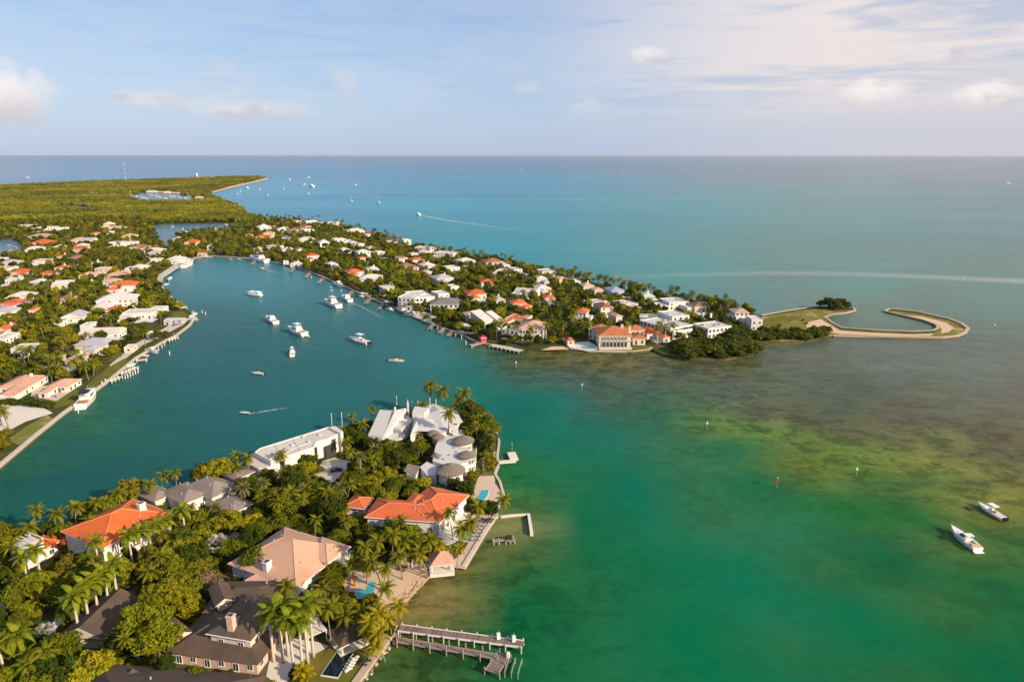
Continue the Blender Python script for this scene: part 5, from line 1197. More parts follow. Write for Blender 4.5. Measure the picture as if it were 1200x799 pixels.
for i in range(7):
    o = put('window', am[0], AM, ((i - 3) * 2.15, -d_am, .9)); put('pane', am[1], o)
wm_ = win_mesh(1.3, 1.5, False)[0]
for i in range(7): put('window', wm_, AM, ((i - 3) * 2.15, -d_am, 5.3))
MB().use('cream_stucco').box(-w_am - .15, w_am + .15, -d_am - .25, -d_am - .003, 4.5, 4.8).build('string_course', AM)
MB().use('cream_stucco').box(-w_am * .95, w_am * .95, -d_am - 3.4, -d_am - .01, -.2, .7).box(-w_am * .95, w_am * .95, -d_am - 3.4, -d_am - 3.2, .7, 1.5).build('terrace', AM)
for px, py in ((729, 380), (738, 382)): chimney(AM, px, py, GZ + 12.0, 1.4, 1.2, 4.5, 'cream_stucco')
# big white complex
WC, c, rz = house_px('sprawling white flat-roofed modern complex with terraces behind the mangroves',
  [dict(A=(786, 386), B=(812, 381), dep=22, h=6.2, wm='white_stucco', roof='flat', rm='offwhite_roof', near=False, step=3.2, wh=(2.0, 2.0), faces='FRL'),
   dict(A=(766, 381), B=(790, 389), dep=12, h=5.0, wm='white_stucco', roof='flat', rm='offwhite_roof', near=False, step=3.2, wh=(2.0, 2.0), faces='F'),
   dict(A=(749, 372), B=(770, 373), dep=9, h=4.6, wm='white_stucco', roof='hip', rm='white_roof', pitch=12, near=False, faces='FL'),
   dict(A=(812, 380), B=(830, 386), dep=15, h=6.4, wm='white_stucco', roof='flat', rm='offwhite_roof', near=False, step=2.8, wh=(1.9, 1.9), faces='FRL', skip=0),
   dict(A=(829, 387), B=(847, 383), dep=10, h=4.8, wm='white_stucco', roof='flat', rm='offwhite_roof', near=False, step=2.8, wh=(1.9, 1.9), faces='FR', skip=0),
   dict(A=(788, 372), B=(808, 370), dep=14, h=2.2, z0=6.4, wm='white_stucco', roof='flat', rm='offwhite_roof', near=False, step=3.2, wh=(2.0, 1.4), faces='FR', vis=False)], 'modern_complex', short='white modern complex')
for px, py in ((824, 366), (833, 367)): chimney(WC, px, py, GZ + 9.5, 1.4, 1.2, 3.4)
x, y, zz = loc_of(WC, 835, 373, GZ + 8.5); MB().use('blue_tarp').box(-2.2, 2.2, -1.4, 1.4, 5.4, 6.0).build('roof_pool', WC, (x, y, 0))
TB, c, rz = house_px('white three-storey house with tan roof beside the hooked breakwater',
  [dict(A=(861, 367), B=(879, 367), dep=11, h=8.6, wm='white_stucco', roof='hip', rm='pale_tile', pitch=16, near=False, step=2.3, wh=(1.4, 1.7), faces='FRL', skip=0),
   dict(A=(851, 368), B=(863, 372), dep=9, h=6.0, wm='white_stucco', roof='flat', rm='offwhite_roof', near=False, step=2.3, wh=(1.4, 1.7), faces='FL', skip=0),
   dict(A=(881, 375), B=(894, 375), dep=9, h=7.2, wm='white_stucco', roof='flat', rm='white_roof', near=False, step=2.2, wh=(1.4, 1.7), faces='FR', skip=0)], short='three-storey house by the breakwater')

# lighthouse and radio mast on the far cape, marina buildings
p = at(231, 208.6, 0); lh = empty('lighthouse', (p.x, p.y, GZ), 0, 'white conical lighthouse on the far cape', 'lighthouse')
MB().use('white_stucco').tube([(0, 0, -.5), (0, 0, 14), (0, 0, 26)], [5.0, 4.0, 3.1], 16).build('tower', lh, smooth=True)
MB().use('frame_dark').tube([(0, 0, 26.0), (0, 0, 26.5)], 3.9, 16).build('gallery', lh); MB().use('glass').tube([(0, 0, 26.52), (0, 0, 29.0)], 1.7, 10).build('lantern', lh); MB().use('frame_dark').tube([(0, 0, 29.02), (0, 0, 30.8)], [2.1, .2], 10).build('dome', lh)
p = at(148, 213, 0); rm_ = empty('radio_mast', (p.x, p.y, GZ), 0, 'slender red and white lattice radio mast above the far park', 'mast'); b = MB()
for k in range(8):
    b.use('frame_white' if k % 2 else 'sign_red')
    for sx, sy in ((-1, -1), (1, -1), (0, 1)): b.tube([(sx * 1.0, sy * 1.0, k * 10), (sx * 1.0, sy * 1.0, k * 10 + 10)], .2, 4)
    b.tube([(-1, -1, k * 10), (1, -1, k * 10 + 5), (-1, -1, k * 10 + 10)], .1, 4)
b.build('lattice', rm_)
for i, (px, py, w) in enumerate(((178, 224.5, 30), (196, 225.2, 18), (110, 227, 30), (233, 231.5, 16))):
    p = at(px, py, 4); o = empty('park_building', (p.x, p.y, GZ), R(5), ['long pale-roofed marina building beside the far basin', 'smaller pale marina shed beside the far basin', 'pale building in a clearing of the far park', 'low pale hut on the far marina beach'][i], 'building', 'buildings of the far park')
    MB().use('cream_stucco').box(-w / 2, w / 2, -6, 6, 0, 4).build('wall', o); rb, _ = roof_build('hip', w, 12, 18, .5, 'offwhite_roof'); rb.build('roof', o, (0, 0, 4.004))
# ================================================================== BOATS
def hull_mesh(Ln, beam, fb, m='gelcoat', flare=.8, bowrise=.45, boot='boot_blue', transom=.92):
    """hull along +X (bow), waterline z=0, closed with a deck"""
    b = MB(); N = 11; secs = []
    for i in range(N):
        t = i / (N - 1); x = -Ln / 2 + Ln * t
        k = transom + (1 - transom) * min(1, t * 3); hb = beam / 2 * k * (1 - max(0, (t - .38) / .62) ** 2.3) if t > .38 else beam / 2 * k
        hb = max(hb, .03); sh = fb * (1 + bowrise * max(0, (t - .25) / .75) ** 1.6); wl = hb * (flare if t < .9 else flare * .5); ch = hb * .55 * (1 - t * .6)
        xs = x - (Ln * .035 if t == 1 else 0)
        secs.append([(x - (Ln * .06 * t ** 4), ch * .6, -.35), (x - (Ln * .05 * t ** 4), wl * .96, 0.02), (x - (Ln * .04 * t ** 4), wl, .16), (x, hb, sh)])
    for s in (1, -1):
        for i in range(N - 1):
            for j in range(3):
                A, B = secs[i], secs[i + 1]; q = [A[j], B[j], B[j + 1], A[j + 1]]; q = [(p[0], p[1] * s, p[2]) for p in q]
                b.use(boot if j == 1 else m); b.face(q if s < 0 else q[::-1])
    b.use(m)
    A = secs[0]; b.face([(p[0], p[1], p[2]) for p in A] + [(p[0], -p[1], p[2]) for p in A[::-1]])
    for i in range(N - 1):
        A, B = secs[i][3], secs[i + 1][3]; b.face([(A[0], -A[1], A[2] - .04), (B[0], -B[1], B[2] - .04), (B[0], B[1], B[2] - .04), (A[0], A[1], A[2] - .04)])
    return b, secs
def loft(b, levels):
    """closed shape from rectangles-with-cut-corners at rising heights: (z, x0, x1, halfwidth0, halfwidth1)"""
    rings = []
    for z, x0, x1, h0, h1 in levels: rings.append([(x0, -h0, z), (x1 - (x1 - x0) * .25, -h0 * .95, z), (x1, -h1, z), (x1, h1, z), (x1 - (x1 - x0) * .25, h0 * .95, z), (x0, h0, z)])
    for A, B in zip(rings, rings[1:]):
        for i in range(6): j = (i + 1) % 6; b.face([A[i], A[j], B[j], B[i]])
    b.face(rings[-1]); return b
def rails(b, secs, z=.7):
    pts = [Vector(s[3]) + Vector((0, 0, z)) for s in secs[5:]]
    for sg in (1, -1):
        q = [Vector((p.x, p.y * sg * .95, p.z)) for p in pts]; b.tube(q, .03, 4)
        for p in q[::2]: b.tube([p - Vector((0, 0, z)), p], .025, 4)
def boat(kind, bow, stern, label, group='boats moored in the lagoon', canvas=None, hullm='gelcoat', lscale=1.0, tower=False):
    a, s = at(*bow), at(*stern); c = (a + s) / 2; d = a - s; Ln = max(4.0, d.length * lscale * .93); rz = math.atan2(d.y, d.x)
    root = empty({'sail': 'sailboat', 'cc': 'motorboat', 'open': 'motorboat', 'house': 'houseboat', 'tender': 'dinghy'}.get(kind, 'motor_yacht'), (c.x, c.y, 0), rz, label, {'sail': 'sailboat', 'house': 'houseboat', 'tender': 'dinghy'}.get(kind, 'boat'), group)
    beam = Ln * {'sail': .28, 'cc': .29, 'open': .30, 'house': .42, 'tender': .42}.get(kind, .29); fb = {'cc': .095, 'open': .085, 'sail': .09, 'tender': .12, 'house': .09}.get(kind, .115) * Ln
    hb, secs = hull_mesh(Ln, beam, fb, hullm); hb.build('hull', root); h = fb
    rb = MB().use('rub_rail')
    for sg in (1, -1): rb.tube([(q[3][0], q[3][1] * sg * 1.005, q[3][2] - .06) for q in secs], .05, 4)
    rb.build('rub_rail', root)
    u = Ln
    if kind in ('fly', 'cruiser', 'express'):
        MB().use('teak' if kind != 'express' else 'seat_tan').box(-.46 * u, -.22 * u, -beam * .38, beam * .38, h - .03, h + .015).build('cockpit_floor', root)
        MB().use('gelcoat').box(-.5 * u - .07 * u, -.5 * u, -beam * .4, beam * .4, .12, .28).build('swim_platform', root)
        cb = MB().use('gelcoat'); ch = .085 * u if kind != 'express' else .035 * u
        loft(cb, [(h - .05, -.20 * u, .30 * u, beam * .38, beam * .16), (h + ch * .5, -.20 * u, .26 * u, beam * .36, beam * .17), (h + ch, -.20 * u, .14 * u, beam * .33, beam * .2)]); cb.build('cabin', root)
        wn = MB().use('glass')
        if kind != 'express':
            wn.face([(.262 * u, -beam * .172, h + ch * .52), (.262 * u, beam * .172, h + ch * .52), (.146 * u, beam * .2, h + ch * .98), (.146 * u, -beam * .2, h + ch * .98)]); wn.build('windscreen', root)
            for sg in (-1, 1):
                MB().use('glass').face([(-.15 * u, sg * beam * .365, h + ch * .48), (.10 * u, sg * beam * .352, h + ch * .48), (.06 * u, sg * beam * .335, h + ch * .88), (-.15 * u, sg * beam * .345, h + ch * .88)]).build('window', root)
            fbz = h + ch; fl = MB().use('gelcoat'); fl.box(-.24 * u, .05 * u, -beam * .34, beam * .34, fbz + .003, fbz + .10)
            loft(fl, [(fbz + .10, -.16 * u, .06 * u, beam * .32, beam * .24), (fbz + .10 + .045 * u, -.16 * u, .02 * u, beam * .31, beam * .24)]); fl.build('flybridge', root)
            MB().use('seat_tan').box(-.13 * u, -.05 * u, -beam * .2, beam * .2, fbz + .10 + .045 * u, fbz + .14 + .05 * u).build('helm_seat', root)
            if kind == 'fly':
                tz = fbz + .10 + .17 * u if u < 14 else fbz + 2.5
                t = MB().use(canvas or 'gelcoat'); t.box(-.20 * u, .03 * u, -beam * .3, beam * .3, tz, tz + .1); t.build('hardtop', root)
                t = MB().use('metal_bar')
                for x in (-.18, .01):
                    for sg in (-1, 1): t.tube([(x * u, sg * beam * .28, fbz + .1), (x * u, sg * beam * .27, tz)], .045, 4)
                t.build('hardtop_frame', root)
                if tower:
                    t = MB().use('metal_bar'); z2 = tz + .22 * u
                    for x0, x1 in ((-.17, -.10), (.0, -.05)):
                        for sg in (-1, 1): t.tube([(x0 * u, sg * beam * .28, tz), (x1 * u, sg * beam * .12, z2)], .05, 4)
                    t.build('tower', root); MB().use('gelcoat').box(-.12 * u, -.03 * u, -beam * .16, beam * .16, z2, z2 + .09).build('tower_platform', root)
                    t = MB().use('metal_bar'); 
                    for sg in (-1, 1): t.tube([(-.05 * u, sg * beam * .4, fbz), (-.25 * u, sg * beam * .75, fbz + .62 * u)], .03, 4)
                    t.build('outrigger', root)
                MB().use('gelcoat').tube([(-.1 * u, 0, tz + .1), (-.1 * u, 0, tz + .1 + .06 * u)], [.18, .08], 6).build('radar', root)
        else:
            fr = MB().use('glass'); loft(fr, [(h + ch - .02, -.06 * u, .10 * u, beam * .34, beam * .22), (h + ch + .05 * u, -.06 * u, .04 * u, beam * .33, beam * .24)]); fr.build('windscreen', root)
            MB().use('seat_tan').box(-.42 * u, -.36 * u, -beam * .36, beam * .36, h, h + .5).build('bench_seat', root)
            MB().use('cushion_white').box(-.16 * u, -.12 * u, beam * .05, beam * .3, h, h + .9).build('helm_seat', root)
            MB().use('cushion_white').box(-.34 * u, -.22 * u, -beam * .36, -beam * .2, h, h + .45).build('bench_seat', root)
            a_ = MB().use('gelcoat'); a_.tube([(-.12 * u, -beam * .42, h), (-.17 * u, -beam * .36, h + .13 * u), (-.17 * u, beam * .36, h + .13 * u), (-.12 * u, beam * .42, h)], .10, 6); a_.box(-.21 * u, -.06 * u, -beam * .33, beam * .33, h + .13 * u, h + .137 * u); a_.build('radar_arch', root)
        rl = MB().use('metal_bar'); rails(rl, secs, .055 * u); rl.build('bow_rail', root)
        if canvas and kind != 'fly':
            MB().use(canvas).box(-.30 * u, -.02 * u, -beam * .34, beam * .34, h + .165 * u, h + .175 * u).build('canopy', root)
    elif kind in ('cc', 'open'):
        MB().use('offwhite_roof').box(-.44 * u, .12 * u, -beam * .36, beam * .36, h - .038, h + .01).build('cockpit_floor', root)
        cs = MB().use('gelcoat'); loft(cs, [(h, -.10 * u, .06 * u, beam * .17, beam * .12), (h + .09 * u, -.08 * u, .02 * u, beam * .16, beam * .12)]); cs.build('console', root)
        MB().use('glass').face([(.03 * u, -beam * .13, h + .085 * u), (.03 * u, beam * .13, h + .085 * u), (-.01 * u, beam * .13, h + .125 * u), (-.01 * u, -beam * .13, h + .125 * u)]).build('windscreen', root)
        MB().use('seat_tan').box(-.22 * u, -.14 * u, -beam * .17, beam * .17, h, h + .07 * u).build('helm_seat', root)
        MB().use('cushion_white').box(.16 * u, .30 * u, -beam * .18, beam * .18, h + .01, h + .035 * u).build('bow_seat', root)
        if kind == 'cc' or canvas:
            tz = h + .20 * u; MB().use(canvas or 'gelcoat').box(-.20 * u, .08 * u, -beam * .33, beam * .33, tz, tz + .08).build('t_top', root); t = MB().use('metal_bar')
            for x in (-.16, .03):
                for sg in (-1, 1): t.tube([(x * u, sg * beam * .2, h), (x * u, sg * beam * .26, tz)], .04, 4)
            t.build('t_top_frame', root)
        for k in ((-1, 0, 1) if u > 9.5 else ((-.6, .6) if u > 6 else (0,))):
            e = MB().use('engine_black'); y = k * beam * .22; loft(e, [(.15, -.565 * u, -.50 * u, .15, .12), (h * .9, -.57 * u, -.5 * u, .2, .18), (h + .35, -.56 * u, -.51 * u, .18, .15)]); e.build('outboard_motor', root, (0, y, 0))
        if kind == 'cc': rl = MB().use('metal_bar'); rails(rl, secs, .03 * u); rl.build('bow_rail', root)
    elif kind == 'house':
        MB().use('gelcoat').box(-.40 * u, .34 * u, -beam * .40, beam * .40, h - .05, h + 2.1).build('cabin', root); MB().use('gelcoat').box(-.48 * u, .42 * u, -beam * .46, beam * .46, h + 2.104, h + 2.26).build('roof', root)
        for sg in (-1, 1):
            for i in range(4): put('window', win_mesh(1.2, .9, False)[0], root, (-.28 * u + i * .17 * u, sg * beam * .402, h + .7), math.pi if sg > 0 else 0)
        for i in (-.25, .2): MB().use('gelcoat').box(i * u - .5, i * u + .5, -.6, .6, h + 2.265, h + 3.0).build('roof_locker', root)
        t = MB().use('metal_bar'); t.tube([(-.05 * u, 0, h + 2.26), (-.05 * u, 0, h + 5.0)], .05, 4); t.build('mast', root)
    elif kind == 'sail':
        cb = MB().use('gelcoat'); loft(cb, [(h - .03, -.16 * u, .18 * u, beam * .26, beam * .1), (h + .045 * u, -.16 * u, .14 * u, beam * .23, beam * .09)]); cb.build('cabin', root)
        mh = 1.25 * u; MB().use('frame_white').tube([(.06 * u, 0, h), (.06 * u, 0, mh)], [.16, .10], 6).build('mast', root); MB().use('frame_white').tube([(.05 * u, 0, h + .13 * u), (-.34 * u, 0, h + .12 * u)], .10, 6).build('boom', root)
        if tower:
            sl = MB().use('sail_white').face([(.04 * u, .03, h + .14 * u), (.04 * u, .03, mh * .97), (-.12 * u, .25, h + .55 * u), (-.33 * u, .1, h + .14 * u)]).face([(.09 * u, .03, mh * .85), (.22 * u, .25, h + .3 * u), (.48 * u, .05, h + .05 * u), (.12 * u, .3, h + .06 * u)]); sl.build('sail', root)
        else: MB().use('navy_canvas' if canvas else 'sail_white').tube([(.03 * u, 0, h + .155 * u), (-.33 * u, 0, h + .14 * u)], .2, 6).build('furled_sail', root)
        r_ = MB().use('metal_bar')
        for e in ((.48 * u, 0), (-.48 * u, 0)): r_.tube([(.06 * u, 0, mh * .98), (e[0], 0, h)], .03, 3)
        r_.build('rigging', root)
    elif kind == 'tender':
        t = MB().use('cushion_white')
        for sg in (-1, 1): t.tube([(-.45 * u, sg * beam * .4, h), (.2 * u, sg * beam * .4, h + .05), (.47 * u, 0, h + .12)], beam * .13, 6)
        t.build('tube', root); MB().use('engine_black').box(-.58 * u, -.48 * u, -.2, .2, .1, h + .4).build('outboard_motor', root)
    return root
B_ = boat
B_('express', (1112, 620), (1147, 648), 'white express cruiser with tan cockpit anchored over the green channel', 'boats at anchor in the channel')
B_('cc', (1144, 591), (1178, 611), 'white centre-console boat with pale top and dark outboards anchored in the channel', 'boats at anchor in the channel')
B_('fly', (380, 355), (398, 361), 'white sportfishing yacht with tall tower and outriggers moored mid-lagoon', tower=True)
B_('cruiser', (401, 349), (411, 354), 'small white cruiser under way near the lagoon docks trailing a wake')
B_('house', (290, 346), (307, 347), 'boxy white houseboat moored in the upper lagoon')
B_('cruiser', (312, 374), (324, 380), 'small white cabin cruiser moored between houseboat and flybridge yacht')
B_('fly', (337, 387), (358, 394), 'white flybridge yacht with hardtop and a dinghy at its stern')
B_('tender', (357, 394.3), (363, 394.8), 'small white dinghy tied behind the flybridge yacht')
B_('fly', (343, 409), (342.5, 421), 'white cabin boat seen stern-on in the middle of the lagoon', lscale=.55)
B_('cc', (409, 398), (433, 404), 'white sport boat with pale raised top moored in the lower lagoon')
B_('open', (475, 424), (455, 423), 'open tan-hulled boat with dark canopy moored near the spit', canvas='dark_canvas', hullm='gelcoat_tan')
B_('open', (294, 437.5), (310, 439), 'small white runabout with dark windscreen canopy mid-lagoon', canvas='dark_canvas')
B_('open', (280, 484), (294, 484.5), 'small white boat speeding toward the mainland with a wake behind')
B_('open', (305, 315), (311, 316.5), 'tiny white launch under way in front of the big moored yacht')
B_('cruiser', (113, 461), (94, 480), 'large white cruiser with dark blue canvas moored at the mainland seawall', 'boats at the mainland docks', canvas='navy_canvas')
B_('fly', (110, 456), (99, 462), 'navy-topped boat moored behind the large white cruiser', 'boats at the mainland docks', canvas='navy_canvas')
B_('cruiser', (187, 415), (172, 411), 'white cabin boat moored beside a low pontoon at the mainland', 'boats at the mainland docks')
B_('open', (176, 418), (162, 417), 'low white pontoon boat beside the cabin boat at the mainland', 'boats at the mainland docks')
B_('open', (160, 427), (142, 433), 'white boat raised on a piled lift beside the seawall', 'boats at the mainland docks')
B_('open', (209, 391), (199, 394), 'white runabout tied to the terrace point', 'boats at the mainland docks')
B_('fly', (232, 368), (223, 371), 'white flybridge boat moored off the terrace point', 'boats at the mainland docks')
B_('cruiser', (229, 371), (221, 375), 'white day cruiser moored inside the flybridge boat at the point', 'boats at the mainland docks')
B_('fly', (217, 361), (210, 362), 'small white boat moored at the inner side of the point', 'boats at the mainland docks')
B_('fly', (227, 309), (215, 314), 'white motor yacht moored at the head of the lagoon', 'boats at the mainland docks')
B_('open', (199, 333), (190, 335), 'white open boat moored near the lagoon head quay', 'boats at the mainland docks')
B_('open', (202, 326), (196, 329), 'small white boat moored at the lagoon head quay steps', 'boats at the mainland docks')
B_('cruiser', (293, 304.5), (314, 308), 'biggest white motor yacht moored where spit and lagoon head meet', 'boats along the spit', canvas='dark_canvas')
B_('open', (283, 304.5), (277, 304), 'small white boat moored left of the biggest yacht, beside its quay', 'boats along the spit')
B_('open', (267, 304), (273, 304.5), 'tiny white boat moored between quay and small boats at the lagoon head', 'boats along the spit')
B_('fly', (464, 363), (478, 367.5), 'white sportfishing boat docked at the three-storey villa', 'boats along the spit', tower=True)
B_('fly', (495, 373), (475, 369), 'larger white motor yacht docked bow-out below the three-storey villa', 'boats along the spit')
B_('open', (503, 376), (495, 374.5), 'small grey launch docked behind the larger yacht at the villa', 'boats along the spit')
B_('cruiser', (549, 393.5), (534, 391), 'white cabin boat docked below the angular grey house', 'boats along the spit')
B_('cruiser', (402, 337.5), (393, 333.5), 'white boat docked beneath the trees of the spit', 'boats along the spit')
B_('open', (428, 350), (420, 347), 'pale boat docked beside a covered boat slip on the spit', 'boats along the spit')
B_('open', (462, 366), (454, 362), 'white boat on a lift by the slip next to the sportfishing boat', 'boats along the spit')
# boats far out
for i, (x, y, k, l, lab) in enumerate([(277.5, 227.5, 'sail', 12, 'bare-masted'), (282, 225.5, 'sail', 13, 'bare-masted'), (289.5, 220.5, 'cruiser', 18, 'motor'), (305, 222, 'sail', 14, 'bare-masted'), (313.5, 229, 'sails', 12, 'white-sailed'), (333, 222, 'sail', 13, 'bare-masted'),
      (339.5, 211, 'fly', 20, 'motor'), (357, 216.5, 'cruiser', 22, 'motor'), (365, 218.8, 'cruiser', 30, 'motor'), (362, 227.5, 'cruiser', 13, 'motor'), (411, 235.5, 'sail', 13, 'bare-masted'), (417, 217, 'cruiser', 18, 'motor'), (443, 237.5, 'sails', 14, 'white-sailed'), (362, 208.3, 'fly', 26, 'motor')]):
    m_ = {'sail': 'bare-masted white sailboat anchored off the far park beach', 'sails': 'white-sailed boat under way off the far park beach', 'cruiser': 'white motorboat anchored off the far park beach', 'fly': 'white motor yacht far out beyond the park beach'}[k]
    p = at(x, y); B_('sail' if k == 'sails' else k, (x + l / mpp(y) / 2 * (1 if i % 2 else -1), y - .3), (x - l / mpp(y) / 2 * (1 if i % 2 else -1), y + .3), m_, 'boats off the park', tower=(k == 'sails'), lscale=min(1.0, l / max(1, (at(x + l / mpp(y) / 2, y - .3) - at(x - l / mpp(y) / 2, y + .3)).length)))
for i, (x, y) in enumerate([(610, 199.5), (660, 197), (730, 199.5), (868, 199.5), (1181, 215.5), (32, 208.5)]):
    l = 24; B_('fly', (x - l / mpp(y) / 2, y), (x + l / mpp(y) / 2, y), 'white motor yacht crossing the open sea near the horizon', 'boats near the horizon')
B_('cruiser', (487.5, 251.6), (492.5, 252.4), 'white motorboat speeding off the spit with a long wake', 'boats off the park')
B_('sail', (197.5, 266.5), (207, 266.3), 'sailboat moored in the back lagoon against the mangroves', 'boats in the back lagoon', lscale=.55)
for x, y in ((214, 270), (218, 272.5), (252, 269.5), (263, 270), (266, 271.5)): B_('fly', (x - 3, y), (x + 3, y + .3), 'white motorboat moored in the back lagoon', 'boats in the back lagoon')
B_('cruiser', (262, 264), (267, 264.3), 'lone white boat against the far bank of the back lagoon', 'boats in the back lagoon')
for i in range(14):
    x = 153 + i * 5.6 + (i % 3) * .8; y = 229.5 + (i % 4) * 1.2
    if 190 < x < 226 and y < 229.6: y += 1.4
    l = 15; B_('fly' if i % 2 else 'sail', (x - l / mpp(y) / 2, y), (x + l / mpp(y) / 2, y + .05), 'white motorboat berthed in the far marina basin' if i % 2 else 'sailboat berthed in the far marina basin', 'boats in the far marina', lscale=.9)
for x, y in ((10, 288), (18, 290), (20, 296), (12, 294)): B_('open', (x - 3, y), (x + 3, y + .5), 'white boat moored in the mainland canal', 'boats in the canal', lscale=.9)
# wakes: foam lying on the water
def foam_mat(name, dens):
    m = bpy.data.materials.new(name); m.use_nodes = True; nt = m.node_tree; b = nt.nodes['Principled BSDF']; b.inputs['Base Color'].default_value = (.75, .76, .74, 1); b.inputs['Roughness'].default_value = .7
    g = nt.nodes.new('ShaderNodeNewGeometry'); uv = nt.nodes.new('ShaderNodeAttribute'); uv.attribute_name = 'fade'
    n1 = noise(nt, g.outputs['Position'], .5, 4, .7); a = mth(nt, 'MULTIPLY', mth(nt, 'MULTIPLY', sstep(nt, n1, .35, .65), uv.outputs['Fac']), dens, clamp=True); L(nt, a, b.inputs['Alpha']); MATS[name] = m
foam_mat('foam', 1.0); foam_mat('old_foam', .62)
def wake(pts, w0, w1, label, m='foam', fade0=1.0, fade1=.0):
    P = P2(pts, 0); n = 24; L_ = [0]
    for p, q in zip(P, P[1:]): L_.append(L_[-1] + (q - p).length)
    def ev(t):
        s = t * L_[-1]
        for i in range(len(P) - 1):
            if s <= L_[i + 1] + 1e-6: return P[i].lerp(P[i + 1], (s - L_[i]) / max(1e-6, L_[i + 1] - L_[i]))
        return P[-1]
    v = []; f = []; fd = []
    for i in range(n + 1):
        t = i / n; c = ev(t); d = (ev(min(1, t + .02)) - ev(max(0, t - .02))).normalized(); nn = Vector((-d.y, d.x, 0)); w = w0 + (w1 - w0) * t
        for k, e in ((-1, 0), (-.35, 1), (.35, 1), (1, 0)): q = c + nn * w * k; v.append((q.x, q.y, .03)); fd.append(e * (fade0 + (fade1 - fade0) * t))
    for i in range(n):
        for k in range(3): a = i * 4 + k; f.append((a, a + 1, a + 5, a + 4))
    me = np_mesh('wake', np.array(v), np.array(f), [m]); at_ = me.attributes.new('fade', 'FLOAT', 'POINT'); at_.data.foreach_set('value', fd); return tag(put('wake', me), label, 'wake', None, 'stuff')
wake([(294, 484.3), (315, 481), (342, 477)], .8, 1.6, 'thin white wake behind the small speeding boat in the lagoon', 'foam', .9)
wake([(411, 354), (425, 360), (440, 368), (455, 377)], .8, 2, 'pale wake behind the small cruiser near the docks', 'old_foam', .9)
wake([(311, 316.5), (318, 318), (328, 321)], .8, 2, 'short wake behind the tiny launch', 'foam', .8)
wake([(492, 252.4), (505, 254.6), (525, 258.5), (560, 263), (620, 272)], 2.5, 9, 'long white wake of the speeding motorboat off the spit', 'foam', 1.3)
wake([(1230, 331), (1100, 325), (1000, 321), (900, 320), (800, 322), (700, 325)], 20, 14, 'broad fading boat wake lying across the open water behind the hook', 'old_foam', .85, .15)
wake([(356, 208), (366, 207.2)], 8, 8, 'short far wake off the park beach', 'foam', 1, .3)
# ================================================================== DOCKS, PILES, MARKERS, GARDEN THINGS
PLANKM = {}
def dock(label, p0, p1, w, z=1.5, m='wood_grey', edge='concrete', pile_h=.5, step=3.4, one_side=False, planks=True, pm='wood_grey', group='docks'):
    a, b_ = at(*p0, z), at(*p1, z); d = b_ - a; Ln = d.length; root = empty('dock', (a.x, a.y, 0), math.atan2(d.y, d.x), label, 'dock', group)
    MB().use('frame_dark').box(0, Ln, -w / 2 + .1, w / 2 - .1, z - .32, z - .07).build('joist', root)
    if planks and w > 1.2:
        # every board its own piece, one shared mesh
        pw = .34; n = int(Ln / pw); k = (round(w, 2), m)
        if k not in PLANKM: PLANKM[k] = MB().use(m).box(0, pw - .03, -w / 2 + .16, w / 2 - .16, -.065, 0).mesh('plank')
        for i in range(n): put('plank', PLANKM[k], root, (i * pw, 0, z + .003 * ((i * 7) % 5)))
    else: MB().use(m).box(0, Ln, -w / 2 + .16, w / 2 - .16, z - .065, z).build('deck', root)
    for s in (-1, 1): MB().use(edge).box(0, Ln, s * w / 2 - .15, s * w / 2 + .15, z - .3, z + .06).build('edge_beam', root)
    pmesh = MB().use(pm).tube([(0, 0, -1.6), (0, 0, z + pile_h)], .17, 7).mesh('pile')
    n = max(1, int(Ln / step))
    for i in range(n + 1):
        for s in ((-1,) if one_side else (-1, 1)): put('pile', pmesh, root, (min(Ln - .2, .2 + i * (Ln - .4) / n), s * (w / 2 + .34), 0))
    VIS.append((hull([project(a), project(b_), (project(a)[0], project(a)[1] + 10), (project(b_)[0], project(b_)[1] + 10)]), project(a)[2] - 2)); return root
dock('long pale-edged wooden pier running out from the yellow palms', (468, 735), (613, 754), 2.3, 1.6, 'dock_board', 'white_paving', .35, 3.6, pm='concrete')
dock('weathered grey wooden pier with boat lift beside the pale-edged pier', (466, 749), (585, 769), 1.4, 1.4, 'dock_board', 'wood_grey', 1.3, 3.9)
t = dock('grey wooden pier head crossing the end of the weathered pier', (590, 765), (576, 787), 3.0, 1.45, 'dock_board', 'wood_grey', .6, 3.0)
bl = empty('boat_lift', tuple(at(594, 779, 1.2).xy) + (0,), R(-12), 'pale open timber boat lift frame beside the pier head', 'boat lift')
for i in range(3): MB().use('wood_grey').box(i * 1.5 - .12, i * 1.5 + .12, -2.4, 2.4, 1.2, 1.4).build('beam', bl)
for x in (0, 1.5, 3.0):
    for y in (-2.3, 2.3): MB().use('wood_grey').tube([(x, y, -1.6), (x, y, 1.5)], .12, 6).build('pile', bl)
MB().use('frame_white').box(-.5, .1, 1.9, 2.7, 1.42, 2.6).build('winch_box', bl)
for px, py, lab in ((584, 748, 'white service box standing on the pale-edged pier'), (602, 751, 'second white service box near the end of the pale-edged pier')):
    p = at(px, py, 1.6); o = empty('service_box', (p.x, p.y, 1.62), .3, lab, 'service box'); MB().use('frame_white').box(-.4, .4, -.35, .35, 0, 1.5).build('cabinet', o); MB().use('metal_bar').tube([(0, 0, 1.5), (0, 0, 2.4)], .06, 5).build('lamp_post', o)
d3 = empty('dock', tuple(at(597, 540, 1.0).xy) + (0,), R(10), 'short L-shaped pale concrete dock below the thatched turrets', 'dock', 'docks')
MB().use('white_paving').box(-7.4, 2.4, -.9, .9, .5, 1.1).build('deck', d3); MB().use('white_paving').box(.4, 3.6, .903, 7.6, .5, 1.12).build('dock_head', d3)
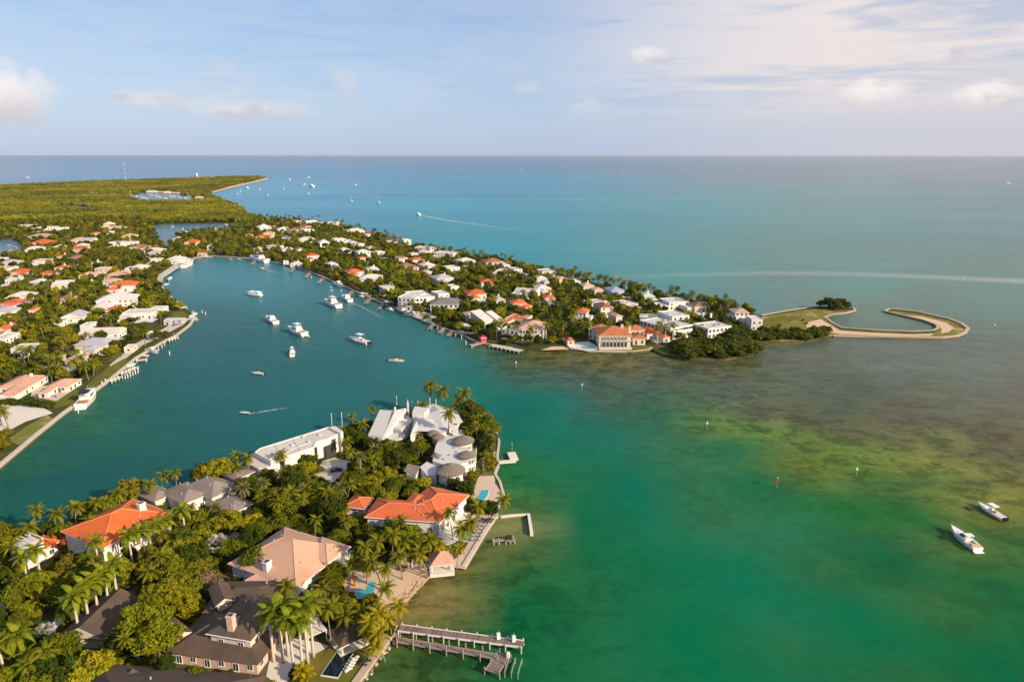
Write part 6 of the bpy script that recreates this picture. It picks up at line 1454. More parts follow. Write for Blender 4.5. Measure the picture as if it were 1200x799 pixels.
for x, y in ((-3, 0), (-1, 0), (1, 0), (1.7, 2.5), (1.7, 5.5)): MB().use('concrete').tube([(x, y, -1.6), (x, y, .5)], .3, 7).build('pile', d3)
d4 = empty('dock', tuple(at(590, 632, 1.2).xy) + (0,), R(8), 'small timber jet-ski platform off the white breakwater arm', 'dock', 'docks')
MB().use('wood_grey').box(-3.4, 2.2, -.7, .7, 1.0, 1.15).build('deck', d4); MB().use('wood_grey').box(.6, 3.4, -1.4, 1.8, 1.2, 1.35).build('lift_platform', d4)
for x in (-3, -1.4, .6, 2, 3.3):
    for y in (-.8, .8): MB().use('concrete').tube([(x, y, -1.6), (x, y, 1.3)], .16, 6).build('pile', d4)
MB().use('leaf_dark').box(.9, 2.6, -.6, 1.2, 1.354, 1.9).build('cover', d4)
dock('pale concrete wharf on piles beside the salmon mansion', (576, 404), (611, 411), 4.5, 1.6, 'concrete', 'white_paving', .1, 3.0, True, False, 'concrete')
dock('small wooden dock with pink boathouse at the end of the lagoon seawall', (552, 405), (568, 400), 2.6, 1.3, 'wood_grey', 'concrete', .4, 3.0, False, False)
dock('low wooden jetty in front of the mangroves', (864, 414), (881, 414), 3.0, 1.2, 'wood_grey', 'wood_grey', .5, 3.0, False, False)
pb = empty('boathouse', tuple(at(566, 399, 2).xy) + (GZ,), R(20), 'tiny pink boathouse on the small dock', 'boathouse'); MB().use('pink_paint').box(-1.7, 1.7, -1.7, 1.7, 0, 3.0).build('wall', pb); rb, _ = roof_build('pyramid', 3.4, 3.4, 25, .3, 'pink_paint'); rb.build('roof', pb, (0, 0, 3.004))
# mainland finger docks
for i, (a, b_, lab) in enumerate([((128, 447), (141, 441), 'short finger dock near the big piled dock'), ((140, 438), (160, 430), 'piled dock with white boat lift on the mainland shore'), ((160, 422), (172, 421), 'low finger dock beside the cabin boat on the mainland'), ((196, 399), (207, 395), 'short dock below the small boat hut on the mainland'), ((222, 374), (231, 374), 'jetty off the terrace point'), ((210, 361), (219, 360), 'short jetty on the inner side of the terrace point')]):
    dock(lab, a, b_, 1.8, 1.2, 'white_paving', 'concrete', .7, 2.6, False, False, 'frame_white')
for i, (x, y) in enumerate([(345, 315), (363, 321.5), (378, 328), (413, 343), (433, 352), (449, 358.5), (508, 382), (520, 386.5), (530, 390), (300, 306.5)]):
    dock('small wooden boat dock along the seawall of the spit', (x, y - 2), (x - 5, y + 3.5), 2.0, 1.1, 'wood_grey', 'wood_grey', .6, 3, False, False)
# boat slips with roofs
for x, y, lab in ((426, 344, 'small white roofed boat slip on the lagoon side of the spit'), (455, 354, 'white covered boat slip near the tiered grey house')):
    p = at(x, y, 3); o = empty('boat_slip', (p.x, p.y, 0), R(35), lab, 'boat slip'); MB().use('white_roof').box(-2.6, 2.6, -3.4, 3.4, 3.4, 3.6).build('roof', o)
    for sx in (-2.4, 2.4):
        for sy in (-3.2, 0, 3.2): MB().use('frame_white').tube([(sx, sy, -1.5), (sx, sy, 3.4)], .14, 6).build('post', o)
# mooring piles standing in the water
def pile_at(px, py, h, m='wood_grey', r=.2, label='weathered mooring pile standing in the water', group='mooring piles'):
    p = at(px, py); o = empty('mooring_pile', (p.x, p.y, 0), 0, label, 'pile', group); MB().use(m).tube([(0, 0, -1.6), (0, 0, h)], r, 7).build('shaft', o); MB().use('frame_white').tube([(0, 0, h - .002), (0, 0, h + .3)], [r * 1.15, .02], 7).build('cap', o)
for x, y in ((449, 351), (442, 350), (434, 349), (425, 345), (503, 380), (513, 386), (519, 389), (534, 395), (541, 397), (546, 404), (553, 408), (400, 342), (376, 331), (388, 338), (365, 326)): pile_at(x, y, 2.2, 'frame_white', .22, 'white mooring pile standing off the spit docks', 'mooring piles off the spit')
for x, y in ((120, 452), (124, 449), (186, 411), (190, 408), (193, 405), (199, 416), (237, 367), (241, 369), (199, 352), (151, 437), (156, 434), (92, 484), (147, 444), (150, 443), (153, 441.5), (156, 440), (159, 438.5), (162, 437)): pile_at(x, y, 2.2, 'frame_white', .22, 'white mooring pile standing off the mainland docks', 'mooring piles off the mainland')
for x, y, h in ((465, 474, 4.2), (478, 478, 4), (483, 480, 4), (490, 479, 4), (504, 476, 4), (511, 476, 3.5)): pile_at(x, y, h, 'frame_white', .16, 'tall white mooring post behind the thatched villa', 'posts behind the thatched villa')
pile_at(600, 529, 3.6, 'wood_grey', .14, 'thin lone pole in the water beside the L-shaped dock', 'lone pole')
# channel markers
def marker(px, py, board, label, h=3.8, num=None):
    p = at(px, py); o = empty('channel_marker', (p.x, p.y, 0), 0, label, 'channel marker'); MB().use('wood_grey').tube([(0, 0, -1.6), (0, 0, h)], .16, 8).build('post', o)
    if board in ('sign_red', 'sign_green'):
        b = MB().use(board); s = .75
        if board == 'sign_red': b.prism([(-s, 0), (s, 0), (0, s * 1.5)], -.04, .04)
        else: b.prism([(-s, 0), (s, 0), (s, 1.3), (-s, 1.3)], -.04, .04)
        q = b.build('board', o, (0, -.27, h - 1.2)); q.rotation_euler = (R(90), 0, 0)
        q = b.mesh('board'); q2 = put('board', q, o, (.27, 0, h - 1.2)); q2.rotation_euler = (R(90), 0, R(90))
    else: MB().use('frame_white').box(-.36, .36, -.24, -.2, h - 1.0, h - .3).build('board', o)
    MB().use('frame_white').tube([(0, 0, h), (0, 0, h + .3)], [.2, .05], 8).build('cap', o)
marker(604.7, 431, 'white', 'white channel post near the salmon mansion wharf'); marker(682, 458, 'white', 'white channel post off the seagrass in front of the arcaded mansion'); marker(828, 504, 'white', 'weathered channel post at the edge of the sandbar')
marker(910, 572, 'sign_red', 'channel marker with red triangle board in the green channel', 4.0); marker(1003, 558, 'white', 'thin pale channel post near the yellow sandbar', 3.6); marker(1165, 384, 'white', 'tiny white buoy post beyond the hook of the breakwater', 2.5)
# sun loungers and tables
def lounger(px, py, rz, cush, label, group, z=GZ + .12):
    p = at(px, py, z); o = empty('sun_lounger', (p.x, p.y, z), rz, label, 'sun lounger', group); MB().use('frame_white').box(-.32, .32, -.95, .95, .25, .32).build('frame', o)
    MB().use(cush).box(-.3, .3, -.93, .35, .325, .42).build('cushion', o); b = MB().use(cush).box(-.3, .3, 0, .75, 0, .1); q = b.build('backrest', o, (0, .36, .34)); q.rotation_euler = (R(35), 0, 0)
    for sx in (-.26, .26):
        for sy in (-.8, .8): MB().use('frame_white').box(sx - .03, sx + .03, sy - .03, sy + .03, 0, .248).build('leg', o)
for i in range(4): lounger(415.5 - i * .2, 676.5 + i * 3.0, R(60), 'cushion_orange', 'orange sun lounger in the row beside the kidney pool', 'orange loungers')
for i in range(5): lounger(416.5 - i * 2.0, 772 + i * 3.4, R(140), 'cushion_white', 'white sun lounger in the row beside the black lap pool', 'white loungers')
for i in range(5): lounger(565 - i * 1.7, 617 + i * 4.2, R(75), 'cushion_grey', 'dark sun lounger in the row on the sea terrace', 'dark loungers')
for px, py, lab in ((566, 611, 'dark dining table with chairs on the sea terrace'), (574, 611, 'second dark dining table nearer the breakwater arm on the sea terrace'), (472, 667, 'dark round table on the sand by the palms'), (428, 777, 'low dark bench frame on the lap pool lawn')):
    p = at(px, py, GZ); o = empty('garden_table', (p.x, p.y, GZ + .1), .4, lab, 'table'); MB().use('frame_dark').tube([(0, 0, .68), (0, 0, .75)], .75, 10).build('table_top', o); MB().use('frame_dark').tube([(0, 0, 0), (0, 0, .68)], .1, 6).build('leg', o)
    for k in range(4): a = k * 1.57; MB().use('frame_dark').box(-.25, .25, -.25, .25, 0, .45).box(-.25, .25, .2, .25, .45, .9).build('chair', o, (1.1 * math.cos(a), 1.1 * math.sin(a), 0), a - 1.57)
# beach boulders
rr = random.Random(5)
def rock_mesh(s):
    rs = random.Random(s); bm = bmesh.new(); bmesh.ops.create_icosphere(bm, subdivisions=1, radius=1)
    for v in bm.verts: v.co *= rs.uniform(.7, 1.15); v.co.z *= .65
    me = bpy.data.meshes.new('rock'); bm.to_mesh(me); bm.free(); return me
RK = []
for s in range(5):
    me = rock_mesh(s); me.materials.append(MATS['rock' if s < 4 else 'pale_rock']); RK.append(me)
line = P2([(503, 672), (490, 689), (478, 703), (466, 716)]); 
for i in range(190):
    t = rr.random() * 2.999; k = int(t); p = line[k].lerp(line[k + 1], t - k); o = put('boulder', rr.choice(RK), None, (p.x + rr.uniform(-2.2, 1.0), p.y + rr.uniform(-1.0, 1.4), GZ - .05 + rr.uniform(-.15, .15)), rr.uniform(0, 6), rr.uniform(.16, .48))
    tag(o, 'reddish-brown boulder in the rock bank between beach and water', 'boulder', 'boulders of the beach bank')
line = P2([(462, 738), (455, 752), (440, 773), (419, 803)])
for i in range(46):
    t = rr.random() * 2.999; k = int(t); p = line[k].lerp(line[k + 1], t - k); o = put('boulder', RK[4], None, (p.x + rr.uniform(.4, 1.6), p.y + rr.uniform(-.6, .6), .35 + rr.uniform(-.2, .3)), rr.uniform(0, 6), rr.uniform(.25, .6))
    tag(o, 'pale boulder at the foot of the lap pool seawall', 'boulder', 'boulders of the lap pool seawall')
# cars on drives
def car(px, py, rz, m, label):
    p = at(px, py, GZ); o = empty('car', (p.x, p.y, GZ + .06), rz, label, 'car'); b = MB().use(m); loft(b, [(.3, -2.2, 2.2, .88, .8), (.75, -2.25, 2.25, .9, .8), (.95, -2.2, 2.0, .85, .7)]); b.build('body', o)
    b = MB().use('glass'); loft(b, [(.93, -1.7, 1.1, .8, .68), (1.4, -1.3, .35, .66, .6)]); b.build('windows', o); MB().use(m).box(-1.28, .28, -.6, .6, 1.404, 1.46).build('roof', o)
    for sx in (-1.4, 1.4):
        for sy in (-.85, .85): MB().use('rubber').tube([(sx, sy - .1, .33), (sx, sy + .1, .33)], .33, 10).build('wheel', o)
car(132, 718, R(52), 'car_silver', 'silver car parked on the palm-lined drive'); car(394, 552, R(20), 'car_dark', 'dark car parked at the long white modern house'); car(430, 553, R(70), 'car_white', 'white car parked on the forecourt behind the date palm'); car(440, 548, R(80), 'car_dark', 'dark car parked on the forecourt near the shed-roofed wing')
# garden lamp posts and street lamp
p = at(76, 727, GZ); o = empty('street_lamp', (p.x, p.y, GZ), .6, 'grey street lamp with square head among the foreground trees', 'street lamp'); MB().use('metal_bar').tube([(0, 0, 0), (0, 0, 6.5)], [.12, .07], 6).build('pole', o); MB().use('metal_bar').box(-.5, .5, -.3, .3, 6.5, 6.65).build('lamp_head', o)
for px, py, lab in ((389, 498, 'thin white pole at the lagoon edge behind the long white house'), (201 * 0 + 401, 497, 'slender white flagpole between modern house and lagoon')):
    p = at(px, py, GZ); o = empty('pole', (p.x, p.y, 0), 0, lab, 'pole'); MB().use('frame_white').tube([(0, 0, -1.5), (0, 0, 6)], .12, 6).build('shaft', o); MB().use('frame_white').tube([(0, 0, 6), (0, 0, 6.3)], .2, 6).build('cap', o)
# ================================================================== PLANTING
KEEP.append(P2([(426, 510), (465, 487), (500, 479), (530, 475), (550, 480), (560, 488), (545, 494), (500, 488), (440, 514)], GZ))
VIS.append(([(243, 622), (268, 622), (268, 648), (243, 648)], project(at(255, 637, 6))[2] - 2)); VIS.append(([(46, 620), (86, 620), (86, 648), (46, 648)], project(at(66, 633, 5))[2] - 3))
PCELL = {}; WCELL = {}
for poly, dep in VIS:
    xs, ys_ = [p[0] for p in poly], [p[1] for p in poly]
    for cx in range(int(min(xs) // 20), int(max(xs) // 20) + 1):
        for cy in range(int(min(ys_) // 20), int(max(ys_) // 20) + 1): PCELL.setdefault((cx, cy), []).append((poly, dep))
for poly in KEEP:
    xs, ys_ = [p[0] for p in poly], [p[1] for p in poly]
    for cx in range(int(min(xs) // 25), int(max(xs) // 25) + 1):
        for cy in range(int(min(ys_) // 25), int(max(ys_) // 25) + 1): WCELL.setdefault((cx, cy), []).append(poly)
def blocked(x, y, r=0.0):
    for ox, oy in ((0, 0), (r, 0), (-r, 0), (0, r), (0, -r)) if r else ((0, 0),):
        for poly in WCELL.get((int((x + ox) // 25), int((y + oy) // 25)), ()):
            if inside(x + ox, y + oy, poly): return True
    return False
def hides(x, y, h, r):
    for ox, z in ((0, h), (-.85 * r, .68 * h), (.85 * r, .68 * h), (0, .55 * h), (-.55 * r, .9 * h), (.55 * r, .9 * h), (0, .8 * h)):
        q = project((x + ox, y, GZ + z))
        for poly, dep in PCELL.get((int(q[0] // 20), int(q[1] // 20)), ()):
            if q[2] < dep + 2 and inside(q[0], q[1], poly): return True
    return False
def near_name(x, y, lst=None):
    return min((h for h in HOUSES if h[2] != 'x'), key=lambda t: (t[0] - x) ** 2 + (t[1] - y) ** 2)[2]
def two_names(what, x, y):
    l = []
    for h in sorted((h for h in HOUSES if h[2] != 'x'), key=lambda t: (t[0] - x) ** 2 + (t[1] - y) ** 2):
        if h[2] not in l: l.append(h[2])
        if len(l) == 2: break
    lab = f'{what} between the {l[0]} and the {l[1]}'
    return lab if len(lab.split()) <= 16 else f'{what} beside the {l[0]}'
rt = random.Random(21)
TAKEN = {}
def take(x, y, r):
    TAKEN.setdefault((int(x // 6), int(y // 6)), []).append((x, y, r))
def crowded(x, y, r):
    for i in range(-1, 2):
        for j in range(-1, 2):
            for a, b_, q in TAKEN.get((int(x // 6) + i, int(y // 6) + j), ()):
                if (a - x) ** 2 + (b_ - y) ** 2 < ((r + q) * .5) ** 2: return True
    return False
GP = 'palms of the foreground point'
npalm = 0
def palm_px(kind, px, py, h, mode='crown', scale=.86, lean=None, lab=None, detail=True, group=GP, cr=None):
    p = at(px, py, GZ + h) if mode == 'crown' else at(px, py, GZ)
    n = near_name(p.x, p.y); take(p.x, p.y, 1.2)
    return palm(kind, (p.x, p.y, GZ), h, lab or two_names(KIND[kind] if h > 5.8 else 'low ' + KIND[kind], p.x, p.y), group, lean, scale, detail, cr)
# royal palms with their trunks in full view
for x, y in ((321, 775), (332, 776), (338, 768), (344.5, 785), (355, 787), (361, 777), (367.5, 769)): palm_px('royal', x, y, 11.5 + rt.uniform(-.8, 1.4), 'base', 1.12, lab='royal palm with tall pale trunk beside the lap pool lawn')
for x, y in ((94, 748), (106, 737), (117, 727), (129, 716), (139, 707), (33, 797), (10, 806)): palm_px('royal', x, y, 10 + rt.uniform(-.6, .8), 'base', 1.15, lab='royal palm with pale trunk in the row along the dark drive')
for x, y in ((169, 662), (179, 656), (190, 650), (200, 643), (157, 668), (219, 634), (118, 676), (50, 684), (34, 690)): palm_px('royal', x, y, 8.5 + rt.uniform(-.6, .8), 'base', 1.0, lab='royal palm in front of the orange-roofed villa')
for k, l in (('coconut', [(290, 536, 8.5), (280, 548, 6), (187, 557, 8), (205, 555, 8.5), (170, 566, 7), (110, 590, 8), (125, 584, 7.5), (140, 580, 8), (60, 602, 7.5), (85, 596, 8), (560, 592, 6.5), (586, 582, 6.5), (530, 604, 7), (551, 612, 6), (540, 618, 5),
       (458, 625, 9), (440, 632, 9), (475, 636, 7.5), (492, 640, 8), (505, 632, 8), (425, 640, 8), (470, 650, 7), (445, 655, 8), (428, 657, 6), (449, 665, 6.5), (463, 690, 6), (415, 660, 5), (380, 693, 7), (395, 705, 8), (372, 700, 8), (340, 690, 6), (405, 722, 6), (385, 715, 8.5), (15, 640, 7), (30, 618, 7), (95, 612, 7), (470, 612, 6), (410, 612, 6)]),
     ('coconut_yellow', [(448, 718, 7), (432, 728, 7), (458, 722, 6), (444, 736, 6.5), (450, 755, 4.5), (425, 742, 5), (500, 650, 6), (520, 640, 5.5), (462, 705, 5.5), (535, 648, 4.5)]),
     ('date', [(253, 596, 7), (285, 573, 6.5), (307, 567, 6.5), (330, 556, 6.5), (421, 536, 10), (398, 572, 6), (575, 508, 8), (490, 512, 8), (355, 574, 6), (440, 527, 6)]),):
    for x, y, h in l: palm_px(k, x, y, h * rt.uniform(.95, 1.2), scale=rt.uniform(.64, .88))
for x, y, h, s in ((505, 453, 13, 1.15), (520, 459, 12.5, 1.2), (543, 461, 12.5, 1.15), (537, 470, 9, 1.0), (552, 476, 8, 1.0), (525, 484, 14, 1.0)): palm_px('coconut', x, y, h, scale=s, lean=.6)
p = at(255, 637, GZ + 6); o = empty('palm_tree', (p.x, p.y, GZ), 0, 'silver-leaved fan palm standing out pale among dark trees', 'palm tree', GP); MB().use('palm_bark').tube([(0, 0, -.2), (0, 0, 6)], [.35, .28], 8).build('trunk', o); put('crown', CR['silver'], o, (0, 0, 6), 0, 1.05); take(p.x, p.y, 2.5)
p = at(52, 738, GZ + 3); o = empty('palm_tree', (p.x, p.y, GZ), 0, 'small silver-leaved fan palm beside the pale path', 'palm tree', GP); MB().use('palm_bark').tube([(0, 0, -.2), (0, 0, 2.4)], [.35, .28], 8).build('trunk', o); put('crown', CR['silver'], o, (0, 0, 2.4), 0, .8); take(p.x, p.y, 2.5)
p = at(66, 633, GZ + 4); tree('poinciana', (p.x, p.y), .95, 'royal poinciana covered in red-orange flowers beside the small pavilion', None, name='flowering_tree'); take(p.x, p.y, 3)
p = at(243, 683, GZ + 4); tree('bare', (p.x, p.y), 1.0, 'leafless brownish tree behind the dark-shingled house', None, name='bare_tree'); take(p.x, p.y, 3)
for x, y, s, k in ((205, 650, 1.05, 2), (170, 730, 1.25, 0), (195, 700, 1.15, 2), (185, 752, 1.1, 4), (255, 553, 1.15, 2), (238, 555, .95, 3), (272, 640, .9, 0), (300, 655, .95, 4), (345, 560, 1.0, 1), (485, 528, .9, 1), (465, 540, 1.0, 1), (370, 545, .6, 0), (230, 655, 1.0, 1), (215, 690, 1.0, 0), (105, 790, 1.1, 2), (70, 765, 1.0, 4), (208, 786, .6, 0), (226, 790, .65, 4), (246, 792, .6, 2), (266, 796, .65, 0), (286, 796, .6, 3), (190, 778, .7, 1)):
    p = at(x, y, GZ + 5); tree(k, (p.x, p.y), s * 1.15, ('dense green garden tree' if k in (0, 4) else 'dark green garden tree' if k == 1 else 'bright yellow-green garden tree' if k == 2 else 'olive garden tree') + f' beside the {near_name(p.x, p.y)}', 'garden trees of the foreground point'); take(p.x, p.y, 3 * s)
# the rest of the foreground point fills with trees, palms, clumps and undergrowth
cand = []
x0, x1 = min(p.x for p in isl), max(p.x for p in isl); y0, y1 = min(p.y for p in isl), max(p.y for p in isl)
yy = 110.0
while yy < y1:
    xx = x0
    while xx < x1:
        cand.append((xx + rt.uniform(-1.6, 1.6), yy + rt.uniform(-1.6, 1.6))); xx += 5.0
    yy += 5.0
rt.shuffle(cand); cand.sort(key=lambda c: round(c[1] / 60))
imass = []; bush = []; nb = 0; npl = 0; nar = 0
TNAME = {0: 'dense green', 1: 'dark green', 2: 'bright yellow-green', 3: 'olive', 4: 'broad green', 5: 'deep green'}
for x, y in cand:
    if not inside(x, y, isl): continue
    q = project((x, y, GZ))
    if not (-190 < q[0] < 720 and q[1] < 900): continue
    if blocked(x, y, .8): continue
    dd = polydist(Vector((x, y, 0)), isl + isl[:1])
    u = rt.random()
    if dd > 1.8 and u < .62:
        s = rt.uniform(.68, 1.25); k = rt.choices((0, 1, 2, 3, 4, 5), (4, 2.2, 2.6, 1.0, 3, 1.5))[0]
        for s in (s, s * .75, s * .55):
            if not hides(x, y, 7.6 * s, 4 * s) and not crowded(x, y, 3.4 * s) and not blocked(x, y, 2.2 * s):
                take(x, y, 3.0 * s); nb += 1
                if nb > 268: imass.append((x, y, GZ)); break
                tree(k, (x, y), s, two_names(('tall ' if s > .92 else 'small ' if s < .66 else '') + TNAME[k] + ' tree', x, y), 'garden trees of the foreground point', zs=rt.uniform(.85, 1.15)); break
    elif u < .80 and npl < 62 and dd > .8:
        h = rt.uniform(5.5, 9.5)
        if not hides(x, y, h, 3.2) and not crowded(x, y, 1.6):
            palm('coconut', (x, y, GZ), h, two_names('coconut palm' if h < 7 else 'tall coconut palm', x, y), GP, None, rt.uniform(.6, .86)); take(x, y, 1.4); npl += 1
    elif u < .90 and nar < 70 and dd > 1:
        s = rt.uniform(.75, 1.15)
        if not hides(x, y, 3.2 * s, 1.8) and not crowded(x, y, 1.3):
            o = empty('palm_clump', (x, y, GZ), rt.uniform(0, 6), two_names('bushy areca palm clump', x, y), 'palm', 'areca clumps of the foreground point')
            for k in range(4): a = k * 1.57 + rt.random(); put('stem_crown', CR['areca'], o, (.5 * math.cos(a), .5 * math.sin(a), .7 + .35 * k), a, s * rt.uniform(.75, 1.0))
            st = MB().use('crownshaft')
            for k in range(4): a = k * 1.57; st.tube([(.4 * math.cos(a), .4 * math.sin(a), -.1), (.5 * math.cos(a), .5 * math.sin(a), 1.6)], .06, 4)
            st.build('stems', o); take(x, y, 1.3); nar += 1
    if not hides(x, y, 2.0, 1.4): bush.append((x, y, GZ - .1))
print('ISLAND', nb, npl, nar, len(imass))
if imass: scatter_stuff('garden_trees', imass, [BL[k][0] for k in (0, 1, 2, 4)], 'further garden trees along the lagoon edge of the foreground point', 'trees', .7, .95, 23)
extra_b = []
for x, y, z in bush:
    for k in range(2):
        a, b_ = x + rt.uniform(-2.2, 2.2), y + rt.uniform(-2.2, 2.2)
        if inside(a, b_, isl) and not blocked(a, b_, .9) and not hides(a, b_, 1.8, 1.4): extra_b.append((a, b_, GZ - .1))
scatter_stuff('undergrowth', bush + extra_b, [BL['shrub'][0], BL['shrub_dark'][0], BL['shrub_yellow'][0]], 'dense mixed shrubs filling the gardens of the foreground point', 'shrubs', .65, 1.35, 3)

# ---- spit and mainland: the largest individually, then the mass
GT = {'spit': 'palms of the wooded spit', 'main': 'palms of the mainland'}
def side(x, y): return 'spit' if x > -240 and y > 370 and project((x, y, 0))[0] > 240 else 'main'
cand = []
for (xa, xb, ya, yb, st) in ((-760, 240, 215, 800, 7.4), (-1500, 75, 800, 1560, 10.0)):
    yy = ya
    while yy < yb:
        xx = xa
        while xx < xb: cand.append((xx + rt.uniform(-2.6, 2.6), yy + rt.uniform(-2.6, 2.6))); xx += st
        yy += st
mass = []; massp = []; lowsh = []; nm = 0; npm = 0
mang = P2([(776,418),(800,422),(850,423),(880,417),(893,406),(905,403),(900,392),(880,388),(850,391),(820,394),(790,392),(772,400)])
mang2 = P2([(897,403),(930,403),(974,396),(974,390),(935,391),(900,394)])
parkb = parkp
cand.sort(key=lambda c: c[1])
for x, y in cand:
    q = project((x, y, GZ))
    if not (-330 < q[0] < 1000 and 240 < q[1] < 660): continue
    if q[0] > 884 or not inside(x, y, main): continue
    if any(inside(x, y, pp) for pp in ponds.values()) or inside(x, y, parkb): continue
    if inside(x, y, mang) or inside(x, y, mang2) or blocked(x, y, 1.5): continue
    dN = polydist(Vector((x, y, 0)), LN); dS = min(polydist(Vector((x, y, 0)), LS), polydist(Vector((x, y, 0)), LM))
    u = rt.random()
    if dS < 2.5: continue
    if u < (.34 if dN < 22 else .17):
        h = rt.uniform(6.5, 10.5)
        if rt.random() < .7 and hides(x, y, h, 2.6): continue
        if npm < 82 and y < 770:
            sd_ = side(x, y); palm('coconut', (x, y, GZ), h, f'coconut palm near the {near_name(x, y)}', GT[sd_], None, 1.0, False, 'far_dark' if dN < 25 or rt.random() < .4 else 'far'); npm += 1
        else: massp.append((x, y, GZ + h - 8.0))
    else:
        s = rt.uniform(.6, 1.05)
        ok = not (rt.random() < .9 and hides(x, y, 7 * s, 4 * s)) and not (y < 800 and crowded(x, y, 3.0 * s))
        if not ok: s = .55; ok = not (rt.random() < .85 and hides(x, y, 7 * s, 4 * s)) and not (y < 800 and crowded(x, y, 3.0 * s))
        if ok: mass.append((x, y, GZ - .3)); take(x, y, 3.0 * s) if y < 800 else None
        elif not (rt.random() < .8 and hides(x, y, 2.2, 1.5)): lowsh.append((x, y, GZ - .1))
scatter_stuff('woodland', mass, LOW, 'dense garden woodland covering the spit and the mainland', 'trees', .56, 1.05, 7)
scatter_stuff('undergrowth', lowsh, [BL['shrub'][0], BL['shrub_dark'][0]], 'low shrubs between the houses of the spit and mainland', 'shrubs', .9, 1.7, 9)
pm = MB().use('palm_bark').tube([(0, 0, -4), (.3, 0, 8)], [.22, .15], 5).mesh('trunk')
def far_palm(crm):
    V = np.array([v.co[:] for v in crm.vertices]) + np.array([.3, 0, 8.0]); Q = np.array([p.vertices[:] for p in crm.polygons]); T = np.array([v.co[:] for v in pm.vertices]); F = np.array([p.vertices[:] for p in pm.polygons if len(p.vertices) == 4])
    return np_mesh('palm', np.concatenate([V, T]), np.concatenate([Q, F + len(V)]), [crm.materials[0].name, 'palm_bark'], np.concatenate([np.zeros(len(Q)), np.ones(len(F))]))
scatter_stuff('distant_palms', massp, [far_palm(CR['far']), far_palm(CR['far_dark'])], 'distant coconut palms scattered over the mainland', 'palm trees', .75, .95, 13)
# mangroves, every tree
for poly, n, ls, g in ((mang, 64, 'dense dark mangrove tree in the thicket below the white modern complex', 'mangroves below the white complex'), (mang2, 22, 'mangrove bush in the belt beside the hooked breakwater', 'mangroves by the breakwater')):
    xs, ys_ = [p.x for p in poly], [p.y for p in poly]; k = 0; tries = 0; got = []
    while k < n and tries < 4000:
        tries += 1; x, y = rt.uniform(min(xs), max(xs)), rt.uniform(min(ys_), max(ys_)); s = rt.uniform(1.1, 1.75) if n > 30 else rt.uniform(.95, 1.4)
        if inside(x, y, poly) and all((a - x) ** 2 + (b_ - y) ** 2 > 9 for a, b_ in got):
            if hides(x, y, 6.6 * s, 3 * s): continue
            got.append((x, y)); tree(5, (x, y), s, ls, g, zs=.82, name='mangrove_tree', dz=-2.1 * s); k += 1
for i, (x, y) in enumerate(((962, 360.5), (970, 361), (978, 361.5), (985, 361), (991, 362), (974, 363), (983, 363.5))):
    p = at(x, y, GZ); tree(1 if i % 2 else 5, (p.x, p.y), rt.uniform(1.0, 1.25), 'dark tree in the lone clump on the breakwater grass', 'lone clump on the breakwater', dz=-2.0)
for x, y, s in ((913, 383, .5), (941, 376, .35), (945, 380, .4), (905, 386, .5)):
    p = at(x, y, GZ); tree('shrub', (p.x, p.y), s * 2, 'small shrub on the breakwater grass', 'shrubs on the breakwater', name='shrub', cat='shrub')
# palms lining the open-sea side of the spit
for x, y in ((566, 299), (572, 299), (580, 300), (606, 309), (620, 311), (648, 314), (658, 317), (664, 318), (684, 321), (702, 324), (709, 323), (716, 326), (730, 331), (738, 330), (744, 331), (749, 334), (788, 340), (794, 338), (806, 347), (812, 345), (818, 346), (826, 349), (832, 350), (838, 351), (845, 353), (852, 355), (858, 357), (863, 358), (541, 293), (530, 290), (440, 268), (452, 271), (420, 262), (402, 258), (395, 257), (372, 253), (350, 253), (340, 253)):
    p = at(x, y, GZ + 9); palm('coconut', (p.x, p.y, GZ), 9 + rt.uniform(-1, 1.5), 'dark coconut palm on the open-sea shore of the spit', 'shore palms of the spit', None, 1.0, False, 'far_dark')
for x, y in ((770, 404), (772, 398), (779, 402), (788, 400), (604, 402), (596, 400), (622, 404), (640, 400), (650, 396), (660, 398), (672, 384), (690, 398), (582, 398), (588, 394)):
    p = at(x, y, GZ); palm('royal', (p.x, p.y, GZ), 9.5, 'tall pale-trunked palm on the waterfront of the mansions', 'waterfront palms of the mansions', None, .95, False, 'far')
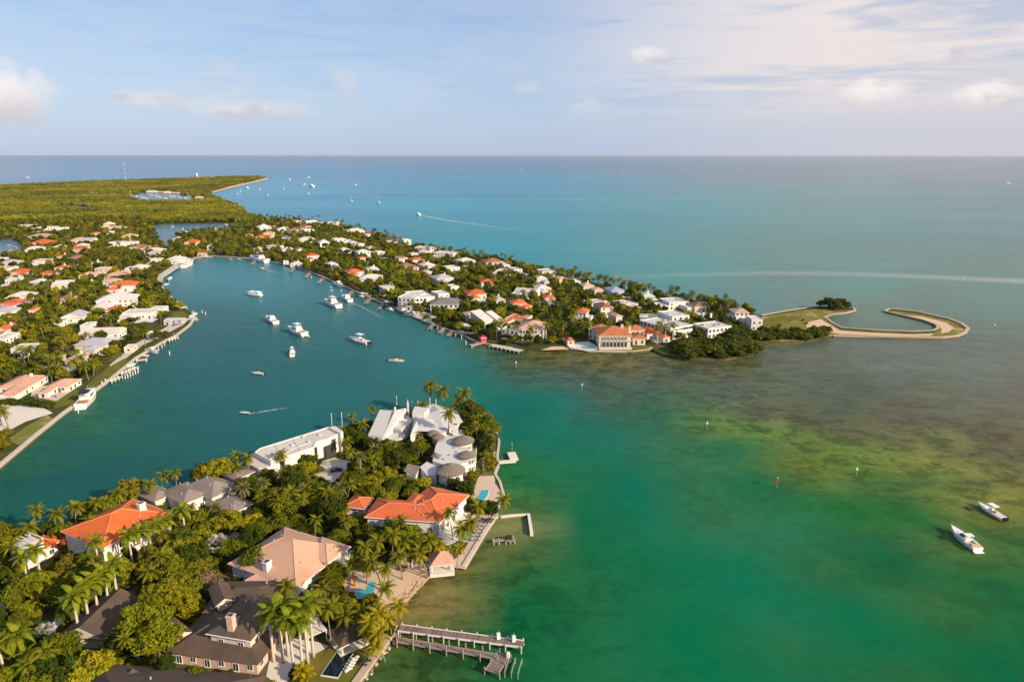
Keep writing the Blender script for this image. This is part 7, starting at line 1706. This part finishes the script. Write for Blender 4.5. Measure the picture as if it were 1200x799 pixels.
for x, y in ((10, 502), (-6, 505), (2, 498), (68, 440), (78, 438), (88, 441), (60, 436), (96, 436), (72, 432), (104, 446), (110, 440)):
    p = at(x, y, GZ); palm('coconut', (p.x, p.y, GZ), 7.5, 'coconut palm beside the salmon-roofed mainland house', 'palms of the mainland', None, 1.0, False, 'coconut')
for i in range(10):
    p = at(552 + (i % 5) * 6.5, 593 + (i // 5) * 6 + (i % 5) * .8, GZ); tree('shrub_dark', (p.x, p.y), 1.15, 'dark hedge shrub between the two pools of the sea terrace', 'hedge on the sea terrace', name='shrub', cat='shrub')
hedge = P2([(4, 462), (30, 468), (60, 474), (64, 470), (40, 465), (8, 458)])
for i in range(14):
    a, b_ = P2([(6, 473), (60, 477)], GZ); p = a.lerp(b_, i / 13); tree('shrub_dark', (p.x, p.y + rt.uniform(-.6, .6)), 1.25, 'dark clipped hedge shrub below the blue mainland pool', 'hedge below the blue pool', name='shrub', cat='shrub')
# ---- far park: one unbroken canopy
pts = []; xs, ys_ = [p.x for p in parkp], [p.y for p in parkp]; beach = [KEEP[i] for i in range(len(KEEP)) if min(p.y for p in KEEP[i]) > 1250]
n = 0
while len(pts) < 19000 and n < 120000:
    n += 1; y = math.exp(rt.uniform(math.log(1050), math.log(4500))); x = rt.uniform(-1.15 * y, -.36 * y)
    if not inside(x, y, parkp) or any(inside(x, y, ponds[k]) for k in ('marina basin', 'mangrove creek', 'mangrove pool')) or any(inside(x, y, bb) for bb in beach) or hides(x, y, 7, 6): continue
    pts.append((x, y, GZ - .5))
scatter_stuff('mangrove_forest', pts, PARKM, 'unbroken olive-green mangrove forest of the far park', 'forest', .8, 1.6, 17)
# ================================================================== AIR
hm = bpy.data.materials.new('haze'); hm.use_nodes = True; nt = hm.node_tree; nt.nodes.clear()
pv = nt.nodes.new('ShaderNodeVolumePrincipled'); pv.inputs['Color'].default_value = (.86, .88, .95, 1); pv.inputs['Density'].default_value = HAZE; pv.inputs['Anisotropy'].default_value = .3
mo = nt.nodes.new('ShaderNodeOutputMaterial'); L(nt, pv.outputs[0], mo.inputs['Volume']); MATS['haze'] = hm
tag(MB().use('haze').box(-160000, 160000, -400, 125000, -3, 96).build('haze'), 'thin pale sea haze', 'haze', None, 'stuff')
